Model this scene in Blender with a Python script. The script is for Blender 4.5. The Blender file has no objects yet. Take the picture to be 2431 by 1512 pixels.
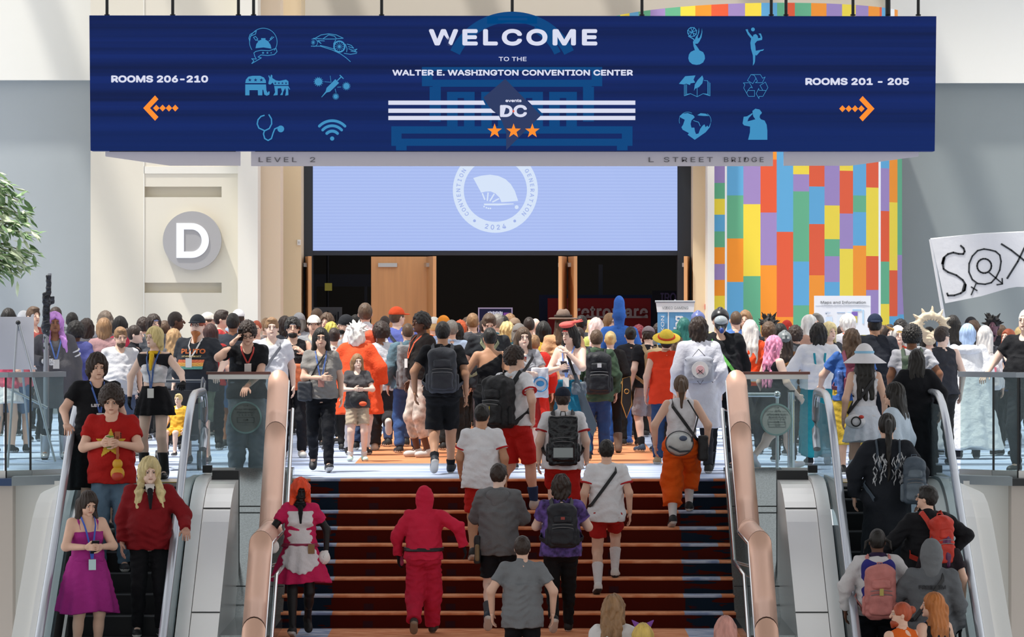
import bpy, math, random, sys
import numpy as np
import openvdb as vdb
from mathutils import Vector, Matrix, Euler
from mathutils.geometry import tessellate_polygon

# ------------------------------------------------------------------ camera, light, exposure
F, HZ, CX, H = 10600.0, 700.0, 1215.5, 2.1       # focal length in px, horizon row, centre column, eye height
sc = bpy.context.scene
COL = sc.collection
cam_d = bpy.data.cameras.new('camera'); cam = bpy.data.objects.new('camera', cam_d); COL.objects.link(cam)
cam_d.sensor_width = 36.0; cam_d.lens = F * 36.0 / 2431.0
cam_d.shift_y = (HZ - 756.0) / 2431.0
cam_d.clip_start = 0.5; cam_d.clip_end = 400
cam.location = (0, 0, H); cam.rotation_euler = (math.pi / 2, 0, 0)
sc.camera = cam
sc.view_settings.view_transform = 'Standard'; sc.view_settings.look = 'None'
sc.view_settings.exposure = 0.0; sc.view_settings.gamma = 1.0
sc.view_settings.use_curve_mapping = False
world = bpy.data.worlds.new('daylight'); sc.world = world; world.use_nodes = True
wn = world.node_tree.nodes; wl = world.node_tree.links
bg = wn['Background']; bg.inputs[1].default_value = 1.55
tc = wn.new('ShaderNodeTexCoord'); sx = wn.new('ShaderNodeSeparateXYZ'); wr = wn.new('ShaderNodeValToRGB')
wl.new(tc.outputs['Generated'], sx.inputs[0]); wl.new(sx.outputs['Z'], wr.inputs[0]); wl.new(wr.outputs[0], bg.inputs[0])
wr.color_ramp.elements[0].position = 0.0; wr.color_ramp.elements[0].color = (.56, .58, .60, 1)
wr.color_ramp.elements[1].position = 0.45; wr.color_ramp.elements[1].color = (1.0, 1.0, 1.02, 1)
sun_d = bpy.data.lights.new('sun', 'SUN'); sun_d.energy = 5.5; sun_d.angle = math.radians(2.5); sun_d.color = (1, .965, .91)
sun = bpy.data.objects.new('sun', sun_d); COL.objects.link(sun)
sun.rotation_euler = Vector((0.36, 0.17, -1.0)).to_track_quat('-Z', 'Y').to_euler()

# ------------------------------------------------------------------ helpers
def W(x, y, Y):                                   # a point of the photograph at distance Y
    return ((x - CX) * Y / F, Y, H - (y - HZ) * Y / F)
def lin(c):
    return tuple((v / 12.92 if v <= .04045 else ((v + .055) / 1.055) ** 2.4) for v in c)
def rgb(h):
    if isinstance(h, tuple): return h
    h = h.lstrip('#'); return lin(tuple(int(h[i:i + 2], 16) / 255 for i in (0, 2, 4)))
MATS = {}
def mat(name, col, rough=.7, metal=0.0, noise=0.0, nscale=8.0, bump=0.0, bscale=40.0, emit=0.0, alpha=1.0, spec=.5, stretch=None, sheen=0):
    key = (name, col, rough, metal, noise, nscale, bump, bscale, emit, alpha, stretch)
    if key in MATS: return MATS[key]
    m = bpy.data.materials.new(name); m.use_nodes = True; MATS[key] = m
    n, l = m.node_tree.nodes, m.node_tree.links; b = n['Principled BSDF']
    c = rgb(col)
    b.inputs['Base Color'].default_value = (*c, 1); b.inputs['Roughness'].default_value = rough
    b.inputs['Metallic'].default_value = metal; b.inputs['Specular IOR Level'].default_value = spec
    if noise or bump:
        t = n.new('ShaderNodeTexCoord'); mp = n.new('ShaderNodeMapping'); l.new(t.outputs['Object'], mp.inputs[0])
        if stretch: mp.inputs['Scale'].default_value = stretch
    if noise:
        x = n.new('ShaderNodeTexNoise'); x.inputs['Scale'].default_value = nscale; x.inputs['Detail'].default_value = 3
        l.new(mp.outputs[0], x.inputs[0]); r = n.new('ShaderNodeValToRGB'); l.new(x.outputs[0], r.inputs[0])
        r.color_ramp.elements[0].position = .3; r.color_ramp.elements[1].position = .7
        r.color_ramp.elements[0].color = (*[v * (1 - noise) for v in c], 1); r.color_ramp.elements[1].color = (*[min(1, v * (1 + noise)) for v in c], 1)
        l.new(r.outputs[0], b.inputs['Base Color'])
    if bump:
        x = n.new('ShaderNodeTexNoise'); x.inputs['Scale'].default_value = bscale; x.inputs['Detail'].default_value = 3
        l.new(mp.outputs[0], x.inputs[0]); bp = n.new('ShaderNodeBump'); bp.inputs['Strength'].default_value = bump; bp.inputs['Distance'].default_value = .02
        l.new(x.outputs[0], bp.inputs['Height']); l.new(bp.outputs[0], b.inputs['Normal'])
    if emit:
        b.inputs['Emission Color'].default_value = (*c, 1); b.inputs['Emission Strength'].default_value = emit
        b.inputs['Base Color'].default_value = (0.01, .01, .01, 1); b.inputs['Specular IOR Level'].default_value = .05
    if alpha < 1: b.inputs['Alpha'].default_value = alpha
    return m
def glass_mat(name, tint, a=.12, rough=.03):
    m = bpy.data.materials.new(name); m.use_nodes = True; n, l = m.node_tree.nodes, m.node_tree.links
    for q in list(n): n.remove(q)
    o = n.new('ShaderNodeOutputMaterial'); tr = n.new('ShaderNodeBsdfTransparent'); g = n.new('ShaderNodeBsdfPrincipled'); mx = n.new('ShaderNodeMixShader')
    tr.inputs[0].default_value = (*rgb(tint), 1); g.inputs['Base Color'].default_value = (*rgb('#c9d6da'), 1); g.inputs['Roughness'].default_value = rough
    mx.inputs[0].default_value = a
    l.new(tr.outputs[0], mx.inputs[1]); l.new(g.outputs[0], mx.inputs[2]); l.new(mx.outputs[0], o.inputs[0]); return m

def link(name, me, parent=None, loc=None, rot=0.0):
    o = bpy.data.objects.new(name, me); COL.objects.link(o)
    if parent is not None: o.parent = parent
    if loc is not None: o.location = loc
    if rot: o.rotation_euler = (0, 0, rot)
    return o
def thing(name, label, cat, loc=(0, 0, 0), rot=0.0, group=None, kind=None):
    return tag(link(name, None, None, loc, rot), label, cat, group, kind)
def tag(o, label=None, cat=None, group=None, kind=None):
    if label: o['label'] = label
    if cat: o['category'] = cat
    if group: o['group'] = group
    if kind: o['kind'] = kind
    return o
def wloc(o):
    v = Vector((0, 0, 0))
    while o is not None: v += Vector(o.location); o = o.parent
    return v
class MB:
    """collects shapes in world space; build() links them as one mesh"""
    def __init__(s): s.v = []; s.f = []; s.m = []; s.sm = []
    def add(s, vs, fs, mi=0, smooth=False):
        b = len(s.v); s.v += [tuple(p) for p in vs]; s.f += [tuple(i + b for i in f) for f in fs]; s.m += [mi] * len(fs); s.sm += [smooth] * len(fs); return s
    def box(s, x0, x1, y0, y1, z0, z1, mi=0):
        v = [(x, y, z) for x in (x0, x1) for y in (y0, y1) for z in (z0, z1)]
        return s.add(v, [(0, 1, 3, 2), (4, 6, 7, 5), (0, 4, 5, 1), (2, 3, 7, 6), (0, 2, 6, 4), (1, 5, 7, 3)], mi)
    def obox(s, c, ax, ay, az, mi=0):              # centre and three half-axis vectors
        c, ax, ay, az = map(Vector, (c, ax, ay, az))
        v = [c + i * ax + j * ay + k * az for i in (-1, 1) for j in (-1, 1) for k in (-1, 1)]
        return s.add(v, [(0, 1, 3, 2), (4, 6, 7, 5), (0, 4, 5, 1), (2, 3, 7, 6), (0, 2, 6, 4), (1, 5, 7, 3)], mi)
    def prism(s, pts, d, mi=0, holes=None):         # pts: 3D outline, extruded by vector d
        n = len(pts); P = [Vector(p) for p in pts]; d = Vector(d); tri = tessellate_polygon([P])
        fs = [tuple(t) for t in tri] + [tuple(n + i for i in reversed(t)) for t in tri] + [(i, (i + 1) % n, n + (i + 1) % n, n + i) for i in range(n)]
        return s.add([p for p in P] + [p + d for p in P], fs, mi)
    def tube(s, pts, r, n=10, mi=0, sec=None, caps=True, closed=False):
        P = [Vector(p) for p in pts]; rs = [float(q) for q in (r if isinstance(r, (list, tuple)) else [r] * len(P))]; vs = []; fs = []; up = Vector((0, 0, 1)); L = len(P)
        for i, p in enumerate(P):
            t = ((P[(i + 1) % L] if closed or i + 1 < L else P[i]) - (P[i - 1] if closed or i > 0 else P[i])).normalized()
            a = t.cross(up)
            if a.length < .05: a = t.cross(Vector((0, 1, 0)))
            a.normalize(); b = a.cross(t)
            for k in range(n):
                th = 2 * math.pi * k / n
                ex, ey = (math.cos(th), math.sin(th)) if sec is None else sec(th)
                vs.append(p + rs[i] * (ex * a + ey * b))
        for i in range(L if closed else L - 1):
            for k in range(n):
                a0 = i * n + k; a1 = i * n + (k + 1) % n; c0 = ((i + 1) % L) * n
                fs.append((a0, a1, c0 + (k + 1) % n, c0 + k))
        s.add(vs, fs, mi, True)
        if caps and not closed: s.add(vs[:n], [tuple(range(n - 1, -1, -1))], mi); s.add(vs[-n:], [tuple(range(n))], mi)
        return s
    def ball(s, c, r, nu=14, nv=9, mi=0):
        r = r if isinstance(r, (tuple, list)) else (r, r, r); vs = [(c[0], c[1], c[2] - r[2])]
        for j in range(1, nv):
            a = -math.pi / 2 + math.pi * j / nv
            for i in range(nu):
                t = 2 * math.pi * i / nu; vs.append((c[0] + r[0] * math.cos(a) * math.cos(t), c[1] + r[1] * math.cos(a) * math.sin(t), c[2] + r[2] * math.sin(a)))
        vs.append((c[0], c[1], c[2] + r[2])); fs = [(0, 1 + (i + 1) % nu, 1 + i) for i in range(nu)]
        for j in range(nv - 2):
            for i in range(nu):
                a = 1 + j * nu; fs.append((a + i, a + (i + 1) % nu, a + nu + (i + 1) % nu, a + nu + i))
        a = 1 + (nv - 2) * nu; fs += [(a + i, a + (i + 1) % nu, len(vs) - 1) for i in range(nu)]
        return s.add(vs, fs, mi, True)
    def build(s, name, mats, parent=None, origin=(0, 0, 0)):
        me = bpy.data.meshes.new(name); o = Vector(origin) if parent is None else wloc(parent)
        me.from_pydata([Vector(p) - o for p in s.v], [], s.f)
        for m in (mats if isinstance(mats, (list, tuple)) else [mats]): me.materials.append(m)
        me.polygons.foreach_set('material_index', s.m); me.polygons.foreach_set('use_smooth', s.sm)
        bmn = me; ob = link(name, bmn, parent)
        if parent is None: ob.location = origin
        return ob
try:
    import os
    _fp = os.path.join(bpy.utils.resource_path('LOCAL'), 'datafiles', 'fonts', 'Inter.woff2'); FONT = bpy.data.fonts.load(_fp) if os.path.exists(_fp) else None
except Exception: FONT = None
def text(name, body, size, c, m, parent=None, bold=0.0, width=None, rot=(math.pi / 2, 0, 0), align='CENTER', depth=.004, space=1.0, shear=0.0, kind=None):
    cu = bpy.data.curves.new(name, 'FONT'); cu.body = body; cu.size = size; cu.align_x = align; cu.align_y = 'CENTER'; cu.extrude = depth; cu.space_character = space
    if FONT: cu.font = FONT
    cu.resolution_u = 9 if size > .25 else 3
    o = bpy.data.objects.new(name, cu); COL.objects.link(o); bpy.context.view_layer.update()
    dg = bpy.context.evaluated_depsgraph_get(); me = bpy.data.meshes.new_from_object(o.evaluated_get(dg)); bpy.data.objects.remove(o); bpy.data.curves.remove(cu)
    co = np.empty(len(me.vertices) * 3); me.vertices.foreach_get('co', co); co = co.reshape(-1, 3)
    if len(co):
        w = co[:, 0].max() - co[:, 0].min()
        co[:, 0] -= (co[:, 0].max() + co[:, 0].min()) / 2; co[:, 1] -= (co[:, 1].max() + co[:, 1].min()) / 2
        if width: co[:, 0] *= (width - 2 * bold) / w
        if bold:                                   # heavier weight: the strokes are widened all round
            fs = [tuple(p.vertices) for p in me.polygons]; n_ = len(co); V = []; Fs = []
            for k in range(8): a_ = k * math.pi / 4 + .2; V.append(co + np.array([bold * math.cos(a_), bold * math.sin(a_), .00015 * k])); Fs += [tuple(i + k * n_ for i in f) for f in fs]
            me = bpy.data.meshes.new(name); me.from_pydata(np.concatenate(V).tolist(), [], Fs)
        else: me.vertices.foreach_set('co', co.ravel())
    me.materials.clear(); me.materials.append(m)
    o = link(name, me, parent); pl = wloc(parent) if parent is not None else Vector((0, 0, 0)); o.location = Vector(c) - pl; o.rotation_euler = rot
    return o
# ------------------------------------------------------------------ the hall
Y0, RISE, RUN, NST = 51.0, .17, .2944, 9          # top stair edge, riser, tread, risers to the landing
ZL = -RISE * NST; YL = Y0 - RUN * (NST - 1); YL2 = 46.04
YW = 80.0
def zstair(Y):
    if Y >= Y0: return 0.0
    if Y > YL: return -RISE * (math.floor((Y0 - Y) / RUN) + 1)
    if Y > YL2: return ZL
    return ZL - RISE * (math.floor((YL2 - Y) / RUN) + 1)
def zesc(Y):
    if Y >= 49: return 0.0
    if Y > 47.6: return -(49 - Y) ** 2 * .5774 / 2.8
    return -(48.3 - Y) * .5774
RE = .3464
def zse(Y):
    k = math.floor((50.0 - Y) / RE); return zesc(50 - RE * (k + 1)) if Y < 50 else 0.0
def struct(o): o['kind'] = 'structure'; return o

def mix_by(m, fac_fn, c1, c2):
    """carpet-like materials: two colours chosen by a node-built factor"""
    n, l = m.node_tree.nodes, m.node_tree.links; b = n['Principled BSDF']
    t = n.new('ShaderNodeTexCoord'); s = n.new('ShaderNodeSeparateXYZ'); l.new(t.outputs['Object'], s.inputs[0])
    f = fac_fn(n, l, t, s); mx = n.new('ShaderNodeMix'); mx.data_type = 'RGBA'; l.new(f, mx.inputs[0])
    for k, c in ((6, c1), (7, c2)):
        if hasattr(c, 'links'): l.new(c, mx.inputs[k])
        else: mx.inputs[k].default_value = (*rgb(c), 1)
    l.new(mx.outputs[2], b.inputs['Base Color']); return mx
def math_n(n, l, op, a, b=None):
    q = n.new('ShaderNodeMath'); q.operation = op
    for i, v in enumerate((a, b)):
        if v is None: continue
        if isinstance(v, (int, float)): q.inputs[i].default_value = v
        else: l.new(v, q.inputs[i])
    return q.outputs[0]
def carpet(name, with_y):
    m = mat(name, '#8fa3c0', rough=.95, spec=.1)
    n, l = m.node_tree.nodes, m.node_tree.links; b = n['Principled BSDF']
    t = n.new('ShaderNodeTexCoord'); s = n.new('ShaderNodeSeparateXYZ'); l.new(t.outputs['Object'], s.inputs[0])
    mp = n.new('ShaderNodeMapping'); l.new(t.outputs['Object'], mp.inputs[0]); mp.inputs['Scale'].default_value = (.35, 5.0, 1) if with_y else (3, 9, 1)
    x = n.new('ShaderNodeTexNoise'); x.inputs['Scale'].default_value = 1.6; x.inputs['Detail'].default_value = 4; l.new(mp.outputs[0], x.inputs[0])
    r = n.new('ShaderNodeValToRGB'); l.new(x.outputs[0], r.inputs[0]); e = r.color_ramp.elements
    e[0].position = .40; e[0].color = (*rgb('#8494b4'), 1); e[1].position = .56; e[1].color = (*rgb('#b9c2d2'), 1)
    r2 = n.new('ShaderNodeValToRGB'); l.new(x.outputs[0], r2.inputs[0]); e = r2.color_ramp.elements
    e[0].position = .38; e[0].color = (*rgb('#b26a46' if with_y else '#cf8058'), 1); e[1].position = .6; e[1].color = (*rgb('#cf9168' if with_y else '#e6a47c'), 1)
    f = math_n(n, l, 'MULTIPLY', math_n(n, l, 'GREATER_THAN', s.outputs['X'], -1.96), math_n(n, l, 'LESS_THAN', s.outputs['X'], 1.88))
    if with_y: f = math_n(n, l, 'MULTIPLY', f, math_n(n, l, 'GREATER_THAN', s.outputs['Y'], 55.65))
    else: f = math_n(n, l, 'MAXIMUM', f, math_n(n, l, 'GREATER_THAN', math_n(n, l, 'ABSOLUTE', s.outputs['X']), 2.3))
    mx = n.new('ShaderNodeMix'); mx.data_type = 'RGBA'; l.new(f, mx.inputs[0]); l.new(r.outputs[0], mx.inputs[6]); l.new(r2.outputs[0], mx.inputs[7])
    l.new(mx.outputs[2], b.inputs['Base Color']); return m
M_floor = carpet('floor_carpet', True); M_tread = carpet('stair_carpet', False)
M_riser = mat('riser_carpet', '#4b1a12', rough=.95, spec=.05)
def _rf(n, l, t, s):
    mp = n.new('ShaderNodeMapping'); l.new(t.outputs['Object'], mp.inputs[0]); mp.inputs['Scale'].default_value = (.9, 1, 7)
    x = n.new('ShaderNodeTexNoise'); x.inputs['Scale'].default_value = 2.2; l.new(mp.outputs[0], x.inputs[0])
    side = math_n(n, l, 'GREATER_THAN', math_n(n, l, 'ABSOLUTE', math_n(n, l, 'ADD', s.outputs['X'], .04)), 1.94)
    blu = math_n(n, l, 'MULTIPLY', side, math_n(n, l, 'GREATER_THAN', x.outputs[0], .47))
    blk = math_n(n, l, 'MULTIPLY', math_n(n, l, 'GREATER_THAN', math_n(n, l, 'SINE', math_n(n, l, 'MULTIPLY', s.outputs['X'], 7.0)), .93), math_n(n, l, 'GREATER_THAN', math_n(n, l, 'SINE', math_n(n, l, 'MULTIPLY', s.outputs['Z'], 36.96)), .3))
    return math_n(n, l, 'MAXIMUM', blu, math_n(n, l, 'MULTIPLY', blk, .5))
mix_by(M_riser, _rf, '#4a170f', '#1a2532')
M_cream = mat('cream_plaster', '#d6cfbd', rough=.9); M_cream2 = mat('warm_plaster', '#dcc9a6', rough=.9)
M_pale = mat('pale_plaster', '#dedacd', rough=.9); M_grey = mat('grey_plaster', '#a9afb0', rough=.85, noise=.03, nscale=.6)
M_grey_shade = mat('shaded_grey_plaster', '#8d9493', rough=.8, noise=.03, nscale=.6); M_white = mat('white_paint', '#e4e4e0', rough=.6)  # the right wall's darker grey has its shade mixed into the colour
M_taupe = mat('taupe_paint', '#b9b0a8', rough=.8); M_offw = mat('upper_wall_paint', '#e6e4db', rough=.9)
M_steel = mat('brushed_steel', '#c9c8c4', rough=.38, metal=1, bump=.06, bscale=30, stretch=(1, 8, 1))
M_chrome = mat('bright_steel', '#d5d8da', rough=.16, metal=1)
M_copper = mat('copper_cladding', '#e4b9a2', rough=.42, metal=.4, noise=.04, nscale=1.6, stretch=(5, .6, .6))
M_seam = mat('copper_seam', '#5c3a2a', rough=.7); M_wood = mat('oak_door', '#cf9a66', rough=.5, noise=.08, nscale=2.0, stretch=(6, 1, .35))
M_brownwood = mat('dark_wood_rail', '#5a3026', rough=.3); M_black = mat('black_metal', '#101214', rough=.45); M_frame = mat('dark_frame', '#2b333b', rough=.5)
M_granite = mat('polished_granite', '#788080', rough=.12, metal=.6, noise=.2, nscale=60, spec=.7); M_rubber = mat('step_metal', '#15171a', rough=.6, metal=.3)
M_rail = mat('handrail_rubber', '#b4bac2', rough=.25, metal=.6); M_panelgrey = mat('sign_metal', '#dedce8', rough=.6)
M_slopew = mat('white_cladding', '#e2e3e2', rough=.4, noise=.03, nscale=.7)
M_sheet = mat('satin_steel', '#f2f1ee', rough=.25, metal=.35, noise=.02, nscale=.9)
M_glass = glass_mat('clear_glass', '#e3eeee', .10); M_glass_d = glass_mat('escalator_glass', '#cfdadd', .22)

# floors and stairs (each a piece of the room)
m = MB()
m.box(-9, 9, 52.2, YW + 14, -.3, 0); m.box(-2.52, 2.44, Y0 + .01, 52.2, -.3, 0); m.box(-4.75, -3.45, 50.0, 52.2, -.3, 0); m.box(3.4, 4.72, 50.0, 52.2, -.3, 0)
m.box(-9, -4.75, 51.1, 52.2, -.3, 0); m.box(4.72, 9, 51.1, 52.2, -.3, 0); m.box(-3.45, -2.52, 51.3, 52.2, -.3, 0); m.box(2.44, 3.4, 51.3, 52.2, -.3, 0)
m.box(-30, -9, 51.1, YW + 14, -.3, 0); m.box(9, 30, 51.1, YW + 14, -.3, 0)
struct(m.build('floor', M_floor))
m = MB()
def flight(m, ytop, ztop, n, last):
    for k in range(n):
        y = ytop - RUN * k; z = ztop - RISE * k
        m.add([(-2.52, y, z - RISE), (2.44, y, z - RISE), (2.44, y, z - .022), (-2.52, y, z - .022)], [(0, 1, 2, 3)], 1)
        # rounded carpet nosing, then the tread below
        m.tube([(-2.52, y + .002, z - .014), (2.44, y + .002, z - .014)], .016, 10, 0)
        if k < n - 1: m.add([(-2.52, y - RUN, z - RISE), (2.44, y - RUN, z - RISE), (2.44, y, z - RISE), (-2.52, y, z - RISE)], [(0, 1, 2, 3)], 0)
flight(m, Y0, 0, NST, True)
m.add([(-2.52, YL2, ZL), (2.44, YL2, ZL), (2.44, YL, ZL), (-2.52, YL, ZL)], [(0, 1, 2, 3)], 0)
flight(m, YL2, ZL, 14, False)
struct(m.build('floor_stairs', [M_tread, M_riser]))
m = MB(); m.box(-40, 40, -2, 42.2, -6.0, -5.6); struct(m.build('floor_lower', mat('lower_floor_stone', '#8d8a86', rough=.6)))

# walls
def wallbox(name, M, *boxes):
    m = MB()
    for b in boxes: m.box(*b)
    return struct(m.build(name, M))
def zz(y, Y): return H - (y - HZ) * Y / F
def xx(x, Y): return (x - CX) * Y / F
wallbox('wall_left', M_grey, (-30, xx(216, 79) + .3, 79, 79.4, 0, zz(190, 79)))
wallbox('wall_left_upper', M_offw, (-30, xx(216, 79) + .3, 78.8, 79.4, zz(190, 78.8), 13))
# cream portal wall: with two slots, a pilaster and the return beside the doors
YC = 77.0
m = MB(); xa, xb = xx(215, YC), xx(568, YC); s0, s1 = xx(343, YC), xx(526, YC)
zt = [zz(y, YC) for y in (671, 695, 443, 468)]
m.box(xa, s0, YC, YC + .5, 0, 13); m.box(s1, xb, YC, YC + .5, 0, 13)
m.box(s0, s1, YC, YC + .5, 0, zt[1]); m.box(s0, s1, YC, YC + .5, zt[0], zt[3]); m.box(s0, s1, YC, YC + .5, zt[2], 13)
m.box(s0, s1, YC + .16, YC + .5, zt[1], zt[0]); m.box(s0, s1, YC + .16, YC + .5, zt[3], zt[2])
struct(m.build('wall_portal_left', M_cream))
m = MB(); m.box(s0 - .02, s0, YC - .012, YC, 0, 13); m.box(xx(342, YC), xx(568, YC), YC - .012, YC, zz(412, YC), zz(395, YC)); struct(m.build('trim_1', M_pale))
wallbox('wall_pilaster', M_pale, (xb, xx(612, 76.6), 76.6, 77.5, 0, 13))
wallbox('wall_portal_inner', mat('peach_plaster', '#e2d0b6', rough=.9), (xx(612, 76.6) - .02, xx(672, 78.5), 77.6, 78.6, 0, 13))
wallbox('wall_portal_side', M_cream2, (xx(672, 78.5) - .02, xx(722, YW), 78.9, YW + .4, 0, 13))
wallbox('wall_portal_right', M_cream2, (xx(1640, YW), xx(1682, 78.4), 79.0, YW + .4, 0, zz(60, 79)), )
wallbox('wall_portal_right_edge', M_pale, (xx(1680, 78.0), xx(1696, 78.0), 78.0, 79.2, 0, zz(60, 79)))
wallbox('wall_upper', mat('upper_cream', '#d9d0c2', rough=.9), (xx(604, 84), xx(2130, 84), 84, 84.4, 6.6, 13), (xx(722, YW), xx(1640, YW), 80.1, 80.4, 5.6, 6.7))
wallbox('wall_right', M_grey_shade, (xx(2120, 80.4), 30, 82.0, 82.4, 0, zz(197, 82)))
wallbox('wall_right_upper', M_offw, (xx(2120, 80.4), 30, 81.8, 82.4, zz(197, 81.8), 13))
# dark hall beyond the doors
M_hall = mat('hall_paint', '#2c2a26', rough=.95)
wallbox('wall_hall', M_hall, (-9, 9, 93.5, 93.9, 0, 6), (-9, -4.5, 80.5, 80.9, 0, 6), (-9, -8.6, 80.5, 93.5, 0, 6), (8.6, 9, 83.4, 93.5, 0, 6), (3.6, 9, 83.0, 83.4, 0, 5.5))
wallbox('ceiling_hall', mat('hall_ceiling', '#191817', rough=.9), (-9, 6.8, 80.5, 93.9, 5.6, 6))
hl = bpy.data.lights.new('hall_lamp', 'AREA'); hl.shape = 'RECTANGLE'; hl.size = 10; hl.size_y = 6; hl.energy = 110; hl.color = (1, .93, .82); ho_l = bpy.data.objects.new('hall_lamp', hl); COL.objects.link(ho_l); ho_l.location = (0, 88, 5.5)
# unseen roof added to shade the stairs, unseen bars added to dapple the sunlight
M_shade_roof = mat('shade_roof_paint', '#b9b7b2', rough=.9)
wallbox('ceiling_shade', M_shade_roof, (-16, 16, 22.0, 49.8, 9.2, 9.5))
wallbox('wall_back', mat('rear_paint', '#77736e', rough=.9), (-16, 16, 21.6, 22.0, 7.2, 9.5))
m = MB()
for i in range(-6, 7):
    m.box(i * 2.6 - .22, i * 2.6 + .22, 47.4, 84, 13.0, 13.5)
for y in (53, 60, 67, 74, 81): m.box(-16, 16, y - .35, y + .35, 13.5, 13.9)
struct(m.build('ceiling_sun_dapple_bars', M_shade_roof))

# multicoloured drum wall
DC = {'o': '#f2911b', 'r': '#e0552a', 'y': '#ecd23c', 'g': '#5eaa80', 'b': '#5aa3cc', 'p': '#9a82b6', 'w': '#f0efec'}
order = 'orygbpw'; DM = [mat('panel_' + {'o': 'orange', 'r': 'red', 'y': 'yellow', 'g': 'green', 'b': 'blue', 'p': 'purple', 'w': 'white'}[k], DC[k], rough=.5) for k in order]
cols = [(1697, 1725, 'p432 g470 y508 b548 g586 o626 p664 o702 y760'), (1725, 1730, 'w760'), (1730, 1769, 'b462 g565 o669 b760'), (1769, 1810, 'p483 y655 g760'),
        (1810, 1849, 'o376 r503 p629 o760'), (1849, 1889, 'b549 r753 o760'), (1889, 1928, 'y411 p452 g620 b725 g760'), (1928, 1966, 'r440 b530 r653 o760'),
        (1966, 2004, 'p485 y566 g607 p669 b760'), (2004, 2038, 'y401 r504 p589 y760'), (2038, 2072, 'b460 g500 b581 o740 b760'), (2072, 2105, 'r440 y606 r688 p760'),
        (2105, 2111, 'w760'), (2111, 2135, 'b392 p496 r619 g722 y740 y760'), (2135, 2159, 'o474 y640 r752 b760'), (2159, 2174, 'g602 p748 b760')]
YD = 77.6; xc, R = xx(1790, YD), 2.92
def drum_y(x): return YD + .6 + R - math.sqrt(max(R * R - (x - xc) ** 2, .02)) * 1.0
m = MB()
for x0, x1, s in cols:
    a = xx(x0, YD); b = xx(x1, YD); prev = zz(330, YD)
    lean = lambda x, z: (x + max(0, (x - 2.0)) * .10 * (4.9 - z) / 4.9 * (1 if x > 0 else 0))
    for tok in s.split():
        z1 = zz(int(tok[1:]), YD) if tok[1:] != '760' else 0.0; mi = order.index(tok[0])
        if z1 < prev:
            m.add([(a, drum_y(a), prev), (b, drum_y(b), prev), (b + (b > 6.7) * .09 * 0, drum_y(b), z1), (a, drum_y(a), z1)], [(0, 3, 2, 1)], mi); prev = z1
up = [1426, 1431, 1436, 1444, 1458, 1478, 1500, 1521, 1549, 1584, 1620, 1655, 1693, 1733, 1773, 1812, 1850, 1870, 1893, 1933, 1971, 2010, 2045, 2078, 2108, 2114, 2134, 2150, 2160]
uc = 'wyrogybgpgyorpybgrgopyporbwopo'
zU = zz(330, YD)
for k in range(len(up) - 1):
    a, b = xx(up[k], YD), xx(up[k + 1], YD); t0 = 38 - 38 * (1 - ((up[k] - 1960) / 540) ** 2) ** .5 if up[k] > 1426 else 34; t1 = 38 - 38 * max(0, 1 - ((up[k + 1] - 1960) / 540) ** 2) ** .5
    f = lambda x: min(drum_y(x), YD + 3.2)
    m.add([(a, f(a), zz(t0, YD)), (b, f(b), zz(t1, YD)), (b, f(b), zU), (a, f(a), zU)], [(0, 3, 2, 1)], order.index(uc[k]))
# leaning end face of the drum towards the grey wall
e0 = xx(2174, YD); yb = drum_y(e0)
for c0, c1, q in ((330, 602, 'g'), (602, 748, 'p'), (748, 980, 'b')):
    z0, z1 = zz(c0, YD), (zz(c1, YD) if c1 < 900 else 0); l0 = .14 * (zU - z0) / 3; l1 = .14 * (zU - z1) / 3
    m.add([(e0 - .09, yb, z0), (e0 - .09 + l0, yb + .25, z0), (e0 - .09 + l1, yb + .25, z1), (e0 - .09, yb, z1)], [(0, 3, 2, 1)], order.index(q))
struct(m.build('wall_drum', DM))

# "D" disc sign, small wall switch
t = thing('wall_sign', 'round grey disc on the cream wall with a big white letter D', 'sign', W(456, 571, YC))
m = MB(); c = W(456, 571, YC - .16); m.tube([(c[0], YC, c[2]), (c[0], YC - .16, c[2])], .505, 48); m.build('disc', mat('grey_disc', '#a09e9c', rough=.5), t)
m = MB(); DO = [(-.28, -.30), (-.02, -.30)] + [(-.02 + .30 * math.sin(a), -.30 * math.cos(a)) for a in [math.pi * k / 20 for k in range(1, 20)]] + [(-.02, .30), (-.28, .30)]
DI = [(-.15, -.19), (-.02, -.19)] + [(-.02 + .175 * math.sin(a), -.19 * math.cos(a)) for a in [math.pi * k / 20 for k in range(1, 20)]] + [(-.02, .19), (-.15, .19)]
nD = len(DO); lx = W(459, 571, YC)[0]; vs = [(lx + a, YC - .175, c[2] + b) for a, b in DO + DI] + [(lx + a, YC - .16, c[2] + b) for a, b in DO + DI]
fs = [(i, (i + 1) % nD, nD + (i + 1) % nD, nD + i) for i in range(nD)] + [(i, i + 2 * nD, (i + 1) % nD + 2 * nD, (i + 1) % nD) for i in range(nD)] + [(nD + i, nD + (i + 1) % nD, 3 * nD + (i + 1) % nD, 3 * nD + i) for i in range(nD)]
m.add(vs, fs); m.build('letter', mat('white_letter', '#eceef3', rough=.5), t)
t = thing('light_switch', 'small white switch plate on the beige wall beside the door frame', 'switch', (xx(710, 78.9), 78.9, zz(575, 78.9)))
m = MB(); m.box(xx(706, 78.9), xx(714, 78.9), 78.87, 78.9, zz(582, 78.9), zz(569, 78.9)); m.build('plate', M_white, t)
m = MB(); m.box(xx(708.5, 78.9), xx(711.5, 78.9), 78.86, 78.87, zz(578, 78.9), zz(573, 78.9)); m.build('toggle', M_steel, t)
t = thing('fire_alarm', 'small red alarm device on the beige pier right of the doors', 'alarm', (xx(1675, 79), 78.98, zz(728, 79)))
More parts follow.
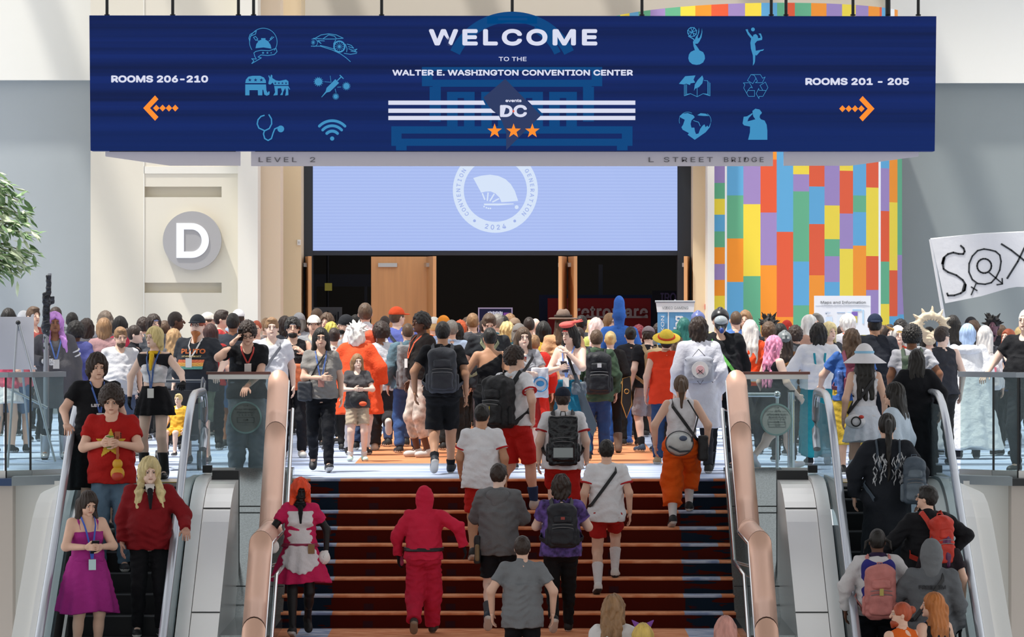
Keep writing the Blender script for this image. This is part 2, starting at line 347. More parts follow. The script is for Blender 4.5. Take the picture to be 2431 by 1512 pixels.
m = MB(); m.box(xx(1673, 79), xx(1680, 79), 78.93, 79.0, zz(734, 79), zz(722, 79)); m.build('alarm_body', mat('red_plastic', '#c8392b', rough=.4), t)

# LED screen over the doors
LEDM = mat('lilac_screen', '#a9bcf0', emit=1.0)
n, l = LEDM.node_tree.nodes, LEDM.node_tree.links
tc2 = n.new('ShaderNodeTexCoord'); s2 = n.new('ShaderNodeSeparateXYZ'); l.new(tc2.outputs['Object'], s2.inputs[0])
mx = n.new('ShaderNodeMix'); mx.data_type = 'RGBA'; l.new(math_n(n, l, 'MULTIPLY', math_n(n, l, 'ADD', math_n(n, l, 'SINE', math_n(n, l, 'MULTIPLY', s2.outputs['Z'], 110)), 1.0), .5), mx.inputs[0])
mx.inputs[6].default_value = (*rgb('#a6b9ee'), 1); mx.inputs[7].default_value = (*rgb('#aec1f3'), 1); l.new(mx.outputs[2], n['Principled BSDF'].inputs['Emission Color'])
ys = YW - .15
t = thing('led_screen', 'wide glowing lilac screen over the doors showing a pale fan emblem', 'screen', W(1175, 595, ys))
m = MB(); m.box(xx(743, ys), xx(1608, ys), ys, ys + .15, zz(595, ys), 5.6); m.build('panel', LEDM, t)
M_em = mat('screen_white', '#d5e3f8', emit=1.0); M_eb = mat('screen_lilac', '#9fb1e6', emit=1.0)
def ring(m, cx, cy, r0, r1, Y, d=.01, n=72, a0=0, a1=360, mi=0):
    vs = []; fs = []
    for k in range(n + 1):
        a = math.radians(a0 + (a1 - a0) * k / n)
        for r in (r0, r1): x, _, z = W(cx + r * math.cos(a), cy - r * math.sin(a), Y); vs += [(x, Y, z), (x, Y + d, z)]
    for k in range(n):
        b = k * 4; fs += [(b, b + 2, b + 6, b + 4), (b + 2, b + 3, b + 7, b + 6), (b, b + 4, b + 5, b + 1)]
    m.add(vs, fs, mi)
def poly(m, pts, Y, d=.006, mi=0): m.prism([W(x, y, Y) for x, y in pts], (0, d, 0), mi)
def stroke(m, pts, w, Y, d=.006, mi=0, closed=False):
    pts = [Vector(p) for p in pts]
    for a, b in zip(pts, pts[1:] + ([pts[0]] if closed else [])):
        t = (b - a)
        if t.length < 1e-6: continue
        nn = Vector((-t.y, t.x)).normalized() * w / 2; e = t.normalized() * w * .25; a = a - e; b = b + e
        poly(m, [a + nn, b + nn, b - nn, a - nn], Y, d, mi)
yq = ys - .012
m = MB(); ring(m, 1176, 451.5, 75, 101, yq); m.build('emblem_ring', M_em, t)
m = MB()
arc = lambda cx, cy, rx, ry, a0, a1, n=18: [(cx + rx * math.cos(math.radians(a0 + (a1 - a0) * k / n)), cy - ry * math.sin(math.radians(a0 + (a1 - a0) * k / n))) for k in range(n + 1)]
S3 = 6.3; c3 = lambda u, v: (1000 + u / S3, 380 + v / S3)
poly(m, [c3(*p) for p in [(778, 268), (900, 232), (1030, 218), (1150, 235), (1260, 285), (1340, 360), (1400, 460), (1450, 610), (1200, 630), (1170, 560), (1110, 500), (1040, 468), (960, 470), (897, 488)]], yq)
for a, b in (((915, 500), (950, 590)), ((1000, 490), (988, 605)), ((1090, 508), (1028, 610)), ((1160, 578), (1068, 625))): stroke(m, [c3(*a), c3(*b)], 3.2, yq)
poly(m, [c3(*p) for p in [(935, 650), (1380, 648), (1385, 660), (1160, 678), (945, 676)]], yq)
for p in ((940, 695), (975, 712), (1005, 722), (1035, 722)): ring(m, *c3(*p), 0, 2, yq, n=8)
ring(m, *c3(1427, 704), 0, 4.6, yq, n=20); m.build('fan_emblem', M_em, t)
def ring_text(body, R, a_c, dang, flip, size, M, cx, cy, Y, parent, bold=0.0):
    nn = len(body)
    for i, ch in enumerate(body):
        if ch == ' ': continue
        a = a_c + dang * (i - (nn - 1) / 2) * (-1 if not flip else 1); ar = math.radians(a)
        x, _, z = W(cx + R * math.cos(ar), cy - R * math.sin(ar), Y)
        o = text('letter', ch, size, (x, Y, z), M, parent, bold=bold); o.rotation_euler = (math.pi / 2, -(ar - (math.pi / 2 if not flip else -math.pi / 2)), 0)
ring_text('CONVENTION', 88, 184, 7.9, False, .135, M_eb, 1176, 451.5, yq - .008, t, .002)
ring_text('GENERATION', 88, -4, 7.9, False, .135, M_eb, 1176, 451.5, yq - .008, t, .002)
ring_text('2024', 88, 270, 9, True, .16, M_eb, 1176, 451.5, yq - .008, t, .003)
m = MB(); ring(m, 1126.5, 524, 0, 3.4, yq - .008, n=14); m.build('emblem_dot', M_eb, t); m = MB(); ring(m, 1222, 524.5, 0, 3.4, yq - .008, n=14); m.build('emblem_dot', M_eb, t)
# door frame
m = MB(); m.box(xx(720, YW), xx(743, YW), YW - .12, YW + .3, 0, 5.7); m.box(xx(1608, YW), xx(1640, YW), YW - .12, YW + .3, 0, 5.7); m.box(xx(730, YW), xx(1640, YW), YW - .1, YW + .3, zz(606, YW), zz(594, YW)); struct(m.build('door_frame', M_frame))
# door leaves: swung into the lobby
def leaf(i, hx, ang, w=1.0):
    """hinge column in px, angle in degrees from the wall plane towards the camera"""
    x0 = xx(hx, YW); z1 = zz(608, YW); a = math.radians(ang)
    t = link('door_%d' % i, None, None, (x0, YW - .12, 0)); t['kind'] = 'structure'
    d = Vector((math.cos(a), -math.sin(a), 0)); nn = Vector((-d.y, d.x, 0)) * .03
    m = MB(); c = Vector((x0, YW - .12, z1 / 2)) + d * w / 2; m.obox(c, d * w / 2, nn, (0, 0, z1 / 2 - .01)); m.build('leaf', M_wood, t)
    m = MB(); c2 = Vector((x0, YW - .12, z1 - .16)) + d * .3 - nn * 1.9; m.obox(c2, d * .17, nn * .9, (0, 0, .035)); m.tube([c2, c2 + Vector((0, .25, .05)) - d * .1], .012, 6); m.build('door_closer', M_steel, t)
    m = MB(); c3_ = Vector((x0, YW - .12, 1.05)) + d * (w - .1) - nn * 1.9; m.tube([c3_ + Vector((0, 0, -.2)), c3_ + Vector((0, 0, .2))], .015, 8); m.build('handle', M_chrome, t)
leaf(1, 729, 84, .95); leaf(2, 882, 3, 1.02); leaf(3, 1016, 82, 1.0); leaf(4, 1342, 96, 1.0); leaf(5, 1352, 84, .9); leaf(6, 1633, 95, .95)
# hall furniture in the dark
def sign_board(name, label, x0, x1, y0, y1, Y, col, cat='banner'):
    t = thing(name, label, cat, (xx((x0 + x1) / 2, Y), Y, 0)); m = MB(); m.box(xx(x0, Y), xx(x1, Y), Y, Y + .03, zz(y1, Y), zz(y0, Y)); m.build('panel', mat(name + '_cloth', col, rough=.8, emit=0), t)
    m = MB()
    for x in (x0 + 3, x1 - 3): m.tube([(xx(x, Y), Y + .05, 0), (xx(x, Y), Y + .05, zz(y0, Y))], .02, 6)
    m.build('frame', M_black, t); return t
t = sign_board('trade_banner', 'red cloth banner with large pale block letters in the dark hall', 1300, 1545, 708, 812, 86, '#8f1714')
M_pal = mat('pale_print', '#b9a79a', rough=.8)
text('lettering', 'retroware', .42, (xx(1452, 85.95), 85.95, zz(741, 86)), M_pal, t, bold=.012, width=xx(1538, 86) - xx(1366, 86), space=1.1)
m = MB(); m.box(xx(1366, 86), xx(1538, 86), 85.95, 85.98, zz(755, 86), zz(750, 86)); m.build('underline', M_pal, t)
t = sign_board('blue_backdrop', 'dark blue cloth backdrop behind the red trade banner', 1280, 1560, 700, 810, 86.6, '#14243f', 'backdrop')
t = sign_board('black_booth_panel', 'black booth panel with faint purple lettering by the door', 1548, 1625, 690, 800, 85, '#0b0b0e', 'panel')
text('lettering', 'IRON', .32, (xx(1594, 84.9), 84.9, zz(706, 85)), mat('dim_purple', '#4a3f5c'), t, bold=.006, width=.42)
t = sign_board('pale_hall_poster', 'pale poster with black marks on the wall of the dark hall', 742, 812, 729, 800, 87, '#8b8b86', 'poster')
m = MB()
for i, (x, y0, y1) in enumerate(((778, 738, 760), (784, 742, 765), (790, 746, 762), (796, 748, 768), (803, 740, 762))): m.box(xx(x - 1.5, 86.9), xx(x + 1.5, 86.9), 86.9, 86.95, zz(y1, 86.9), zz(y0, 86.9))
m.build('print', M_black, t)
t = thing('exit_light', 'small dim yellow lamp on a pole in the dark hall', 'lamp', (xx(780, 88), 88, zz(681, 88)))
m = MB(); m.box(xx(771, 88), xx(788, 88), 88, 88.05, zz(690, 88), zz(672, 88)); m.build('lamp_box', mat('dim_yellow', '#7f7535', emit=.6), t)
m = MB(); m.tube([(xx(778, 88), 88.1, 0), (xx(778, 88), 88.1, 4.0)], .03, 8); m.build('pole', M_black, t)
t = thing('hall_rail', 'dark blue truss rail crossing behind the far left doorway', 'truss', (xx(800, 89), 89, 0))
m = MB(); m.box(xx(735, 89), xx(880, 89), 89, 89.1, zz(680, 89), zz(651, 89)); m.build('panel', mat('navy_panel', '#181c26'), t)
m = MB(); m.box(xx(745, 89), xx(752, 89), 89, 89.1, 0, zz(680, 89)); m.box(xx(865, 89), xx(872, 89), 89, 89.1, 0, zz(680, 89)); m.build('legs', M_black, t)
t = thing('hall_column', 'tall thin black stand in the right doorway of the hall', 'stand', (xx(1427, 88), 88, 0))
m = MB(); m.box(xx(1421, 88), xx(1431, 88), 88, 88.1, 0, zz(628, 88)); m.build('column', M_black, t)
t = thing('television', 'lit screen with white frame showing a game title inside the doorway', 'television', (xx(1176, 82), 82, 0))
m = MB(); m.box(xx(1135, 82), xx(1217, 82), 82, 82.06, zz(795, 82), zz(730, 82)); m.build('bezel', mat('pale_bezel', '#b9a6c4', emit=.6), t)
m = MB(); m.box(xx(1138, 82), xx(1214, 82), 81.98, 82, zz(792, 82), zz(733, 82)); m.build('screen', mat('screen_dark', '#1c1c34', emit=1.0), t)
m = MB()
for i in range(9): m.box(xx(1158 + i * 4, 82), xx(1161 + i * 4, 82), 81.97, 81.98, zz(752 + (i % 3), 82), zz(740 - (i % 2), 82))
m.build('title', mat('screen_title', '#c9c6d8', emit=1.0), t)
m = MB(); m.box(xx(1195, 82), xx(1209, 82), 81.965, 81.975, zz(757, 82), zz(742, 82)); m.build('logo', mat('screen_purple', '#6f3f86', emit=1.0), t)
m = MB(); m.box(xx(1170, 82), xx(1182, 82), 82.06, 82.12, 0, zz(760, 82)); m.build('stand', M_black, t)

# ------------------------------------------------------------------ hanging LED banner
YB = 50.0
BM = mat('blue_led_face', '#0d2a70', emit=1.0)
n, l = BM.node_tree.nodes, BM.node_tree.links
tb = n.new('ShaderNodeTexCoord'); mp = n.new('ShaderNodeMapping'); l.new(tb.outputs['Object'], mp.inputs[0]); mp.inputs['Scale'].default_value = (.02, 1, 3.1)
nz = n.new('ShaderNodeTexNoise'); nz.inputs['Scale'].default_value = 2.4; nz.inputs['Detail'].default_value = 6; l.new(mp.outputs[0], nz.inputs[0])
sp = n.new('ShaderNodeSeparateXYZ'); l.new(tb.outputs['Object'], sp.inputs[0])
cr = n.new('ShaderNodeValToRGB'); l.new(nz.outputs[0], cr.inputs[0]); e = cr.color_ramp.elements
e[0].position = .36; e[0].color = (*rgb('#091b4a'), 1); e[1].position = .62; e[1].color = (*rgb('#0f2768'), 1)
lum = n.new('ShaderNodeMix'); lum.data_type = 'RGBA'; ax = math_n(n, l, 'ABSOLUTE', sp.outputs['X']); 
fz = math_n(n, l, 'MULTIPLY', math_n(n, l, 'SUBTRACT', 4.3, sp.outputs['Z']), .9); fz.node.use_clamp = True
l.new(fz, lum.inputs[0]); l.new(cr.outputs[0], lum.inputs[6]); lum.inputs[7].default_value = (*rgb('#092866'), 1)
l.new(lum.outputs[2], n['Principled BSDF'].inputs['Emission Color']); n['Principled BSDF'].inputs['Roughness'].default_value = .6
t = thing('welcome_banner', 'huge hanging blue display reading WELCOME with white lines, icons and orange arrows', 'sign', (0, 0, 0))
m = MB(); P = [W(212, 36.5, YB), W(2223, 38.5, YB), W(2219, 358.5, YB), W(215, 357.5, YB)]
m.prism(P, (0, .3, 0)); m.build('display_face', BM, t)
m = MB(); m.box(P[0][0] - .01, P[1][0] + .01, YB + .3, YB + .36, P[3][2] + .02, P[0][2] - .02); m.build('back_housing', M_black, t)
yb = YB - .008
M_wht = mat('led_white', '#d9dcf0', emit=1.0); M_org = mat('led_orange', '#ff9030', emit=1.0); M_red = mat('led_red', '#e8502a', emit=1.0)
M_cyan = mat('led_icon_blue', '#3f8fc0', emit=1.0); M_capi = mat('led_capitol_blue', '#04457f', emit=1.0); M_dcs = mat('led_slate', '#2c3a62', emit=1.0)
K2 = 3.575; q2 = lambda u, v: (880 + u / K2, 20 + v / K2)
m = MB(); Yc = YB - .003
R2 = lambda a, b, c, d: poly(m, [q2(a, b), q2(c, b), q2(c, d), q2(a, d)], Yc, .003)
R2(988, 66, 1412, 80); R2(988, 80, 1080, 130); R2(1330, 80, 1412, 130); R2(1080, 100, 1330, 130)
ring(m, *q2(1200, 610), 138, 163, Yc, .003, 40, 26, 154)
ring(m, *q2(1180, 560), 116, 132, Yc, .003, 20, 24, 62)
R2(435, 497, 1965, 530); R2(435, 530, 525, 660); R2(1875, 530, 1965, 660); R2(525, 605, 1875, 665)
R2(500, 665, 595, 960); R2(1802, 665, 1895, 960)
for a, b in ((648, 882), (938, 1170), (1228, 1462), (1515, 1750)): R2(a, 708, b, 760); R2(a, 760, a + 90, 1000); R2(b - 90, 760, b, 1000)
R2(175, 1000, 2222, 1062); R2(175, 1062, 262, 1105); R2(2132, 1062, 2222, 1105); R2(175, 1105, 2222, 1166); R2(215, 1166, 305, 1204); R2(2090, 1166, 2180, 1204)
m.build('building_outline', M_capi, t)
m = MB(); poly(m, [q2(*p) for p in [(1142, 598), (1445, 908), (1150, 1203), (1150, 1060), (1115, 960), (1085, 905), (1040, 870), (1005, 835), (975, 790), (958, 755)]], YB - .012, .004); m.build('district_shape', M_dcs, t)
m = MB()
for y0, y1, xl, xr in ((782, 818, 968, 1345), (850, 886, 1065, 1430), (912, 947, 1100, 1412)):
    poly(m, [q2(150, y0), q2(xl - 12, y0), q2(xl + 6, y1), q2(150, y1)], yb, .004); poly(m, [q2(xr - 14, y0), q2(2246, y0), q2(2246, y1), q2(xr + (22 if y0 < 900 else -4), y1)], yb, .004)
m.build('white_lines', M_wht, t)
def star(m, cx, cy, r, Y, d=.006, rot=0): poly(m, [(cx + (r if k % 2 == 0 else r * .4) * math.sin(math.pi * k / 5 + rot), cy - (r if k % 2 == 0 else r * .4) * math.cos(math.pi * k / 5 + rot)) for k in range(10)], Y, d)
for u in (1052, 1213, 1372):
    m = MB(); star(m, *q2(u, 1040), 18, YB - .018); m.build('star', M_org, t)
wpx = YB / F
def btext(name, body, x, y, h, w, bold, M=M_wht, Y=YB - .014, **k): return text(name, body, h * wpx / .72, W(x, y, Y), M, t, bold=bold, width=w * wpx, depth=.002, **k)
btext('title_lettering', 'WELCOME', 1218, 88.5, 47, 400, .013, space=1.16)
btext('lettering', 'TO THE', 1217, 140, 13.5, 66, .001)
btext('lettering', 'WALTER E. WASHINGTON CONVENTION CENTER', 1217, 172.5, 17, 571, .0042)
btext('lettering', 'ROOMS 206-210', 379, 187.5, 20, 230, .006); btext('lettering', 'ROOMS 201 - 205', 2035, 193.5, 20, 246, .006)
btext('logo_lettering', 'events', 1219, 239, 9, 38, .002, Y=YB - .02); btext('logo_lettering', 'DC', 1219, 263.5, 35, 64, .009, Y=YB - .02)
m = MB(); star(m, 1219, 264, 4, YB - .026); m.build('logo_star', M_red, t)
for s, x0, yv in ((-1, 340, 256.5), (1, 2076, 258)):
    m = MB(); poly(m, [(x0, yv), (x0 - s * 28, yv - 30), (x0 - s * 36, yv - 21), (x0 - s * 16, yv), (x0 - s * 36, yv + 21), (x0 - s * 28, yv + 30)], YB - .016)
    for k in range(4): cx = x0 - s * (31 + 15 * k); poly(m, [(cx - 7.6, yv), (cx, yv - 8), (cx + 7.6, yv), (cx, yv + 8)], YB - .016)
    m.build('arrow', M_org, t)
# icons
A4 = lambda u, v: (560 + u / 5.041, 50 + v / 5.04); A5 = lambda u, v: (1580 + u / 5.04, 50 + v / 5.04); YI = YB - .012
def icon(name, fn):
    m = MB(); fn(m); m.build(name, M_cyan, t)
def circ(m, c, r0, r1, a0=0, a1=360, n=36): ring(m, c[0], c[1], r0, r1, YI, .005, n, a0, a1)
def pl(m, q, pts): poly(m, [q(*p) for p in pts], YI, .005)
def stk(m, q, pts, w=1.6, closed=False): stroke(m, [q(*p) for p in pts], w, YI, .005, 0, closed)
def i_chef(m):
    circ(m, A4(328, 250), 32, 33.4, -38, 215, 50)
    pl(m, A4, [(235, 325), (245, 275), (275, 235), (305, 222), (300, 205), (355, 205), (352, 222), (385, 240), (415, 285), (425, 330), (330, 315)])
    stk(m, A4, [(210, 195), (235, 183), (262, 215), (240, 232), (210, 195)]); stk(m, A4, [(250, 222), (275, 245)]); stk(m, A4, [(455, 190), (395, 240)]); stk(m, A4, [(435, 185), (410, 212), (425, 222)])
    stk(m, A4, [(215, 380), (240, 362), (300, 350), (400, 355), (480, 325), (492, 365), (460, 400), (380, 412), (300, 405), (265, 430), (305, 440), (190, 508), (215, 475), (188, 450), (245, 455), (225, 420), (215, 380)])
    stk(m, A4, [(165, 240), (155, 205), (170, 160), (245, 115), (235, 155), (175, 180), (165, 240)])
    for u, r in ((325, 3.6), (377, 3.3), (422, 2.2)): star(m, *A4(u, 380), r, YI, .005)
def i_car(m):
    stk(m, A4, [(930, 215), (1020, 165), (1110, 152), (1200, 165), (1285, 205), (1180, 215), (1040, 215), (930, 205)]); stk(m, A4, [(1045, 210), (1110, 165), (1180, 180), (1200, 205)])
    stk(m, A4, [(900, 300), (1010, 300), (1150, 345), (1250, 390), (1320, 440), (1370, 485)]); stk(m, A4, [(1010, 292), (1090, 310), (1175, 335), (1170, 270), (1195, 225)]); stk(m, A4, [(975, 235), (1020, 270), (985, 232), (1060, 238)])
    circ(m, A4(930, 258), 8.6, 9.8, -90, 120, 20); circ(m, A4(1238, 305), 11, 14.5, 0, 360, 30); circ(m, A4(1238, 305), 0, 3, 0, 360, 10)
    for k in range(12):
        a = k * math.pi / 6; c = A4(1238, 305); stroke(m, [(c[0] + 3 * math.cos(a), c[1] + 3 * math.sin(a)), (c[0] + 10.5 * math.cos(a), c[1] + 10.5 * math.sin(a))], .8, YI, .005)
        c = A4(925, 255); stroke(m, [(c[0], c[1]), (c[0] + 5 * math.cos(a), c[1] + 6 * math.sin(a))], .7, YI, .005)
    stk(m, A4, [(1310, 275), (1330, 330), (1325, 370)]); stk(m, A4, [(1330, 275), (1380, 290), (1410, 325), (1345, 305)]); stk(m, A4, [(1350, 330), (1400, 350), (1450, 335), (1420, 360), (1450, 372), (1375, 358)]); stk(m, A4, [(1295, 385), (1370, 398), (1445, 385)])
def i_beasts(m):
    pl(m, A4, [(112, 742), (120, 700), (150, 665), (200, 655), (290, 655), (335, 675), (358, 712), (360, 742)])
    pl(m, A4, [(112, 758), (360, 758), (365, 830), (380, 860), (390, 840), (405, 845), (400, 880), (370, 893), (340, 880), (328, 822), (318, 822), (316, 888), (265, 888), (262, 826), (162, 826), (162, 888), (112, 888)])
    pl(m, A4, [(388, 745), (400, 690), (388, 655), (398, 648), (410, 675), (422, 640), (436, 650), (436, 682), (480, 710), (520, 716), (600, 700), (628, 720), (630, 765), (455, 765), (440, 735), (415, 758), (395, 758)])
    pl(m, A4, [(458, 776), (628, 776), (648, 815), (642, 822), (625, 795), (628, 885), (590, 893), (600, 840), (590, 800), (565, 850), (560, 885), (530, 885), (552, 845), (540, 802), (500, 806), (500, 885), (448, 890), (470, 850)])
def i_needle(m):
    pl(m, A4, [(1022, 910), (1075, 840), (1085, 800), (1190, 695), (1235, 740), (1125, 845), (1085, 855), (1028, 912)]); stk(m, A4, [(1215, 712), (1265, 662)], 2.4); stk(m, A4, [(1245, 648), (1285, 688)], 2.4)
    for u, v, r in ((988, 725, 9), (1322, 778, 7.4), (1195, 902, 5.2)):
        c = A4(u, v); circ(m, c, 0, r, 0, 360, 24)
        for k in range(14): a = k * math.pi / 7; circ(m, (c[0] + (r + 1.6) * math.cos(a), c[1] + (r + 1.6) * math.sin(a)), 0, 1.0, 0, 360, 6)
    stk(m, A4, [(1060, 725), (1140, 732), (1128, 655)], 1); stk(m, A4, [(1215, 790), (1258, 788)], 1.2); stk(m, A4, [(1188, 812), (1198, 855)], 1.2)
def i_steth(m):
    stk(m, A4, [(340, 1128), (300, 1140), (265, 1180), (255, 1230), (275, 1280), (345, 1312), (400, 1285), (428, 1230), (425, 1170), (395, 1120)], 3); stk(m, A4, [(342, 1310), (330, 1350), (345, 1405), (385, 1428), (425, 1405), (445, 1340), (465, 1290), (510, 1270)], 3)
    circ(m, A4(537, 1290), 0, 8, 0, 360, 24)
def i_wifi(m):
    c = A4(1152, 1405)
    for r0, r1, w in ((14, 21, 46), (27, 33.5, 48), (39, 45.5, 46)):
        circ(m, c, r0, r1, 90 - w, 90 + w, 24)
        for sg in (-1, 1): a = math.radians(90 + sg * w); rm = (r0 + r1) / 2; circ(m, (c[0] + rm * math.cos(a), c[1] - rm * math.sin(a)), 0, (r1 - r0) / 2, 0, 360, 14)
    circ(m, c, 0, 5, 0, 360, 20)
for nm, fn in (('dining_icon', i_chef), ('car_icon', i_car), ('elephant_donkey_icon', i_beasts), ('syringe_icon', i_needle), ('stethoscope_icon', i_steth), ('signal_icon', i_wifi)): icon(nm, fn)
def i_statue(m):
    circ(m, A5(318, 130), 9.6, 11.4); stk(m, A5, [(265, 150), (375, 110)]); stk(m, A5, [(300, 75), (345, 185)]); stk(m, A5, [(345, 75), (290, 185)]); stk(m, A5, [(262, 110), (370, 160)]); stk(m, A5, [(275, 180), (335, 215), (350, 245)], 2.4)
    pl(m, A5, [(400, 78), (404, 130), (385, 185), (388, 210), (410, 195), (430, 140), (436, 88), (440, 130), (430, 195), (405, 245), (385, 270), (352, 272), (380, 310), (404, 345), (400, 360), (355, 360), (335, 300), (328, 245), (345, 232), (365, 185), (385, 160)])
    pl(m, A5, [(300, 370), (340, 350), (405, 350), (450, 372), (468, 410), (472, 450), (450, 495), (410, 518), (370, 524), (320, 515), (285, 485), (272, 445), (280, 400)])
def i_volley(m):
    circ(m, A5(1046, 100), 0, 4.5, 0, 360, 18)
    pl(m, A5, [(957, 100), (985, 98), (990, 125), (1020, 165), (1045, 190), (1052, 165), (1080, 155), (1102, 175), (1108, 205), (1138, 200), (1130, 170), (1112, 150), (1140, 148), (1158, 195), (1155, 225), (1095, 238), (1068, 270), (1075, 305), (1080, 355), (1135, 345), (1180, 335), (1165, 355), (1135, 360), (1090, 412), (1075, 405), (1070, 485), (1062, 510), (1045, 533), (1048, 480), (1045, 410), (1022, 330), (1015, 260), (1025, 210), (985, 160)])
def i_book(m):
    pl(m, A5, [(160, 750), (235, 660), (358, 650), (335, 700), (355, 735), (300, 745), (292, 765), (250, 750), (215, 758)])
    pl(m, A5, [(340, 835), (350, 760), (385, 705), (440, 650), (454, 690), (440, 745), (400, 790), (355, 808)])
    for k in range(3):
        o = k * 14; stk(m, A5, [(225 + o, 760), (225 + o, 895 - o * .7), (300, 868), (378, 905)], 1.2); stk(m, A5, [(532 - o, 740 - o), (532 - o, 895 - o * .7), (450, 868), (378, 905)], 1.2)
    stk(m, A5, [(378, 800), (378, 905)], 1.2); stk(m, A5, [(460, 710), (500, 715)], 1.2)
def i_recycle(m):
    stk(m, A5, [(980, 712), (1022, 640), (1135, 640), (1162, 685), (1192, 668), (1158, 738), (1075, 738), (1100, 720), (1062, 648), (1022, 640)], 1.1); stk(m, A5, [(980, 712), (1045, 748), (1085, 680)], 1.1)
    stk(m, A5, [(930, 740), (1005, 738), (1040, 800), (1018, 790), (985, 830), (1065, 830), (1065, 900), (992, 900), (935, 800), (950, 760), (930, 740)], 1.1); stk(m, A5, [(985, 830), (970, 865)], 1.1)
    stk(m, A5, [(1130, 770), (1195, 730), (1225, 795), (1165, 900), (1120, 900), (1118, 928), (1085, 868), (1115, 805), (1118, 828), (1205, 830)], 1.1); stk(m, A5, [(1130, 770), (1165, 830)], 1.1)
def i_heart(m):
    circ(m, A5(265, 1190), 19.6, 20.6, 60, 200, 30); circ(m, A5(450, 1190), 18.2, 19.2, -10, 60, 20)
    pl(m, A5, [(165, 1140), (200, 1110), (265, 1100), (330, 1125), (350, 1150), (310, 1190), (300, 1230), (310, 1275), (345, 1275), (352, 1320), (365, 1352), (395, 1345), (415, 1290), (440, 1255), (465, 1235), (480, 1270), (500, 1250), (515, 1270), (545, 1205), (530, 1270), (480, 1330), (350, 1420), (265, 1360), (280, 1340), (205, 1300), (190, 1270), (210, 1240), (230, 1180), (190, 1160)])
    pl(m, A5, [(380, 1125), (420, 1102), (480, 1108), (522, 1135), (460, 1135), (400, 1130)]); stk(m, A5, [(335, 1190), (395, 1210), (415, 1255)], 1.5)
def i_salute(m):
    pl(m, A5, [(1040, 1075), (1075, 1048), (1125, 1058), (1153, 1095), (1145, 1112), (1132, 1120), (1125, 1150), (1140, 1175), (1185, 1190), (1210, 1240), (1218, 1310), (1218, 1420), (988, 1420), (1010, 1330), (1012, 1262), (940, 1248), (922, 1225), (935, 1145), (975, 1140), (1038, 1100), (1042, 1112), (995, 1160), (980, 1200), (1020, 1190), (1075, 1175), (1050, 1140), (1042, 1100)])
for nm, fn in (('trophy_icon', i_statue), ('volleyball_icon', i_volley), ('book_icon', i_book), ('recycling_icon', i_recycle), ('heart_globe_icon', i_heart), ('saluting_icon', i_salute)): icon(nm, fn)
m = MB()
for u in (167, 235, 305): star(m, *A4(u, 705), 4.6, YI - .004, .003)
for u in (472, 514, 557, 600): star(m, *A4(u, 743), 3.2, YI - .004, .003)
m.build('icon_stars', BM, t)
# hanging rods
for i, x in enumerate((254, 410, 566, 602, 906, 1216, 1524, 1831, 1866, 2025, 2108, 2180)):
    r = thing('hanging_rod', 'dark steel rod holding up the hanging blue display', 'rod', (xx(x, YB + .15), YB + .15, zz(37, YB)), group='rods holding the hanging display')
    m = MB(); m.tube([(xx(x, YB + .15), YB + .15, zz(36, YB)), (xx(x, YB + .15), YB + .15, 9.2)], .018 if i != 10 else .03, 8); m.build('rod', M_black, r)
    m = MB(); m.tube([(xx(x, YB + .15), YB + .15, zz(35.6, YB)), (xx(x, YB + .15), YB + .15, zz(32, YB))], .03, 8); m.build('collar', M_black, r)
# grey direction signs hung under the display
M_let = mat('dark_letter', '#6d6c72')
def under(label, pts, words=()):
    t2 = thing('hanging_sign', label, 'sign', W(pts[0][0], pts[0][1], YB + .1)); m = MB(); m.prism([W(x, y, YB + .1) for x, y in pts], (0, .08, 0)); m.build('sign_plate', M_panelgrey, t2)
    m = MB(); xs_ = [p[0] for p in pts]; m.box(xx(min(xs_) + 10, YB + .14), xx(max(xs_) - 10, YB + .14), YB + .12, YB + .16, zz(361, YB), zz(357, YB)); m.build('mounting_bar', M_black, t2)
    for wd, x, w in words: text('lettering', wd, 16 * wpx / .72, W(x, 379, YB + .09), M_let, t2, width=w * wpx, space=1.3, depth=.002)
under('grey tapered metal sign plate under the left end of the display', [(250, 360), (570, 360), (570, 393), (402, 393), (250, 371)])
under('long grey metal sign plate under the display reading LEVEL 2 and L STREET BRIDGE', [(596, 360), (1835, 360), (1835, 394), (596, 394)], (('LEVEL', 659, 90), ('2', 742, 12), ('L', 1546, 12), ('STREET', 1634, 116), ('BRIDGE', 1766, 94)))
under('grey tapered metal sign plate under the right end of the display', [(1861, 360), (2181, 360), (2181, 371), (2020, 393), (1861, 393)])

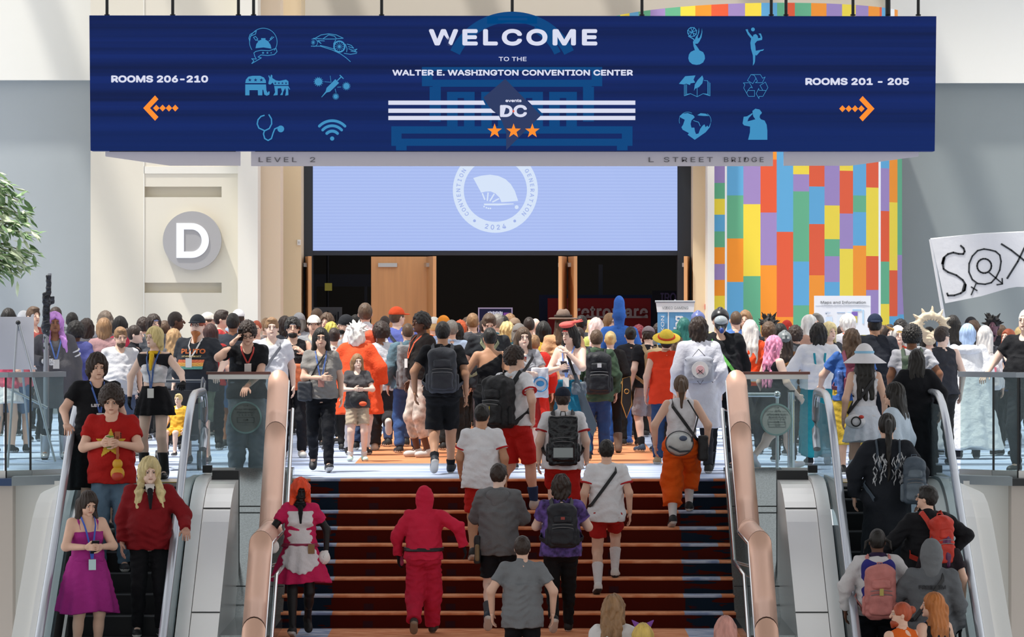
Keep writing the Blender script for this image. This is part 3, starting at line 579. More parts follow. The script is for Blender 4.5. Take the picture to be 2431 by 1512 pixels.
# ------------------------------------------------------------------ escalators
def escalator(label, xc_):
    t = thing('escalator', label, 'escalator', (xc_, 47, 0))
    ys_ = [41 + .1 * k for k in range(0, 101)]
    # steps
    y = 50.0
    k = 0
    while y > 42.0:
        zt_ = zesc(y - RE); m = MB(); m.box(xc_ - .5, xc_ + .5, y - RE, y, zt_ - .21, zt_)
        m.box(xc_ - .5, xc_ + .5, y - RE - .005, y - RE + .02, zt_ - .012, zt_ + .002, 1)
        m.build('step', [M_rubber, mat('step_edge', '#55585b', rough=.5, metal=.6)], t); y -= RE; k += 1
    # on the slope the steps follow the same line, 0.2 m riser each
    def strip(name, x0, x1, zo0, zo1, M, ya=41.0, yb_=50.4, parent=None, open_top=None):
        m = MB(); pts = [q for q in ys_ if ya <= q <= yb_]; vs = []; fs = []
        for q in pts:
            z = zesc(q); vs += [(x0, q, z + zo0), (x1, q, z + zo0), (x1, q, z + zo1), (x0, q, z + zo1)]
        for i in range(len(pts) - 1):
            a = i * 4; b = a + 4
            for j in range(4): fs.append((a + j, a + (j + 1) % 4, b + (j + 1) % 4, b + j))
        fs += [(3, 2, 1, 0), tuple((len(pts) - 1) * 4 + j for j in range(4))]
        m.add(vs, fs); return m.build(name, M, parent or t)
    for s in (-1, 1):
        xr = xc_ + s * .615
        strip('skirt_panel', xr - s * .09 if s < 0 else xr - .12, xr + .12 if s < 0 else xr + .09 * 0 - .0, -.25, .07, M_steel)
        g = strip('glass_panel', xr - .006, xr + .006, .07, .90, M_glass_d, 41, 50.6)
        # handrail: incline, level run, round newel end
        P = [(xr, q, zesc(q) + .95 + (.08 * min(1, max(0, (q - 46.5) / 2.5)))) for q in [41 + .35 * k for k in range(0, 27)]]
        yE = P[-1][1]; zt_ = P[-1][2]; rr = .34
        P += [(xr, yE + rr * math.sin(a), zt_ - rr + rr * math.cos(a)) for a in [math.pi * k / 10 for k in range(1, 10)]]
        m = MB(); m.tube(P, 1, 12, sec=lambda th: (.044 * math.cos(th), .03 * math.sin(th))); m.build('handrail', M_rail, t)
        m = MB(); m.tube([(p[0] + .0, p[1], p[2] - .045) for p in P[:-6]], .024, 8); m.build('handrail_guide', M_chrome, t)
        # outer deck with rounded shoulder
        strip('outer_deck', min(xr + s * .02, xr + s * .16), max(xr + s * .02, xr + s * .16), -2.1, .10, M_sheet, 41, 50.2)
        m = MB(); m.box(xr + s * .08 - .05, xr + s * .08 + .05, 49.7, 49.85, .12, .2); m.build('sensor_box', M_black, t)
    m = MB(); m.box(xc_ - .6, xc_ + .6, 49.95, 50.9, -.02, .004); m.build('comb_plate', M_steel, t)
    m = MB(); m.box(xc_ - .5, xc_ + .5, 49.9, 49.97, -.02, .008); m.build('comb_edge', mat('yellow_edge', '#b59a35', rough=.6), t)
    m = MB(); m.add([(xc_ - .7, y, zesc(y) - .5) for y in (41, 50.4)] + [(xc_ + .7, y, zesc(y) - .5) for y in (50.4, 41)] + [(xc_ - .7, y, zesc(y) - .8) for y in (41, 50.4)] + [(xc_ + .7, y, zesc(y) - .8) for y in (50.4, 41)], [(0, 1, 2, 3), (4, 5, 6, 7), (0, 4, 7, 3), (1, 5, 6, 2)]); m.build('truss', M_black, t)
    return t
escalator('descending escalator carrying people down beside the left wall', -4.09); escalator('ascending escalator carrying people up beside the right wall', 4.045)

def slope_strip(m, x0, x1, zo, th, ya=41.0, mi=0):
    """slab parallel to the stair: slope, flat beside the landing, slope again"""
    sl = RISE / RUN; pts = [(51.3, zo), (Y0, zo), (YL, zo + ZL), (YL2, zo + ZL), (ya, zo + ZL - sl * (YL2 - ya))]
    vs = []; fs = []
    for y, z in pts: vs += [(x0, y, z - th), (x1, y, z - th), (x1, y, z), (x0, y, z)]
    for i in range(len(pts) - 1):
        a = i * 4; b = a + 4
        for j in range(4): fs.append((a + j, b + j, b + (j + 1) % 4, a + (j + 1) % 4))
    fs += [(0, 1, 2, 3), (19, 18, 17, 16)]; m.add(vs, fs, mi)
for s, gx0, gx1, sx0, sx1, side in ((-1, -3.16, -2.50, -3.31, -3.165, 'left'), (1, 2.43, 3.08, 3.085, 3.265, 'right')):
    t = thing('stair_curb', 'polished dark granite curb running down the %s side of the stairs' % side, 'curb', ((gx0 + gx1) / 2, 48, 0))
    m = MB(); slope_strip(m, gx0, gx1, .12, .9); m.build('granite_slab', M_granite, t)
    m = MB(); xj = (gx0 + gx1) / 2 - s * .05; slope_strip(m, xj - .006, xj + .006, .124, .1)
    for y in (50.3, 48.9): m.obox(((gx0 + gx1) / 2, y, .123 - (Y0 - y) * .5774), ((gx1 - gx0) / 2, 0, 0), (0, .006, 0), (0, 0, .006))
    m.build('joint', M_black, t)
    sx0, sx1 = (-3.31, -3.02) if s < 0 else (2.93, 3.265)
    t = thing('inclined_panel', 'brushed steel sloping panel between the granite curb and the %s escalator' % side, 'panel', ((sx0 + sx1) / 2, 48, 0))
    P = [(41 + 8.3 * k / 40, zesc(41 + 8.3 * k / 40) + .06) for k in range(41)]
    m = MB(); m.prism([(sx0, y, z) for y, z in P] + [(sx0, y, z - 1.75) for y, z in reversed(P)], (sx1 - sx0, 0, 0)); m.build('steel_sheet', M_sheet, t)
    for y in (47.9, 46.15, 44.4): m = MB(); m.obox(((sx0 + sx1) / 2, y, zesc(y) + .062), ((sx1 - sx0) / 2, 0, 0), (0, .006, 0), (0, 0, .006)); m.build('joint', M_black, t)
    m = MB(); m.box(sx0, sx1, 49.31, 49.5, -1.9, .16); m.build('recess', M_black, t)
    # copper capped balustrade
    if s < 0: path = [(-2.685, 51.35, 1.21), (-2.635, 48.62, -.36), (-2.60, 48.30, -.36), (-2.59, 46.04, -.36), (-2.56, 41.5, -2.98)]
    else: path = [(2.58, 51.35, 1.21), (2.58, 48.62, -.36), (2.565, 48.30, -.36), (2.556, 46.04, -.36), (2.52, 41.5, -2.98)]
    t = thing('copper_balustrade', 'wide copper-clad balustrade cap descending the %s side of the stairs' % side, 'balustrade', (path[0][0], 48, 0))
    sec = lambda th: (.122 * math.cos(th), .15 * math.sin(th) if math.sin(th) > 0 else .035 * math.sin(th))
    def capsec(m, P, grow=1.0):
        vs = []; fs = []; nn = 20
        for i, p in enumerate(P):
            for k in range(nn):
                th = 2 * math.pi * k / nn; ex, ez = sec(th); vs.append((p[0] + ex * grow, p[1], p[2] + (ez - .12) * grow))
        for i in range(len(P) - 1):
            for k in range(nn): fs.append((i * nn + k, i * nn + (k + 1) % nn, (i + 1) * nn + (k + 1) % nn, (i + 1) * nn + k))
        fs += [tuple(range(nn)), tuple((len(P) - 1) * nn + k for k in range(nn - 1, -1, -1))]; m.add(vs, fs, 0, True)
    def lerp(a, b, f): return tuple(a[i] + (b[i] - a[i]) * f for i in range(3))
    segs = [(path[0], lerp(path[0], path[1], .36)), (lerp(path[0], path[1], .365), path[1]), (path[1], path[2]), (path[2], path[3]), (path[3], lerp(path[3], path[4], .3)), (lerp(path[3], path[4], .305), path[4])]
    for a, b in segs:
        m = MB(); capsec(m, [lerp(a, b, k / 4) for k in range(5)]); o = m.build('cap_section', M_copper, t)
    m = MB()
    for f in (.3625,): q = lerp(path[0], path[1], f); capsec(m, [(q[0], q[1] + .006, q[2] + .004), (q[0], q[1] - .006, q[2] - .004)], 1.012)
    for q in (path[1], path[3], lerp(path[3], path[4], .3025)): capsec(m, [(q[0], q[1] + .004, q[2] + .001), (q[0], q[1] - .004, q[2] - .001)], 1.012)
    m.build('seam', M_seam, t)
    m = MB()
    for a, b in zip(path, path[1:]): m.add([(a[0], a[1], a[2] - .12), (b[0], b[1], b[2] - .12), (b[0], b[1], b[2] - 1.1), (a[0], a[1], a[2] - 1.12)], [(0, 1, 2, 3)])
    m.build('glass_panel', M_glass_d, t)
    m = MB(); m.tube([(p[0] - s * .118, p[1], p[2] - .1) for p in path], .013, 8); m.build('edge_trim', M_chrome, t)
    hr = [(p[0] - s * .17, p[1] - .2, p[2] - .42) for p in path]
    m = MB(); m.tube(hr, .022, 10)
    for p in hr[:4]: m.tube([p, (p[0] + s * .17, p[1], p[2] - .05)], .01, 6)
    m.build('handrail', M_chrome, t)
    # glass guard at the top between balustrade and escalator
    gx = (-3.50, -2.80) if s < 0 else (2.68, 3.41); yg = 51.45
    t = thing('glass_guardrail', 'short glass guard with wood rail and round notice above the %s balustrade' % side, 'railing', ((gx[0] + gx[1]) / 2, yg, 0))
    m = MB(); m.box(gx[0], gx[1], yg - .005, yg + .01, .1, 1.16); m.build('glass_panel', M_glass, t)
    m = MB(); m.box(gx[0] - .02, gx[1] + .02, yg - .07, yg + .06, 1.185, 1.215); m.build('wood_rail', M_brownwood, t)
    m = MB(); m.box(gx[0], gx[1], yg - .045, yg + .03, 1.13, 1.185); m.build('rail_channel', M_steel, t)
    m = MB(); m.box(gx[0] - .02, gx[1] + .02, yg - .04, yg + .04, .0, .11); m.build('base_channel', M_steel, t)
    cxp = 583 if s < 0 else 1843
    cc = W(cxp, 991 if s < 0 else 996, yg - .02)
    m = MB(); m.tube([(cc[0], yg - .012, cc[2]), (cc[0], yg - .006, cc[2])], .185, 40); dsk = m.build('notice_disc', mat('notice_green' if s > 0 else 'notice_dark', '#8d9c9a' if s > 0 else '#5f6b69', rough=.5), t)
    m = MB(); ring(m, cxp, 991 if s < 0 else 996, 34.5, 38.5, yg - .016, .004); m.build('notice_rim', mat('notice_rim', '#6f8f8e'), t)
    ink = mat('notice_ink', '#5b6a69' if s > 0 else '#45504e')
    for wd, yo, w_, h_ in (('DC', -28, 11, 5), ('HOLD ON WITH', -19, 50, 5), ('CONFIDENCE', -12, 42, 5), ('DC', 6, 12, 7)):
        o = text('lettering', wd, h_ * yg / F / .72, W(cxp, (991 if s < 0 else 996) + yo, yg - .018), ink, t, width=w_ * yg / F, depth=.001); o.scale = (-1, 1, 1)
    m = MB(); yy = 991 if s < 0 else 996; stroke(m, [(cxp - 20, yy), (cxp + 20, yy), (cxp + 20, yy + 12), (cxp - 20, yy + 12)], 1, yg - .018, .002, 0, True)
    for k in range(5): stroke(m, [(cxp - 14 + 7 * k, yy - 4), (cxp - 16 + 8 * k, yy - 8)], .8, yg - .018, .002)
    m.build('notice_print', ink, t)
    # black recess and dark panel under the guard
    m = MB(); m.box(gx[0], gx[1], 51.31, 51.42, -.8, -.002); struct(m.build('trim_%s' % ('2' if s < 0 else '3'), M_black))
t = thing('steel_post', 'tall polished steel tube post behind the glass guard near the right escalator', 'post', W(1878, 1105, 52.4))
m = MB(); c = W(1878, 0, 52.2); m.tube([(c[0], 52.2, 0), (c[0], 52.2, .97)], .042, 16); m.build('tube', M_chrome, t)
m = MB(); m.tube([(c[0], 52.2, .965), (c[0], 52.2, .985)], .044, 16); m.build('cap', M_black, t)
for i, (lab, x0, x1) in enumerate((('short chrome queue rail behind the left round glass notice', 555, 640), ('short chrome queue rail behind the right round glass notice', 1775, 1850))):
    t = thing('queue_rail', lab, 'rail', (xx(x0, 52.3), 52.0, 0)); z = zz(937, 52.0); m = MB(); m.tube([(xx(x0, 52.0), 52.0, z), (xx(x1, 52.0), 52.0, z)], .025, 10); m.build('bar', M_chrome, t)
    e = x0 + 12 if i == 0 else x1 - 5; m = MB(); m.ball((xx(e, 52), 52.0, z), .045); m.tube([(xx(e, 52), 52.0, 0), (xx(e, 52), 52.0, z)], .02, 8); m.build('post', M_chrome, t)

# ------------------------------------------------------------------ side floor edges, cladding and glass
for s, side in ((-1, 'left'), (1, 'right')):
    X = lambda v: s * v
    # outer escalator cladding
    def slab(m, xa, xb, zo, ya, yb_, zbot):
        P = [(q, zesc(q) + zo) for q in [ya + (yb_ - ya) * k / 24 for k in range(25)]]
        m.prism([(X(xa), q, z) for q, z in P] + [(X(xa), yb_, zbot), (X(xa), ya, zbot - 4)], (X(xb) - X(xa), 0, 0))
    t = thing('escalator_cladding', 'white angled side cladding rising along the outer edge of the %s escalator' % side, 'cladding', (X(5.0), 47, 0))
    m = MB(); slab(m, 4.78, 4.96, .02, 41, 50.6, -2.0); m.build('inner_panel', M_slopew, t)
    m = MB(); slab(m, 4.96, 5.15, -.06, 41, 50.8, -2.0); m.build('outer_panel', M_white, t)
    wallbox('wall_%s_fascia' % side, M_white, (min(X(5.15), X(5.72)), max(X(5.15), X(5.72)), 50.9, 51.3, -6, -.02))
    wallbox('wall_%s_lower' % side, M_taupe, (min(X(5.66), X(20)), max(X(5.66), X(20)), 50.6, 51.3, -6, -.06))
    m = MB(); m.box(min(X(5.66), X(20)), max(X(5.66), X(20)), 50.5, 51.3, -.06, .02); struct(m.build('trim_%s_edge' % side, mat('edge_blue' if s < 0 else 'edge_black', '#1d3a63' if s < 0 else '#15181b', rough=.4)))
    m = MB(); m.prism([(X(5.66), 50.5, -.06), (X(5.05), 51.05, -.06), (X(5.05), 51.3, -.06), (X(5.66), 51.3, -.06)], (0, 0, .1)); struct(m.build('trim_%s_corner' % side, mat('edge_grey', '#8f979c', rough=.4)))
    # glass guard with a steel top rail, in three panes
    t = thing('glass_balustrade', 'frameless glass balustrade with a flat steel top rail at the far %s' % side, 'railing', (X(5.8), 51, 0))
    pts = [(X(5.16), 51.35), (X(5.50), 51.0), (X(5.76), 50.8), (X(9.0), 50.8)]
    for a, b in zip(pts, pts[1:]):
        d = Vector((b[0] - a[0], b[1] - a[1], 0)); nn = Vector((-d.y, d.x, 0)).normalized() * .007; c = Vector(((a[0] + b[0]) / 2, (a[1] + b[1]) / 2, .6))
        m = MB(); m.obox(c, d / 2 * .985, nn, (0, 0, .56)); m.build('glass_pane', M_glass, t)
        m = MB(); m.obox((c[0], c[1], 1.19), d / 2 * 1.02, nn.normalized() * .045, (0, 0, .03)); m.build('top_rail', mat('rail_grey', '#8b9299', rough=.3, metal=.7), t)
        m = MB(); m.obox((c[0], c[1], .05), d / 2, nn.normalized() * .03, (0, 0, .05)); m.build('base_channel', M_steel, t)
    for p in pts[1:3]:
        m = MB(); m.box(p[0] - .012, p[0] + .012, p[1] - .012, p[1] + .012, 0, 1.16); m.build('edge_clip', M_black, t)
# ------------------------------------------------------------------ figures: smooth solids built from a posed skeleton
def V3(*a): return np.array(a, dtype=np.float64)
def rotm(rx=0, ry=0, rz=0): return np.array(Euler((rx, ry, rz), 'XYZ').to_matrix())
class Fld:
    """a field sampled on a grid; primitives are blended in only where they matter"""
    def __init__(s, lo, hi, h):
        s.h = h; s.lo = np.array(lo) - 3 * h; s.n = np.ceil((np.array(hi) + 3 * h - s.lo) / h).astype(int) + 1
        s.d = np.full(tuple(s.n), .08, dtype=np.float32)
    def sub(s, lo, hi):
        a = np.clip(np.floor((np.array(lo) - s.lo) / s.h).astype(int), 0, s.n); b = np.clip(np.ceil((np.array(hi) - s.lo) / s.h).astype(int) + 1, 0, s.n)
        if (b <= a).any(): return None
        sl = tuple(slice(i, j) for i, j in zip(a, b))
        g = [(s.lo[i] + s.h * np.arange(a[i], b[i])).astype(np.float32).reshape([-1 if k == i else 1 for k in range(3)]) for i in range(3)]
        return sl, g
    def mix(s, sl, e, k, op):
        d = s.d[sl]
        if op == 'u':
            if k > 0: q = np.clip(.5 + .5 * (d - e) / k, 0, 1); d[...] = d * (1 - q) + e * q - k * q * (1 - q)
            else: np.minimum(d, e, out=d)
        else:
            if k > 0: q = np.clip(.5 - .5 * (d + e) / k, 0, 1); d[...] = d * (1 - q) - e * q + k * q * (1 - q)
            else: np.maximum(d, -e, out=d)
    def ell(s, c, r, R=None, k=.02, op='u'):
        c = np.array(c, float); r = np.array(r, float); m = max(r) + .05 + k; q = s.sub(c - m, c + m)
        if q is None: return s
        sl, (x, y, z) = q; x = x - c[0]; y = y - c[1]; z = z - c[2]
        if R is not None: x, y, z = (x * R[0, 0] + y * R[1, 0] + z * R[2, 0], x * R[0, 1] + y * R[1, 1] + z * R[2, 1], x * R[0, 2] + y * R[1, 2] + z * R[2, 2])
        k0 = np.sqrt((x / r[0]) ** 2 + (y / r[1]) ** 2 + (z / r[2]) ** 2); k1 = np.sqrt((x / r[0] ** 2) ** 2 + (y / r[1] ** 2) ** 2 + (z / r[2] ** 2) ** 2) + 1e-6
        s.mix(sl, (k0 * (k0 - 1) / k1).astype(np.float32), k, op); return s
    def cap(s, a, b, ra, rb, k=.02, op='u', cut=None, cuta=None, f=None):
        a = np.array(a, float); b = np.array(b, float); m = max(ra, rb) + .05 + k; q = s.sub(np.minimum(a, b) - m, np.maximum(a, b) + m)
        if q is None: return s
        sl, (x, y, z) = q; ba = b - a; L = ba @ ba + 1e-9
        tt = ((x - a[0]) * ba[0] + (y - a[1]) * ba[1] + (z - a[2]) * ba[2]) / L; t = np.clip(tt, 0, 1)
        e = np.sqrt((x - a[0] - t * ba[0]) ** 2 + (y - a[1] - t * ba[1]) ** 2 + (z - a[2] - t * ba[2]) ** 2) - (ra + (rb - ra) * (t ** f if f else t))
        Ls = math.sqrt(L)
        if cut is not None: e = np.maximum(e, (tt - cut) * Ls)
        if cuta is not None: e = np.maximum(e, (cuta - tt) * Ls)
        s.mix(sl, e.astype(np.float32), k, op); return s
    def box(s, c, r, R=None, rd=.02, k=.01, op='u'):
        c = np.array(c, float); m = float(np.linalg.norm(r)) + .05 + k; q = s.sub(c - m, c + m)
        if q is None: return s
        sl, (x, y, z) = q; x = x - c[0]; y = y - c[1]; z = z - c[2]
        if R is not None: x, y, z = (x * R[0, 0] + y * R[1, 0] + z * R[2, 0], x * R[0, 1] + y * R[1, 1] + z * R[2, 1], x * R[0, 2] + y * R[1, 2] + z * R[2, 2])
        qx = np.abs(x) - r[0] + rd; qy = np.abs(y) - r[1] + rd; qz = np.abs(z) - r[2] + rd
        e = np.sqrt(np.maximum(qx, 0) ** 2 + np.maximum(qy, 0) ** 2 + np.maximum(qz, 0) ** 2) + np.minimum(np.maximum(qx, np.maximum(qy, qz)), 0) - rd
        s.mix(sl, (e + 0 * (x + y + z)).astype(np.float32), k, op); return s
    def cone(s, a, b, A, B, pleat=0, pn=9, k=.03, pw=1.0, ph=0.0, hem=0.0):
        """flared skirt or cape: centre a (top) to b (hem), elliptic radii A to B"""
        a = np.array(a, float); b = np.array(b, float); m = max(*A, *B) + .08
        lo = np.minimum(a, b) - [m, m, .06]; hi = np.maximum(a, b) + [m, m, .06]; q = s.sub(lo, hi)
        if q is None: return s
        sl, (x, y, z) = q; t = np.clip((a[2] - z) / (a[2] - b[2]), -.1, 1.1); tp = np.clip(t, 0, 1) ** pw
        cx = a[0] + (b[0] - a[0]) * t; cy = a[1] + (b[1] - a[1]) * t; rx = A[0] + (B[0] - A[0]) * tp; ry = A[1] + (B[1] - A[1]) * tp
        u = (x - cx) / rx; v = (y - cy) / ry; rho = np.sqrt(u * u + v * v); th = np.arctan2(v, u)
        w = pleat * tp * np.sin(th * pn + ph + 1.3 * np.sin(th * 2 + ph))
        e = (rho - 1 - w) * np.minimum(rx, ry) * .8
        e = np.maximum(e, (t - 1 + hem * np.sin(th * 3 + ph) * .03) * (a[2] - b[2])); e = np.maximum(e, -(t + .02) * (a[2] - b[2]))
        s.mix(sl, e.astype(np.float32), k, 'u'); return s
    def half(s, p, n):                       # keep the side the normal points away from
        n = np.array(n, float); n /= np.linalg.norm(n); x, y, z = s.grid(); np.maximum(s.d, ((x - p[0]) * n[0] + (y - p[1]) * n[1] + (z - p[2]) * n[2]).astype(np.float32), out=s.d); return s
    def grid(s): return [(s.lo[i] + s.h * np.arange(s.n[i])).astype(np.float32).reshape([-1 if k == i else 1 for k in range(3)]) for i in range(3)]
    def wrinkle(s, amp, f=1.0, seed=0):
        x, y, z = s.grid(); p = seed * 1.7
        u = 1.5 * np.sin(z * 9 * f + 2 * x + p) + 1.2 * np.sin(x * 13 * f + 5 * y + 2 * p)
        s.d += (amp * (1.3 * np.sin(x * 24 * f + 2.2 * u + p) * np.sin(z * 27 * f + 9 * x - u) + .9 * np.sin(z * 58 * f + 3 * u + 14 * x * np.sin(3 * p)) * np.sin(x * 19 + 11 * y + p) + .45 * np.sin(y * 38 * f + 66 * f * z + 2.5 * u))).astype(np.float32); return s
    def strands(s, amp, c, nf=17, seed=0):
        x, y, z = s.grid(); th = np.arctan2(y - c[1], x - c[0]); s.d += (amp * np.sin(th * nf + 2.2 * np.sin(z * 22 + seed) + seed)).astype(np.float32); return s
    def lumps(s, amp, f, seed=0):
        x, y, z = s.grid(); s.d += (amp * (np.sin(x * f + seed) * np.sin(y * f + 2 * seed) * np.sin(z * f + 3 * seed) + .5 * np.sin(x * f * 1.9 + seed) * np.sin(y * f * 2.1) * np.sin(z * f * 1.7))).astype(np.float32); return s
    def mesh(s):
        g = vdb.FloatGrid(3.0); g.copyFromArray(np.ascontiguousarray(np.clip(s.d / s.h, -3, 3), dtype=np.float32))
        p, t, q = g.convertToPolygons(isovalue=0.0, adaptivity=0.0)
        return p * s.h + s.lo, q
def add_mesh(name, parts, mats, parent, mi=None):
    """parts: list of (points, quads, material index); quads wound outwards"""
    pts = np.concatenate([p for p, _, _ in parts]); o = 0; F_ = []; MI = []
    for p, q, k in parts: F_.append(q[:, ::-1] + o); MI.append(np.full(len(q), k) if np.isscalar(k) else k); o += len(p)
    F_ = np.concatenate(F_); MI = np.concatenate(MI).astype(np.int32)
    me = bpy.data.meshes.new(name); n = len(F_)
    me.vertices.add(len(pts)); me.vertices.foreach_set('co', pts.astype(np.float32).ravel()); me.loops.add(n * 4); me.loops.foreach_set('vertex_index', F_.astype(np.int32).ravel())
    me.polygons.add(n); me.polygons.foreach_set('loop_start', np.arange(0, n * 4, 4, dtype=np.int32)); me.polygons.foreach_set('loop_total', np.full(n, 4, dtype=np.int32))
    for m_ in mats: me.materials.append(m_)
    me.polygons.foreach_set('material_index', MI); me.polygons.foreach_set('use_smooth', np.ones(n, dtype=bool)); me.update(); me.validate()
    return link(name, me, parent)

# limb directions for the arms: wrist target relative to the shoulder (x outward, y forward is -y), elbow pole
ARMS = {
 'down': ((.09, -.04, -.50), (.25, .6, 0)), 'back': ((.10, .17, -.47), (.3, .9, 0)), 'fwd': ((.07, -.24, -.44), (.3, .8, 0)),
 'out': ((.14, -.05, -.48), (.8, .5, 0)), 'phone': ((-.11, -.29, -.20), (.7, .2, -.6)), 'book': ((-.08, -.30, -.24), (.7, .2, -.6)),
 'rail': ((.16, -.30, -.36), (.7, .6, -.3)), 'reach': ((.28, -.30, -.30), (.6, .5, -.5)), 'ear': ((-.02, -.13, .15), (.8, -.3, -.8)), 'belly': ((-.16, -.22, -.27), (.8, .3, -.5)),
 'strap': ((-.05, -.17, -.10), (.7, .1, -.9)), 'up': ((.10, -.15, .46), (.9, .2, 0)), 'hip': ((.05, .05, -.36), (1, .6, 0)), 'face': ((-.10, -.26, -.02), (.6, -.2, -.9)), 'fold': ((-.22, -.20, -.22), (.8, .2, -.5)),
 'pocket': ((.06, -.03, -.43), (.8, .7, 0)), 'lean': ((-.20, -.36, -.30), (.8, .3, -.3)), 'gun': ((-.02, -.27, -.24), (.8, .3, -.4)), 'carry': ((.06, -.16, -.33), (.4, .8, 0))}
def ik(a, b, l1, l2, pole):
    a = np.array(a, float); b = np.array(b, float); d = b - a; D = np.linalg.norm(d); mx_ = (l1 + l2) * .995
    if D > mx_: b = a + d / D * mx_; d = b - a; D = mx_
    u = d / D; x = (l1 * l1 - l2 * l2 + D * D) / (2 * D); y = math.sqrt(max(l1 * l1 - x * x, 1e-6)); p = np.array(pole, float); p = p - u * (p @ u); p /= (np.linalg.norm(p) + 1e-9)
    return a + u * x + p * y, b
SKIN = {'l': '#dcb39c', 'p': '#e6c5b3', 't': '#bf8f70', 'b': '#8d5f45', 'd': '#5d3c2b', 'k': '#171213'}
HAIRC = {'k': '#17130f', 'd': '#2e211a', 'b': '#54402f', 'l': '#8b6a49', 'y': '#cdb27a', 'w': '#e6e3de', 'g': '#7d7972', 'r': '#a5492a'}
def skinmat(c): return mat('skin', SKIN.get(c, c), rough=.55, noise=.05, nscale=9, spec=.35)
def hairmat(c, rough=.5):
    return mat('hair', HAIRC.get(c, c), rough=rough, noise=.3, nscale=16, stretch=(1, 1, .18), bump=.5, bscale=60, spec=.4)
def cloth(c, rough=.85, noise=.06, **k): return mat('cloth', c, rough=rough, noise=noise, nscale=7, bump=.45, bscale=24, spec=.25, **k)

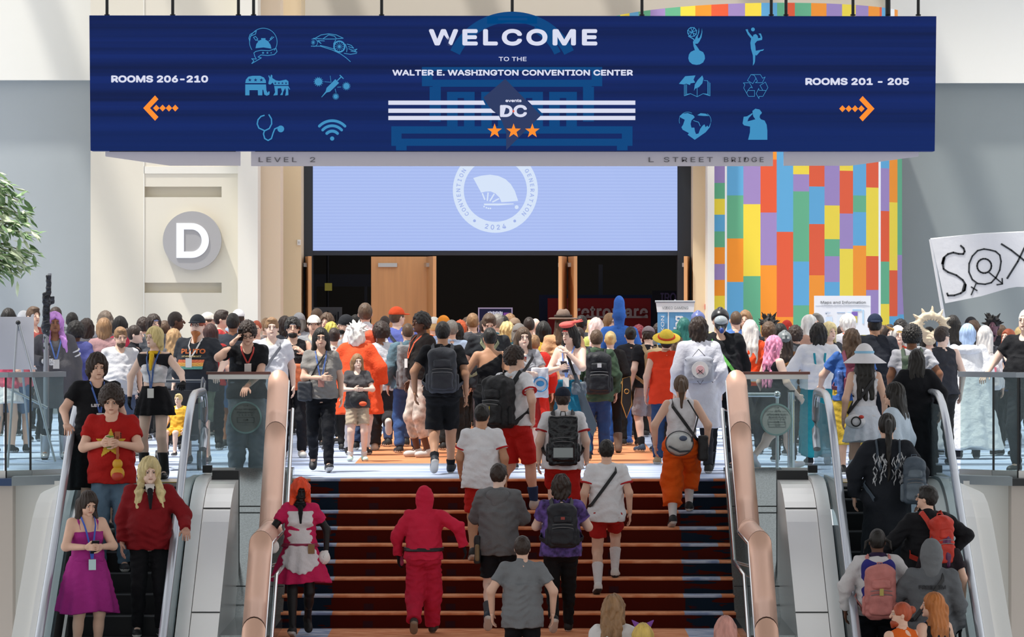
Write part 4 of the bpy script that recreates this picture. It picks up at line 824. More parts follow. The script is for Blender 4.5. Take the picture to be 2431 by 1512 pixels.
def person(x, yt, Y, label, zf=None, face=0, h=None, skin='l', hair=('short', 'd'), top=('tee', '#333333'), bottom=('pants', '#222222'), shoes='#202020', arms=('down', 'down'), legs='stand', lean=0.0, head=(0, 0),
           fem=False, fat=0.0, extra=(), hx=None, group=None, nature='person', sole='#c9c6c0', spread=0.0):
    """x, yt: where the crown of the head shows; Y: distance; face: 0 looks at the camera, 180 away (degrees, positive turns to the right of the picture)"""
    if zf is None: zf = 0.0
    zt = H - (yt - HZ) * Y / F
    S = (h if h else (zt - zf)) / 1.75
    near = Y < 54.5; mid = Y < 58.5
    lab_w = label
    rz = math.radians(face)
    off = V3(0, 0, 0)
    hb = V3(0, 0, 0)
    # ---- skeleton in metres at scale 1, facing -y
    lr = math.radians(lean); Rl = rotm(rx=-(-lr)); Rh = rotm(rx=lr * .5)
    pel = V3(0, 0, .95)
    up = lambda p: pel + Rl @ (np.array(p, float) - pel)
    md = lambda p: pel + Rh @ (np.array(p, float) - pel)
    sw = (.150 if fem else .170) + fat * .022; ch = up((0, .0, 1.30)); sh = [up((s * sw, .012, 1.425)) for s in (-1, 1)]
    nk0 = up((0, .015, 1.44)); nk1 = up((0, -.005, 1.555)); hc = up((0, -.012, 1.632))
    yaw, pit = math.radians(head[0]), math.radians(head[1])
    Rd = Rl @ rotm(rz=yaw) @ rotm(rx=pit); hc = nk1 + Rl @ rotm(rz=yaw) @ rotm(rx=pit) @ V3(0, -.008, .078)
    P = lambda p: hc + Rd @ np.array(p, float)
    top_local = P((0, .01, .118)); S = (zt - zf) / top_local[2] if not h else S
    # legs
    hips = [V3(s * .088, .0, .92) for s in (-1, 1)]
    LG = {'stand': [((-.115, .0), 0, 0), ((.115, .02), 0, 0)], 'walk': [((-.09, -.22), 0, -.25), ((.09, .26), .07, .75)], 'walk2': [((-.09, .26), .07, .75), ((.09, -.22), 0, -.25)],
          'up': [((-.10, -.20), .17 / S, 0), ((.10, .12), .0, .3)], 'up2': [((-.10, .12), .0, .3), ((.10, -.20), .17 / S, 0)], 'down': [((-.10, .06), .0, .2), ((.10, -.2), -.17 / S, 0)], 'kick': [((-.09, -.05), 0, 0), ((.10, .38), .30, 1.15)],
          'close': [((-.08, 0), 0, 0), ((.08, .01), 0, 0)], 'wide': [((-.2, 0), 0, 0), ((.2, .02), 0, 0)], 'kick2': [((-.10, .38), .30, 1.15), ((.09, -.05), 0, 0)], 'sit': [((-.10, -.42), .40, 0), ((.10, -.42), .40, 0)], 'run': [((-.09, -.16), .17 / S, 0), ((.12, .32), .16, .9)]}[legs]
    ank = []; kn = []; ftR = []
    for i, ((fx, fy), fz, fp) in enumerate(LG):
        A = V3(fx, fy, .085 + fz); 
        if fp > .1: A = A + V3(0, 0, .03)
        K, A = ik(hips[i], A, .44, .425, (0.06 * (-1, 1)[i], -1, 0)); ank.append(A); kn.append(K); ftR.append(rotm(rx=fp, rz=(-1, 1)[i] * .12))
    # arms
    el = []; wr_ = []; hR = []
    for i, nm in enumerate(arms):
        s = (-1, 1)[i]
        tg, pole = ARMS[nm] if isinstance(nm, str) else nm
        T = sh[i] + (Rl if nm not in ('down', 'back', 'fwd', 'out') else rotm()) @ V3(s * tg[0], tg[1], tg[2]); E, T = ik(sh[i], T, .285, .25, (s * pole[0], pole[1], pole[2])); el.append(E); wr_.append(T)
        f = (T - E) / np.linalg.norm(T - E)
        if nm in ('rail', 'lean', 'reach'): f = f * .5 + V3(0, -.8, -.25); f /= np.linalg.norm(f)
        nrm = V3(-s, 0, 0) if abs(f[0]) < .8 else V3(0, 0, -1)
        if nm in ('rail', 'lean', 'phone', 'book', 'reach', 'belly', 'fold'): nrm = V3(0, .3, -1) if nm in ('rail', 'lean', 'reach') else V3(-.3 * s, .9, .1)
        nrm = nrm - f * (nrm @ f); nrm /= np.linalg.norm(nrm); side = np.cross(f, nrm); hR.append((f, nrm, side))
    fem_ = 1.0 if fem else 0.0
    fat = fat + (.12 if fem else .25); Xs = 1 + fat * .28
    def trunk(g, o=0.0, k=.05):
        g.ell(up((0, .0, 1.29)), ((.150 - .012 * fem_) * Xs + o, .105 + fat * .03 + o, .19), Rl, k); g.cap(up((-.118, .005, 1.395)), up((.118, .005, 1.395)), .058 + o, .058 + o, k)
        for s in (-1, 1): g.cap(up((s * .025, .022, 1.465)), up((s * .15, .012, 1.425)), .040 + o * .95, .030 + o * .95, .02)
        g.ell(md((0, -.01 - .05 * fat, 1.09)), ((.132 - .018 * fem_) * Xs + fat * .05 + o, .100 + fat * .085 + o, .17), Rh, k)
        g.ell((0, .012, .95), (.155 + .012 * fem_ + fat * .05 + o, .108 + fat * .05 + o, .12), None, k)
        for s in (-1, 1):
            g.ell((s * .075, .055, .90), (.088 + fat * .02 + o, .085 + o, .095), None, k)
            if fem: g.ell(up((s * .068, -.088, 1.275)), (.058 + o, .055 + o, .06), Rl, .03)
        return g
    def armp(g, i, o=0.0, t=1.0, flare=0.0, k=.03, fore=True, tf=1.0):
        fo = min(fat, .7)
        if t > 0: g.cap(sh[i], el[i], .050 + fo * .008 + o * .7, .040 + fo * .008 + o * .75 + flare * (1 if t < 1 else .5), k, cut=t if t < 1 else None)
        if t >= 1 and fore: g.cap(el[i], wr_[i], .040 + fo * .006 + o * .8, .028 + o * .7 + flare * .6, k, cut=tf)
        return g
    def legp(g, i, o=0.0, t=1.0, flare=0.0, k=.03, tf=1.0, loose=0.0):
        g.cap(hips[i], kn[i], .082 + fat * .02 + o, .056 + fat * .01 + o + flare * (1 if t < 1 else .4) + loose, k, cut=t if t < 1 else None)
        if t >= 1: g.ell(kn[i] + (ank[i] - kn[i]) * .3 + V3(0, .018, 0), (.052 + o + loose, .056 + o + loose, .11), None, .03).cap(kn[i], ank[i], .055 + fat * .008 + o + loose, .038 + o + flare, k, cut=tf)
        return g
    allp = np.array([*ank, *kn, *el, *wr_, *sh, pel, nk1, hc])
    blo = allp.min(0) - .2; bhi = allp.max(0) + .2; blo[2] = min(ank[0][2], ank[1][2]) - .10
    vb = .013 if near else (.016 if mid else .02); vc = .0105 if near else (.0135 if mid else .018); vh = .006 if near else (.0075 if mid else .010)
    # ---- body
    root = thing(nature, label, 'person', ((x - CX) * Y / F - 0, Y, zf), rz, group)
    # keep the head over the pixel column
    tl = top_local * S; c_, s_ = math.cos(rz), math.sin(rz); root.location.x -= tl[0] * c_ - tl[1] * s_; root.location.y -= 0
    sk = skinmat(skin)
    parts = []
    g = Fld(blo, [bhi[0], bhi[1], hc[2] + .0], vb); trunk(g)
    for i in (0, 1):
        armp(g, i); legp(g, i)
        g.cap(ank[i], ank[i] + ftR[i] @ V3(0, -.13, -.05), .036, .028, .02)
    g.cap(nk0, nk1, .056 - .008 * fem_ + fat * .01, .05 - .006 * fem_ + fat * .01, .04)
    cutd = Rd @ V3(0, 0, 1); g.half(nk0 + (nk1 - nk0) * .8, cutd * -1 * -1)
    for i in (0, 1): # wrists end here, the finely meshed hand carries on
        e = wr_[i] - el[i]; e /= np.linalg.norm(e); 
    p, q = g.mesh(); parts.append((p * S, q, 0))
    # head at finer scale
    g = Fld(hc - .17, hc + .17, vh)
    g.ell(P((0, .012, .018)), (.074, .092, .100), Rd, .02).ell(P((0, -.028, -.052)), (.056 + fat * .012, .062, .060), Rd, .035).cap(nk1 - (nk1 - nk0) * .45, P((0, .01, -.03)), .054 - .007 * fem_ + fat * .01, .05, .02)
    if vh < .009:
        g.cap(P((0, -.086, .020)), P((0, -.108, -.020)), .009, .0135, .008).ell(P((0, -.086, -.052)), (.024, .012, .0075), Rd, .006).cap(P((-.035, -.080, .034)), P((.035, -.080, .034)), .010, .010, .015)
        for s in (-1, 1): g.ell(P((s * .031, -.098, .010)), (.017, .016, .011), Rd, .012, 's').ell(P((s * .077, .006, -.008)), (.010, .019, .030), Rd, .006)
        g.ell(P((0, -.082, -.088)), (.02, .018, .016), Rd, .015)
    else:
        g.cap(P((0, -.086, .018)), P((0, -.108, -.018)), .011, .015, .008)
        for s in (-1, 1): g.ell(P((s * .078, .006, -.008)), (.013, .02, .030), Rd, .004).ell(P((s * .031, -.1, .010)), (.018, .016, .012), Rd, .01, 's')
    g.half(nk0 + (nk1 - nk0) * .62, nk0 - nk1); p, q = g.mesh(); parts.append((p * S, q, 0))
    # hands with four fingers and a thumb
    ho = []
    for i in (0, 1):
        f, nrm, side = hR[i]; s = (-1, 1)[i]; wv = wr_[i]; hs = .92 if fem else 1.0; vf = .0052 if near else (.0065 if mid else .0095)
        g = Fld(wv - .19, wv + .19, vf); R = np.stack([side, nrm, f], 1); curl = .5 if arms[i] in ('down', 'back', 'fwd', 'out') else (.9 if arms[i] in ('rail', 'phone', 'gun', 'book') else .6)
        fr = 0 if near or mid else .002
        g.cap(wv - (wv - el[i]) / np.linalg.norm(wv - el[i]) * .03, wv + f * .01, .028 * hs, .024, .01); g.box(wv + f * .052 * hs, (.040 * hs, .014, .048 * hs), R, .013, .015)
        for kf, (ofs, ln) in enumerate(((-.030, .066), (-.010, .076), (.010, .071), (.029, .055))):
            a = wv + f * .092 * hs + side * ofs * hs; d1 = f * math.cos(curl * .6) + nrm * math.sin(curl * .6); d2 = f * math.cos(curl * 1.5) + nrm * math.sin(curl * 1.5)
            b = a + d1 * ln * .5 * hs + side * ofs * .12; g.cap(a, b, .0088 + fr, .0082 + fr, .003).cap(b, b + d2 * ln * .5 * hs, .0082 + fr, .007 + fr, .003)
        # thumb leaves the side of the palm near its base, towards the front of the body
        tsd = 1 if (side @ V3(0, -1, 0) > 0 or (abs(side @ V3(0, -1, 0)) < .3 and side @ V3(-s, 0, 0) > 0)) else -1
        a = wv + f * .028 + side * tsd * .032 * hs; b = a + (f * .62 + side * tsd * .62 + nrm * .35) * .042; g.cap(a, b, .0125, .0105 + fr, .008).cap(b, b + (f * .85 + side * tsd * .2 + nrm * .35) * .034, .010 + fr, .0078 + fr, .003)
        p, q = g.mesh(); parts.append((p * S, q, 0)); ho.append((wv + f * .07 + nrm * .02))
    glove = [e for e in extra if e[0] == 'gloves']
    if glove: parts[2] = (parts[2][0], parts[2][1], 1); parts[3] = (parts[3][0], parts[3][1], 1)
    body = add_mesh('body', parts, [sk] + ([cloth(glove[0][1])] if glove else []), root)
    body['label'] = {'l': 'light skin', 'p': 'pale skin', 't': 'tanned skin', 'b': 'brown skin', 'd': 'dark brown skin', 'k': 'black bodysuit skin'}.get(skin, 'coloured skin')
    def put(name, g, M, wr=0, parent=root, seed=0, mats=None, mi=0):
        if wr: g.wrinkle(wr, .6 if name in ('coat', 'robe', 'cape') else 1.0, seed)
        p, q = g.mesh()
        if len(q) == 0: return None
        return add_mesh(name, [(p * S, q, mi)], mats or [M], parent)
    sd = (x * .37 + Y) % 6.28
    blo2 = blo - .12; bhi2 = bhi + .12
    # ---- eyes, brows, lips
    covered = skin == 'k' or any(e[0] in ('hood_mask',) for e in extra)
    if not covered:
        for s in (-1, 1):
            ec = P((s * .031, -.0825, .0105)); g = Fld(ec - .02, ec + .02, min(vh * .8, .006)); g.ell(ec, (.0125, .010, .0085), Rd, 0)
            p, q = g.mesh(); cen = p[q].mean(1); loc = (cen - hc) @ Rd; mi = ((np.abs(loc[:, 0] - s * .031) < .0062) & (loc[:, 1] < -.086)).astype(int)
            add_mesh('eye', [(p * S, q, mi)], [mat('eye_white', '#cfc6bf', rough=.3), mat('iris', '#23170f', rough=.2)], root)
            if near or mid: ec = P((s * .031, -.084, .031)); g = Fld(ec - .03, ec + .03, .005); g.cap(P((s * .016, -.0895, .030)), P((s * .046, -.079, .032)), .0048, .0035, .002); put('eyebrow', g, hairmat(hair[1] if hair[1] in ('k', 'd', 'b', 'l', 'g') else 'd'))
        g = Fld(hc - .13, hc + .13, vh * .8); g.ell(P((0, -.0905, -.0525)), (.024, .0095, .0062), Rd, 0); put('lips', g, mat('lips', '#a3574e' if fem else '#8f5a4c' if skin in 'lpt' else '#53291f', rough=.5))
    # ---- hair
    hk, hcol = hair[0], hair[1]; HM = hairmat(hcol)
    if hk != 'bald':
        L_ = hair[2] if len(hair) > 2 else .35
        dn = V3(0, 0, -1)
        hatted = any(e_[0] in ('cap', 'beanie', 'fedora', 'strawhat', 'sunhat', 'helmet') for e_ in extra)
        lo = hc - .2; hi = hc + .2
        if hk in ('long', 'wavy', 'pony', 'braids'): lo = lo - V3(.06, .16, L_); hi = hi + V3(.06, .16, .02)
        if hk in ('afro', 'spiky', 'messy'): lo = lo - .06; hi = hi + .1
        g = Fld(lo, hi, vh * (1.25 if hk in ('long', 'wavy', 'afro') else 1.0))
        thick = {'buzz': .004, 'short': .013, 'crop': .009, 'afro': .05, 'curly': .030, 'messy': .024, 'spiky': .02, 'bob': .022, 'long': .018, 'wavy': .026, 'pony': .010, 'bun': .010, 'pompadour': .014, 'braids': .01}.get(hk, .014)
        if hatted: thick = min(thick, .010)
        g.ell(P((0, .016, .024 - (.008 if hatted else 0))), (.075 + thick, .092 + thick, .102 + thick * .9), Rd, 0)
        if hk == 'pompadour': g.ell(P((0, -.055, .115)), (.058, .05, .035), Rd, .03)
        hat_ = any(e_[0] in ('cap', 'beanie', 'fedora', 'strawhat', 'sunhat', 'helmet', 'hood_up') for e_ in extra)
        if hk == 'short' and not hat_: g.ell(P((0, -.035, .098)), (.06, .05, .028), Rd, .02)
        fr_cut = .066 if hk in ('bob', 'long', 'wavy') else .074
        if hk in ('bob', 'long', 'wavy', 'messy'):
            Lb = {'bob': .12, 'messy': .09}.get(hk, L_)
            for s in (-1, 1):
                g.cap(P((s * .066, .02, .02)), P((s * .074, .025, -.07)), .035 + thick * .4, .034, .02)
                if hk in ('long', 'wavy'):
                    a = P((s * .07, .02, -.07)); b = up((s * .105, .02 if not hair[3:] else -.10, 1.42)); c_2 = b + dn * max(0, L_ - .22)
                    g.cap(a, b, .034, .038, .02); 
                    if L_ > .22: g.cap(b, c_2 + V3(s * .01, 0, 0), .04, .026, .02)
            a = P((0, .065, -.02)); Lx = Lb
            b = a + dn * .12; g.ell((a + b) / 2, (.085, .045, .10), Rd, .02)
            if hk in ('long', 'wavy'):
                b = up((0, .085, 1.40)); e = b + dn * max(.02, L_ - .2) + V3(0, .02, 0)
                for s in (-.06, 0, .06): g.cap(a + V3(s, 0, 0), b + V3(s, 0, 0), .05, .045, .02).cap(b + V3(s, 0, 0), e + V3(s * 1.25, 0, .03 * abs(s) * 10 * .3), .046, .028, .02)
        if hk == 'bun': g.ell(P((0, .115, .05)), (.042, .040, .042), Rd, .01)
        if hk == 'pony':
            a = P((0, .11, .06)); g.ell(a, (.03, .03, .03), None, .01); pts = [a, a + V3(0, .05, -.02), a + V3(0, .06, -.12), a + V3(0, .05, -L_)]; rr = [.024, .032, .036, .012]
            for k_ in range(3): g.cap(pts[k_], pts[k_ + 1], rr[k_], rr[k_ + 1], .01)
        if hk == 'braids':
            for s in (-1, 1): a = P((s * .07, .05, .03)); g.cap(a, a + V3(s * .05, .02, -.03), .014, .012, .01).cap(a + V3(s * .05, .02, -.03), a + V3(s * .07, .02, -L_), .014, .010, .01)
        if hk == 'spiky':
            rg = np.random.RandomState(int(x)); 
            for k_ in range(26): d_ = rg.normal(size=3); d_[2] = abs(d_[2]) * .9 + .1; d_ /= np.linalg.norm(d_); b = P(d_ * V3(.08, .095, .10) + V3(0, .02, .02)); g.cap(b, b + (Rd @ d_) * (.07 + .03 * rg.rand()) , .026, .006, .008)
        # clear the face
        lowc = {'buzz': 0, 'crop': 0, 'short': 0}.get(hk, 0)
        g.ell(P((0, -.118, -.030)), (fr_cut, .074, .108), Rd, .008, 's')
        if hk in ('short', 'crop', 'buzz', 'pony', 'bun', 'spiky', 'curly', 'pompadour', 'braids', 'afro'):
            g.box(P((0, -.055 if hk not in ('afro', 'curly') else -.075, -.072)), (.12, .075, .068), Rd, .02, .01, 's'); g.box(P((0, 0, -.125)), (.14, .14, .055), Rd, .02, .01, 's')
        if hk in ('afro', 'curly'): g.lumps(.008 if hk == 'curly' else .010, 120 if near else 85, sd)
        elif hk in ('wavy', 'messy'): g.strands(.006, hc, 13, sd); g.lumps(.006, 60, sd)
        elif hk in ('long', 'bob', 'pony'): g.strands(.0035, hc, 17, sd)
        elif hk in ('short', 'pompadour', 'crop'): g.lumps(.003, 95, sd)
        put('hair', g, HM)
    # ---- tops
    tk, tc_ = top[0], top[1]; TM = cloth(tc_) if isinstance(tc_, (str, tuple)) else tc_
    off_ = .019 if near else .023
    hem = top[2] if len(top) > 2 and top[2] else None
    neck_cut = up((0, .0, 1.462)); ncn = Rl @ V3(0, -.22, 1)
    def neckcut(g, dz=0.0):
        g.half(up((0, 0, 1.515)), Rl @ V3(0, -.1, 1)); g.cap(nk0 + (nk1 - nk0) * .28, nk1 + (nk1 - nk0), .064, .075, .006, 's'); g.ell(up((0, -.075, 1.475)), (.06, .07, .055), Rl, .01, 's')
    def mktop(arms_t, length, o=off_, flare=.0, fore=False, tf=.97, loose=0.0, hemr=None, name='shirt', M=None, vneck=False, wr=.0042, collar=False):
        g = Fld(blo2, [bhi2[0], bhi2[1], nk1[2] + .1], vc); trunk(g, o, .05)
        if length < .95:
            for i in (0, 1): g.cap(hips[i], kn[i], .084 + fat * .02 + o, .09 + o, .05, cut=.4)
        if loose: g.cone(up((0, .0, 1.25)), (0, .01, length), (.14 * Xs + o, .10 + fat * .09 + o), (.165 + .04 * fat + loose, .12 + fat * .09 + loose), .04, 5, .05, ph=sd)
        for i in (0, 1):
            if arms_t > 0: armp(g, i, o * 1.0, 1.0 if fore else arms_t, flare, .035, fore, tf)
        if arms_t == 0:
            for i in (0, 1): s = (-1, 1)[i]; g.ell(sh[i] + V3(s * .035, 0, 0), (.052, .12, .12), Rl, .01, 's')
        if tk == 'oneshoulder': g.half(up((0, 0, 1.36)), Rl @ V3(.62 if not hem else -.62, 0, 1))
        if tk == 'strapless' or tk == 'crop_tank': g.half(up((0, 0, 1.335)), Rl @ V3(0, 0, 1))
        neckcut(g)
        if collar: g.cap(nk0 + V3(0, 0, .0), nk0 + (nk1 - nk0) * .55, .066, .062, .01)
        g.half((0, 0, length), (0, 0, -1)); return put(name, g, M or TM, wr, seed=sd)
    shirt = None
    if tk in ('tee', 'loose_tee'): shirt = mktop(.62, hem or .90, flare=.014, loose=.018 if tk == 'tee' else .04)
    elif tk == 'polo': shirt = mktop(.62, hem or .90, flare=.012, loose=.01, collar=True)
    elif tk in ('long', 'hoodie', 'jacket', 'suit'):
        shirt = mktop(1.0, hem or .86, o=off_ + (.012 if tk in ('hoodie', 'jacket') else .002), flare=.012, fore=True, loose=.012 if tk != 'suit' else 0, name={'long': 'shirt', 'hoodie': 'hoodie', 'jacket': 'jacket', 'suit': 'bodysuit'}[tk], collar=tk == 'jacket', wr=.005 if tk != 'suit' else .0008)
        if tk == 'hoodie' and 'hood_up' not in [e[0] for e in extra]:
            g = Fld(nk0 - .25, nk0 + .25, vc); g.ell(up((0, .085, 1.43)), (.13, .075, .075), Rl, 0).ell(up((0, .11, 1.36)), (.075, .045, .075), Rl, .04).ell(up((0, .03, 1.50)), (.085, .085, .06), Rl, .02, 's'); put('hood', g, TM, .002)
    elif tk in ('tank', 'crop_tank', 'strapless', 'oneshoulder', 'vest'): shirt = mktop(0, hem if tk != 'oneshoulder' and hem else (.90 if tk != 'crop_tank' else 1.14), o=off_ - .004, loose=0 if fem else .01, name='top')
    elif tk == 'sleeveless': shirt = mktop(.16, hem or .86, flare=.02, loose=.02)
    elif tk == 'coat':
        L_ = hem or .4; g = Fld(blo2 - V3(.15, .15, 0), [bhi2[0], bhi2[1], nk1[2] + .05], vc * 1.1); trunk(g, off_ + .012)
        for i in (0, 1): armp(g, i, off_ + .012, 1.0, .02, .04, True, .97)
        fl_ = top[3] if len(top) > 3 else .24
        g.cone(up((0, 0, 1.22)), (0, .02, L_), (.17 * Xs, .13), (fl_, fl_ * .85), .06, 7, .06, ph=sd); neckcut(g); g.half((0, 0, L_), (0, 0, -1))
        if top[4:]: pass
        shirt = put('coat', g, TM, .003, seed=sd)
    elif tk == 'robe':
        L_ = hem or .1; fl_ = top[3] if len(top) > 3 else .3; g = Fld(blo2 - V3(.22, .22, 0), [bhi2[0] + .1, bhi2[1] + .1, nk1[2] + .05], vc * 1.15)
        g.cone(up((0, .0, 1.46)), (0, .03, L_), (.13, .09), (fl_, fl_ * .85), .07, 9, .04, .62, sd); trunk(g, off_ + .015); 
        for i in (0, 1): g.cap(sh[i], el[i], .075, .09, .05).cap(el[i], wr_[i], .08, .10, .04, cut=.9)
        neckcut(g); g.half((0, 0, L_), (0, 0, -1)); shirt = put('robe', g, TM, .004, seed=sd)
    elif tk == 'cape':
        L_ = hem or .1; fl_ = top[3] if len(top) > 3 else .42; g = Fld(blo2 - V3(.3, .3, 0), [bhi2[0] + .2, bhi2[1] + .25, nk1[2] + .1], vc * 1.25)
        g.cone(up((0, .02, 1.47)), (0, .08, L_), (.10, .09), (fl_, fl_ * .62), .075, 9, .04, .75, sd, hem=1); g.ell(up((0, 0, 1.37)), (.17, .13, .10), Rl, .05)
        for i in (0, 1): g.cap(sh[i], el[i], .080, .085, .03).cap(el[i], wr_[i], .07, .07, .05).cap(wr_[i], wr_[i] + (0, 0, -.2), .075, .07, .05)
        g.half(up((0, 0, 1.52)), ncn); g.half((0, 0, L_), (0, 0, -1)); shirt = put('cape', g, TM, .0025, seed=sd)
        g = Fld(nk0 - .3, nk0 + .3, vc); g.ell(up((0, .09, 1.43)), (.17, .10, .075), Rl, 0).ell(up((0, .02, 1.50)), (.10, .10, .07), Rl, .02, 's'); put('hood', g, TM, .003)
    # ---- bottoms
    bk, bc = bottom[0], bottom[1]; BM_ = cloth(bc) if isinstance(bc, (str, tuple)) else bc; ob = off_ * .58
    def mkleg(t, o, flare=0, tf=1.0, loose=0, name='trousers', wr=.0042):
        g = Fld(blo2, [bhi2[0], bhi2[1], 1.15], vc); trunk(g, o, .05)
        for s in (-1, 1): g.ell((s * .075, .055, .90), (.088 + fat * .02 + o, .085 + o, .095), None, .05)
        for i in (0, 1): legp(g, i, o, t, flare, .03, tf, loose)
        g.half(md((0, 0, 1.055)), (0, 0, 1)); return put(name, g, BM_, wr, seed=sd + 1)
    if bk == 'pants': mkleg(1.0, ob, .008, .985)
    elif bk == 'baggy': mkleg(1.0, ob + .01, .03, .99, .03, wr=.006)
    elif bk == 'baggycrop': mkleg(1.0, ob + .012, .04, .60, .035, wr=.006)
    elif bk == 'slim': mkleg(1.0, ob - .006, 0, .985, name='leggings', wr=.001)
    elif bk == 'jeans': mkleg(1.0, ob, .016, .99, .008, name='jeans')
    elif bk == 'crop': mkleg(1.0, ob, .012, .62)
    elif bk == 'shorts': mkleg(bottom[2] if len(bottom) > 2 else .86, ob, .026, name='shorts')
    elif bk == 'skirt':
        L_ = bottom[2] if len(bottom) > 2 else .62; fl_ = bottom[3] if len(bottom) > 3 else .27
        g = Fld(blo2 - V3(.1, .1, 0), [bhi2[0], bhi2[1], 1.2], vc); trunk(g, ob, .05); g.cone(md((0, 0, 1.07)), (0, .01, L_), ((.135 if fem else .15) + fat * .08, .11 + fat * .08), (fl_, fl_ * .85), .06, 11, .02, .8, sd, hem=1); g.half(md((0, 0, 1.08)), (0, 0, 1)).half((0, 0, max(L_, .72)), (0, 0, -1)) if L_ > .72 else g.half(md((0, 0, 1.08)), (0, 0, 1)); put('skirt', g, BM_, .002)
    # ---- shoes
    if shoes:
        for i in (0, 1):
            A = ank[i]; R = ftR[i]; g = Fld(A - V3(.13, .27, .16), A + V3(.13, .16, .2), max(vc * .8, .008))
            q_ = lambda p: A + R @ np.array(p, float)
            g.cap(q_((0, .02, -.045)), q_((0, -.135, -.052)), .044, .042, .01).ell(q_((0, .0, -.01)), (.046, .055, .055), R, .03).ell(q_((0, -.10, -.045)), (.046, .085, .035), R, .02)
            bt = [e for e in extra if e[0] == 'boots']
            if bt: g.cap(A, A + (kn[i] - A) * bt[0][1], .055, .068, .02, cut=1.0)
            else: g.half(q_((0, 0, .055)), R @ V3(0, 0, 1))
            g.half(q_((0, 0, -.085)), R @ V3(0, 0, -1)); p, q = g.mesh(); cen = ((p[q].mean(1) - A) @ R)[:, 2]
            add_mesh('boot' if bt else 'shoe', [(p * S, q, (cen < -.058).astype(int))], [mat('shoe', shoes, rough=.3 if bt else .6, metal=.6 if bt and bt[0][2:] else 0), mat('sole', sole if not bt else '#1a1a1a', rough=.7)], root)
    # ---- extras worn on the body (parts)
    def bandm(pts, w, th, M, name, parent=root):
        """flat strap along points (local, scale 1) with outward normals taken from the trunk axis"""
        m_ = MB(); Pp = [np.array(p, float) for p in pts]; vs = []; fs = []
        for k_, p_ in enumerate(Pp):
            t_ = Pp[min(k_ + 1, len(Pp) - 1)] - Pp[max(k_ - 1, 0)]; t_ /= (np.linalg.norm(t_) + 1e-9); ax_ = up((0, .01, 1.25)); nrm_ = p_ - ax_; nrm_[2] *= .15; nrm_ /= (np.linalg.norm(nrm_) + 1e-9); sd_ = np.cross(t_, nrm_); sd_ /= (np.linalg.norm(sd_) + 1e-9)
            for a_, b_ in ((-1, 0), (1, 0), (1, 1), (-1, 1)): vs.append((p_ + sd_ * a_ * w / 2 + nrm_ * (b_ * th)) * S)
        for k_ in range(len(Pp) - 1):
            for j in range(4): fs.append((k_ * 4 + j, k_ * 4 + (j + 1) % 4, k_ * 4 + 4 + (j + 1) % 4, k_ * 4 + 4 + j))
        fs += [(3, 2, 1, 0), tuple((len(Pp) - 1) * 4 + j for j in range(4))]
        b_ = MB(); b_.add(vs, fs); me = bpy.data.meshes.new(name); me.from_pydata(b_.v, [], b_.f); me.materials.append(M); return link(name, me, parent)
    lo_ = {'tee': .012, 'loose_tee': .035, 'polo': .01, 'hoodie': .024, 'jacket': .024, 'long': .012, 'coat': .02, 'robe': .03}.get(tk, 0)
    g = Fld(V3(-.4, -.45, .75), V3(.4, .45, 1.56), .016); trunk(g, off_ + .004 + (.012 if tk in ('hoodie', 'jacket', 'coat') else 0), .05)
    if lo_: g.cone(up((0, .0, 1.25)), (0, .01, .84), (.14 * Xs + off_, .10 + fat * .09 + off_), (.165 + .04 * fat + lo_, .12 + fat * .09 + lo_), .0, 5, .05)
    tv = g.mesh()[0]
    def surf(xq, zq, back=False):
        r_ = .022
        while True:
            m_ = (np.abs(tv[:, 0] - xq) < r_) & (np.abs(tv[:, 2] - zq) < r_)
            if m_.any(): return tv[m_, 1].max() + .004 if back else tv[m_, 1].min() - .004
            r_ *= 1.8
            if r_ > .6: return .12 if back else -.14
    fr_y = lambda z: surf(0, z)
    bk_y = lambda z: surf(0, z, True)
    for e in extra:
        k_ = e[0]
        if k_ == 'lanyard':
            M = mat('lanyard_ribbon', e[1], rough=.6); zb = e[2] if len(e) > 2 else 1.12
            for s in (-1, 1): pz = [up((0, 0, z_))[2] for z_ in (1.40, 1.34, 1.27, 1.20)]; pz = [z_ for z_ in pz if z_ > zb + .09] + [zb + .06]; bandm([up((s * .060, .03, 1.492)), up((s * .070, -.045, 1.478))] + [V3(s * (.058 - .052 * j / (len(pz) - 1)), surf(s * (.058 - .052 * j / (len(pz) - 1)), z_) - .004, z_) for j, z_ in enumerate(pz)], .018, .004, M, 'lanyard')
            b_ = MB(); c_b = V3(0, min(surf(0, zb + .05), surf(0, zb - .05)) - .012, zb); b_.obox(c_b * S, Rl @ V3(.038, 0, 0) * S, Rl @ V3(0, .003, 0) * S, Rl @ V3(0, 0, .055) * S); me = bpy.data.meshes.new('badge'); me.from_pydata(b_.v, [], b_.f); me.materials.append(mat('badge', e[3] if len(e) > 3 else '#dcd9d4', rough=.4)); link('badge', me, root)
        elif k_ == 'strap':       # diagonal strap over one shoulder; s=+1: from the left shoulder
            s = e[2] if len(e) > 2 else 1; M = mat('strap', e[1], rough=.6)
            ztp = up((0, 0, 1.40))[2]
            for back in (True, False):
                pts_ = [up((s * .11, .02, 1.480))]
                for j in range(7): xq = s * (.10 - .27 * j / 6); zq = ztp - .37 * j / 6; pts_.append(V3(xq, surf(xq, zq, back) + (.004 if back else -.004), zq))
                pts_.append(V3(-s * (.19 + fat * .05), .01, .99)); bandm(pts_, .036, .006, M, 'strap')
        elif k_ == 'glasses':
            b_ = MB(); me = None
